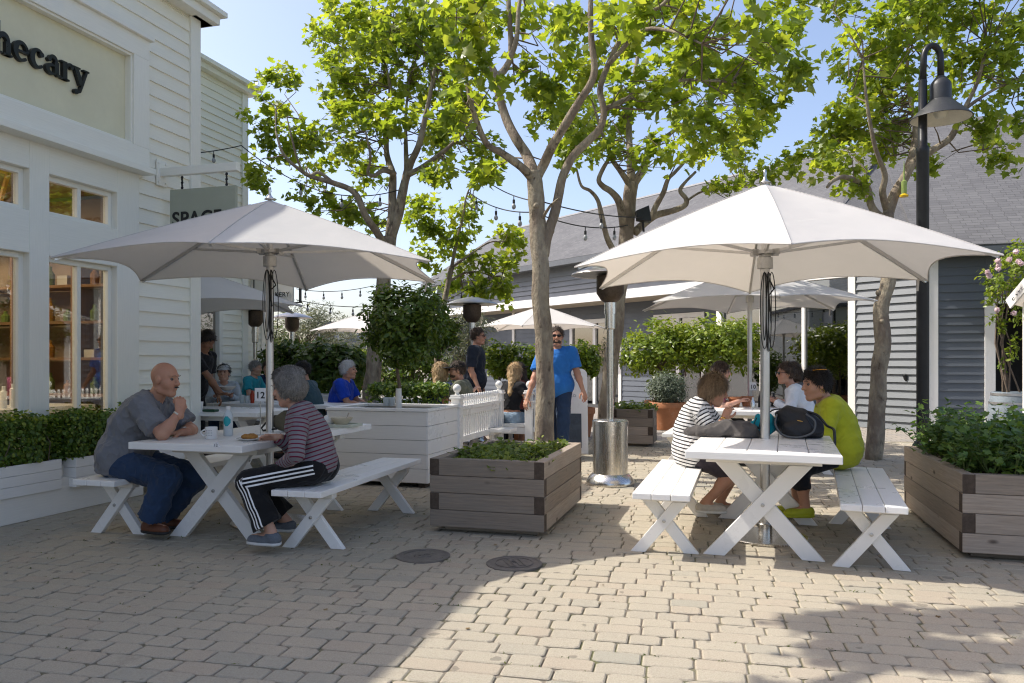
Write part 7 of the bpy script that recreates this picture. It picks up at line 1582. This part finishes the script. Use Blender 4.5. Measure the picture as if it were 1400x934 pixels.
f = Field(.004); f.ell(p+UP*.024, (.058, .038, .020), np.eye(3), .01); f.ell(p+Vector((.02, .01, .03)), (.03, .025, .016), np.eye(3), .01); f.ell(p+Vector((-.022, -.005, .029)), (.028, .026, .015), np.eye(3), .01)
V_, F_ = f.mesh(lambda X: .004*wave_noise(160, 3)(X)); pr = thing('pastry', 'golden brown pastry on the small white plate', 'pastry', p+UP*.01); mesh_obj('crust', [(V_, F_, 0)], [M_pastry], pr)
def number_stand(label, p, h_, txt, grp='table number stands'):
    t_ = thing('number_stand', label, 'table number', p, 0, grp); b = MB(); b.lathe([(.028, 0), (.028, .006), (.004, .008), (.003, h_)], p, 12); b.build('rod', M_steel_dull, t_); b = MB(); b.box(p+UP*(h_+.05), .085, .004, .10); cd = b.build('card', M_paper, t_); text_mesh(txt, .07, p+Vector((0, -.004, h_+.022)), (1, 0, 0), UP, .0008, M_letter, 'lettering', cd, .001, 'CENTER', base=p)
number_stand('table number card reading 12 on a thin rod behind the mug', on(356, 595), .26, '12')
sp_ = on(295, 611); st_ = thing('paper_tag', 'little folded paper tag with black marks on the table edge', 'tag', sp_); b = MB(); b.prism([(-.02, 0), (.02, 0), (.0, .032)], sp_, (1, 0, 0), (0, 0, 1), (0, .03, 0)); tg = b.build('card', M_paper, st_); text_mesh('12', .026, sp_+Vector((0, -.0015, .002)), (1, 0, 0), UP, .0005, M_letter, 'lettering', tg, .0, 'CENTER', base=sp_)
# handbag behind the woman's hand
p = on(385, 592)+E2*.12; hb = thing('handbag', 'olive canvas handbag with a black strap on the table', 'handbag', p)
M_olive_c = clothmat('olive_canvas', (.13, .115, .075)); f = Field(.008); f.ell(p+UP*.075, (.17, .075, .08), [V3(E1), V3(E2), zz], .03); f.ell(p+UP*.12+E1*.03, (.11, .05, .055), [V3(E1), V3(E2), zz], .03); V_, F_ = f.mesh(lambda X: .006*wave_noise(40, 4)(X), [(p, (0, 0, -1))]); mesh_obj('bag_body', [(V_, F_, 0)], [M_olive_c], hb)
b = MB(); b.bar(p+UP*.165-E1*.04, p+UP*.168+E1*.12, .07, .012); b.build('flap', M_black, hb, bevel=.004); b = MB(); b.tube([p-E1*.08+UP*.13, p-E1*.16-E2*.05+UP*.10, p-E1*.21-E2*.08+UP*.03, p-E1*.18-E2*.10+UP*.012, p-E1*.06-E2*.09+UP*.03], .008, 6); b.build('strap', M_rubber, hb, smooth=True)
# far end of the table: tray, bowl, napkin
p = on(463, 583); tr_ = thing('serving_tray', 'pale green tray at the far table end under the cream bowl', 'tray', p); b = MB(); b.box(p+UP*.006, .34, .24, .012, x=E1, y=E2)
for (dx, dy, w_, d_) in ((0, -.115, .34, .01), (0, .115, .34, .01), (-.165, 0, .01, .22), (.165, 0, .01, .22)): b.box(p+E1*dx+E2*dy+UP*.018, w_, d_, .014, x=E1, y=E2)
b.build('tray', mat('pale_green_tray', (.52, .55, .45), .4), tr_, bevel=.002)
q = p+E1*.03+UP*.013; bw = thing('salad_bowl', 'cream bowl with a fork resting in it', 'bowl', q); b = MB(); b.lathe([(.045, 0), (.05, .004), (.085, .045), (.098, .065), (.095, .066), (.08, .045), (.045, .012), (.001, .01)], q, 30); b.build('bowl', M_cream, bw, smooth='auto')
fk = thing('fork', 'steel fork leaning out of the cream bowl', 'fork', q+Vector((.0, 0, .02))); b = MB(); b.tube([q+Vector((.01, 0, .02)), q+Vector((.045, .01, .07)), q+Vector((.06, .012, .105))], [.004, .003, .006], 6); b.build('handle', M_steel, fk); b = MB()
for k in (-1, 0, 1): b.tube([q+Vector((.01, .004*k, .02)), q+Vector((-.015, .005*k, .012))], .0013, 4)
b.build('tines', M_steel, fk)
f = Field(.006); q2 = p-E1*.10+UP*.03; f.ell(q2, (.05, .04, .03), np.eye(3), .02); f.ell(q2+Vector((-.02, 0, .03)), (.025, .02, .035), np.eye(3), .02); V_, F_ = f.mesh(lambda X: .008*wave_noise(110, 6)(X), [(p+UP*.0135, (0, 0, -1))]); np_ = thing('napkin', 'crumpled white paper napkin beside the cream bowl', 'napkin', q2); mesh_obj('paper', [(V_, F_, 0)], [M_paper], np_)
# sunny table: jacket, black bag, teal pouch
def on2(u, v): return on(u, v)
M_jkt = clothmat('grey_quilted_cloth', (.085, .078, .075)); M_bagb = mat('black_nylon', (.014, .014, .016), .5, 0, .2, 20, .2, 200); M_tealc = clothmat('teal_nylon', (.01, .25, .33)); AXB = [V3((math.cos(TB), -math.sin(TB), 0)), V3((math.sin(TB), math.cos(TB), 0)), zz]
p = TABLE_B+Vector((-.24, .18, TZ)); jk = thing('grey_jacket', 'crumpled dark grey jacket heaped on the sunny table', 'jacket', p); f = Field(.009)
for (dx, dy, dz, rx, ry, rz) in ((-.12, -.02, .03, .15, .10, .05), (.03, .0, .05, .13, .09, .065), (.13, -.02, .045, .10, .10, .06), (-.2, .05, .02, .10, .12, .03), (.06, .05, .075, .06, .05, .04), (.18, .03, .02, .07, .09, .03)): f.ell(p+Vector(AXB[0])*dx+Vector(AXB[1])*dy+UP*dz, (rx, ry, rz), AXB, .03)
wn1, wn2 = wave_noise(30, 14, 2.2), wave_noise(120, 15); V_, F_ = f.mesh(lambda X: .017*(1-2*np.abs(np.sin(1.5*wn1(X))))+.0015*wn2(X), [(p+UP*.001, (0, 0, -1))]); mesh_obj('cloth', [(V_, F_, 0)], [M_jkt], jk)
p = TABLE_B+Vector((.27, .10, TZ)); bg_ = thing('black_bag', 'black nylon bag with looping straps on the sunny table', 'bag', p); f = Field(.008); f.ell(p+UP*.10, (.15, .10, .105), AXB, .04); f.ell(p+Vector(AXB[0])*-.06+UP*.15, (.08, .08, .07), AXB, .04); f.ell(p+Vector(AXB[0])*.10+UP*.06, (.09, .09, .06), AXB, .04); f.ell(p+Vector(AXB[1])*-.08+UP*.075, (.11, .05, .065), AXB, .02)
V_, F_ = f.mesh(lambda X: .016*(1-2*np.abs(wave_noise(26, 21, 2.5)(X)))+.004*wave_noise(90, 22)(X), [(p+UP*.001, (0, 0, -1))]); bo = mesh_obj('bag_body', [(V_, F_, 0)], [M_bagb], bg_)
def strapB(pts, r_=.009, m=M_black): b = MB(); P_ = [p+Vector(AXB[0])*a+Vector(AXB[1])*c+UP*d for a, c, d in pts]; P_, _r = smooth_path(P_, [r_]*len(P_), 6); b.tube(P_, r_, 6); return b.build('strap', m, bg_, smooth=True)
strapB([(-.14, -.06, .17), (-.15, -.13, .10), (-.10, -.15, .03), (.0, -.16, .015), (.10, -.14, .05), (.12, -.12, .13), (.06, -.10, .18)], .007, mat('grey_webbing', (.10, .105, .11), .7)); strapB([(.05, -.03, .20), (.14, -.04, .17), (.20, -.08, .10), (.24, -.14, .08), (.245, -.20, .04), (.245, -.22, -.06)], .010); strapB([(-.10, 0, .21), (-.17, -.05, .20), (-.24, -.06, .14), (-.27, -.05, .06)], .006)
b = MB(); b.tube([p+Vector(AXB[0])*(.0)+Vector(AXB[1])*-.135+UP*.135, p+Vector(AXB[0])*.035+Vector(AXB[1])*-.134+UP*.128], .003, 5); b.build('zipper', M_gold, bg_)
p = TABLE_B+Vector((.06, .24, TZ)); tp = thing('teal_pouch', 'bright teal pouch with a black cord beside the black bag', 'pouch', p); f = Field(.008); f.ell(p+UP*.075, (.09, .06, .078), AXB, .03); f.ell(p+UP*.11+Vector(AXB[0])*.02, (.06, .045, .055), AXB, .03); V_, F_ = f.mesh(lambda X: .014*(1-2*np.abs(wave_noise(40, 23, 2.5)(X))), [(p+UP*.001, (0, 0, -1))]); mesh_obj('pouch_body', [(V_, F_, 0)], [M_tealc], tp)
b = MB(); b.tube([p+Vector(AXB[0])*a+Vector(AXB[1])*-.07+UP*d for a, d in ((-.04, .14), (-.06, .09), (-.01, .05), (.03, .03), (.05, .02))], .004, 5); b.build('cord', M_rubber, tp)
# background tables
def pot_caddy(label, p, m=M_terra): t_ = thing('condiment_pot', label, 'pot', p, 0, 'terracotta condiment pots'); b = MB(); b.lathe([(.055, 0), (.075, .10), (.082, .10), (.082, .125), (.074, .125), (.07, .10), (.001, .09)], p, 20); b.build('pot', m, t_, smooth='auto')
tB = Vector((2.95, 9.6, TZ)); 
pot_caddy('terracotta pot on the condiment table nearest the striped top woman', tB+Vector((-.18, -.05, 0))); pot_caddy('terracotta pot on the condiment table nearer the parasol pole', tB+Vector((.02, .10, 0)))
for i, (dx, dy, m, lab, h_) in enumerate(((.12, -.12, M_black, 'dark sauce bottle on the condiment table by the parasol pole', .20), (.24, -.02, M_clear, 'clear glass bottle on the condiment table', .18), (.34, .06, M_black, 'dark bottle on the condiment table nearest the white shirt', .17), (-.02, -.25, M_steel, 'steel napkin holder like canister on the condiment table', .13))):
    q = tB+Vector((dx, dy, 0)); b = MB(); b.lathe([(.032, 0), (.032, h_*.6), (.014, h_*.8), (.014, h_), (.001, h_)], q, 14); tag(b.build('sauce_bottle' if i < 3 else 'canister', m, None, loc=q, smooth='auto'), lab, 'bottle' if i < 3 else 'canister')
number_stand('table number card on the condiment table under the dappled parasol', tB+Vector((.10, .12, 0)), .20, '10')
q = tB+Vector((.16, -.42, 0)); b = MB(); b.box(q+UP*.003, .26, .18, .006, x=E1, y=E2); tag(b.build('paper_menu', M_paper, None, loc=q), 'white paper lying on the front of the condiment table', 'paper')
q = on(273, 561); cp = thing('paper_cup', 'small white cup beside the shop corner', 'cup', q); b = MB(); b.lathe([(.030, 0), (.042, .10), (.038, .10), (.028, .01), (.001, .01)], q, 18); b.build('cup', M_china, cp, smooth='auto')
q = on(288, 563); gbx = MB(); gbx.box(q+UP*.014, .16, .09, .028, x=E1, y=E2); tag(gbx.build('green_box', mat('dark_green_case', (.01, .06, .03), .4), None, loc=q, bevel=.008), 'flat dark green case lying on the table near the white cup', 'case')
wbw = Vector(at(311, 534, 9.9)); bwl = thing('salad_bowl', 'white bowl held out by the waiter', 'bowl', wbw); b = MB(); b.lathe([(.04, 0), (.075, .02), (.11, .055), (.107, .056), (.07, .025), (.001, .012)], wbw, 24); b.build('bowl', M_china, bwl, smooth='auto')
t3 = Vector((-3.1, 10.6, TZ))
for i, (u, m, lab, h_, r_) in enumerate(((338, M_clear, 'clear tumbler on the table of the woman in the pale cap', .10, .035), (345, mat('ketchup_red', (.45, .05, .02), .3), 'red sauce bottle on the table of the woman in the pale cap', .17, .03), (364, M_china, 'white salt shaker on the table beyond the parasol pole', .11, .025), (331, M_clear, 'second clear tumbler nearest the pale cap', .11, .034))):
    q = atx(u, 10.5, TZ); b = MB(); b.lathe([(r_*.85, 0), (r_, h_*.7), (r_*.6 if i in (1, 2) else r_, h_*.85), (r_*.4 if i == 1 else r_*.9, h_), (.001, h_)], q, 14); tag(b.build(('tumbler', 'sauce_bottle', 'salt_shaker', 'tumbler')[i], m, None, loc=q, smooth='auto'), lab, ('glass', 'bottle', 'shaker', 'glass')[i])
number_stand('table number card reading 12 on the table with the red sauce bottle', atx(356, 10.4, TZ), .10, '12')
for i, (u, v) in enumerate(((528, 557), (536, 557))):
    q = atx(u, 8.25, .81); b = MB(); b.lathe([(.030, 0), (.036, .09), (.034, .09), (.028, .01), (.001, .01)], q, 14); tag(b.build('tumbler', M_clear, None, loc=q, smooth='auto'), ('clear tumbler on the planter ledge, further from the tree trunk', 'clear tumbler on the planter ledge, nearer the tree trunk')[i], 'glass')
# a few dry leaves and crumbs of litter on the paving
lp_ = [(random.uniform(-.6, .62)*Y_, Y_, random.uniform(.002, .006)) for Y_ in [random.uniform(3.3, 9.0) for _ in range(46)]]
fo_ = leaf_cloud('fallen_leaves', lp_, RNG.normal(size=(len(lp_), 3))*.25+np.array([0, 0, 1.0]), RNG.uniform(.012, .035, len(lp_)), LOBED_LEAF, leafmat('dry_leaves', (.10, .06, .02), (.19, .12, .04), (.28, .22, .08), .1))
fo_['kind'] = 'stuff'; fo_['label'] = 'scattered small dry leaves lying on the pavers'; fo_['category'] = 'leaves'
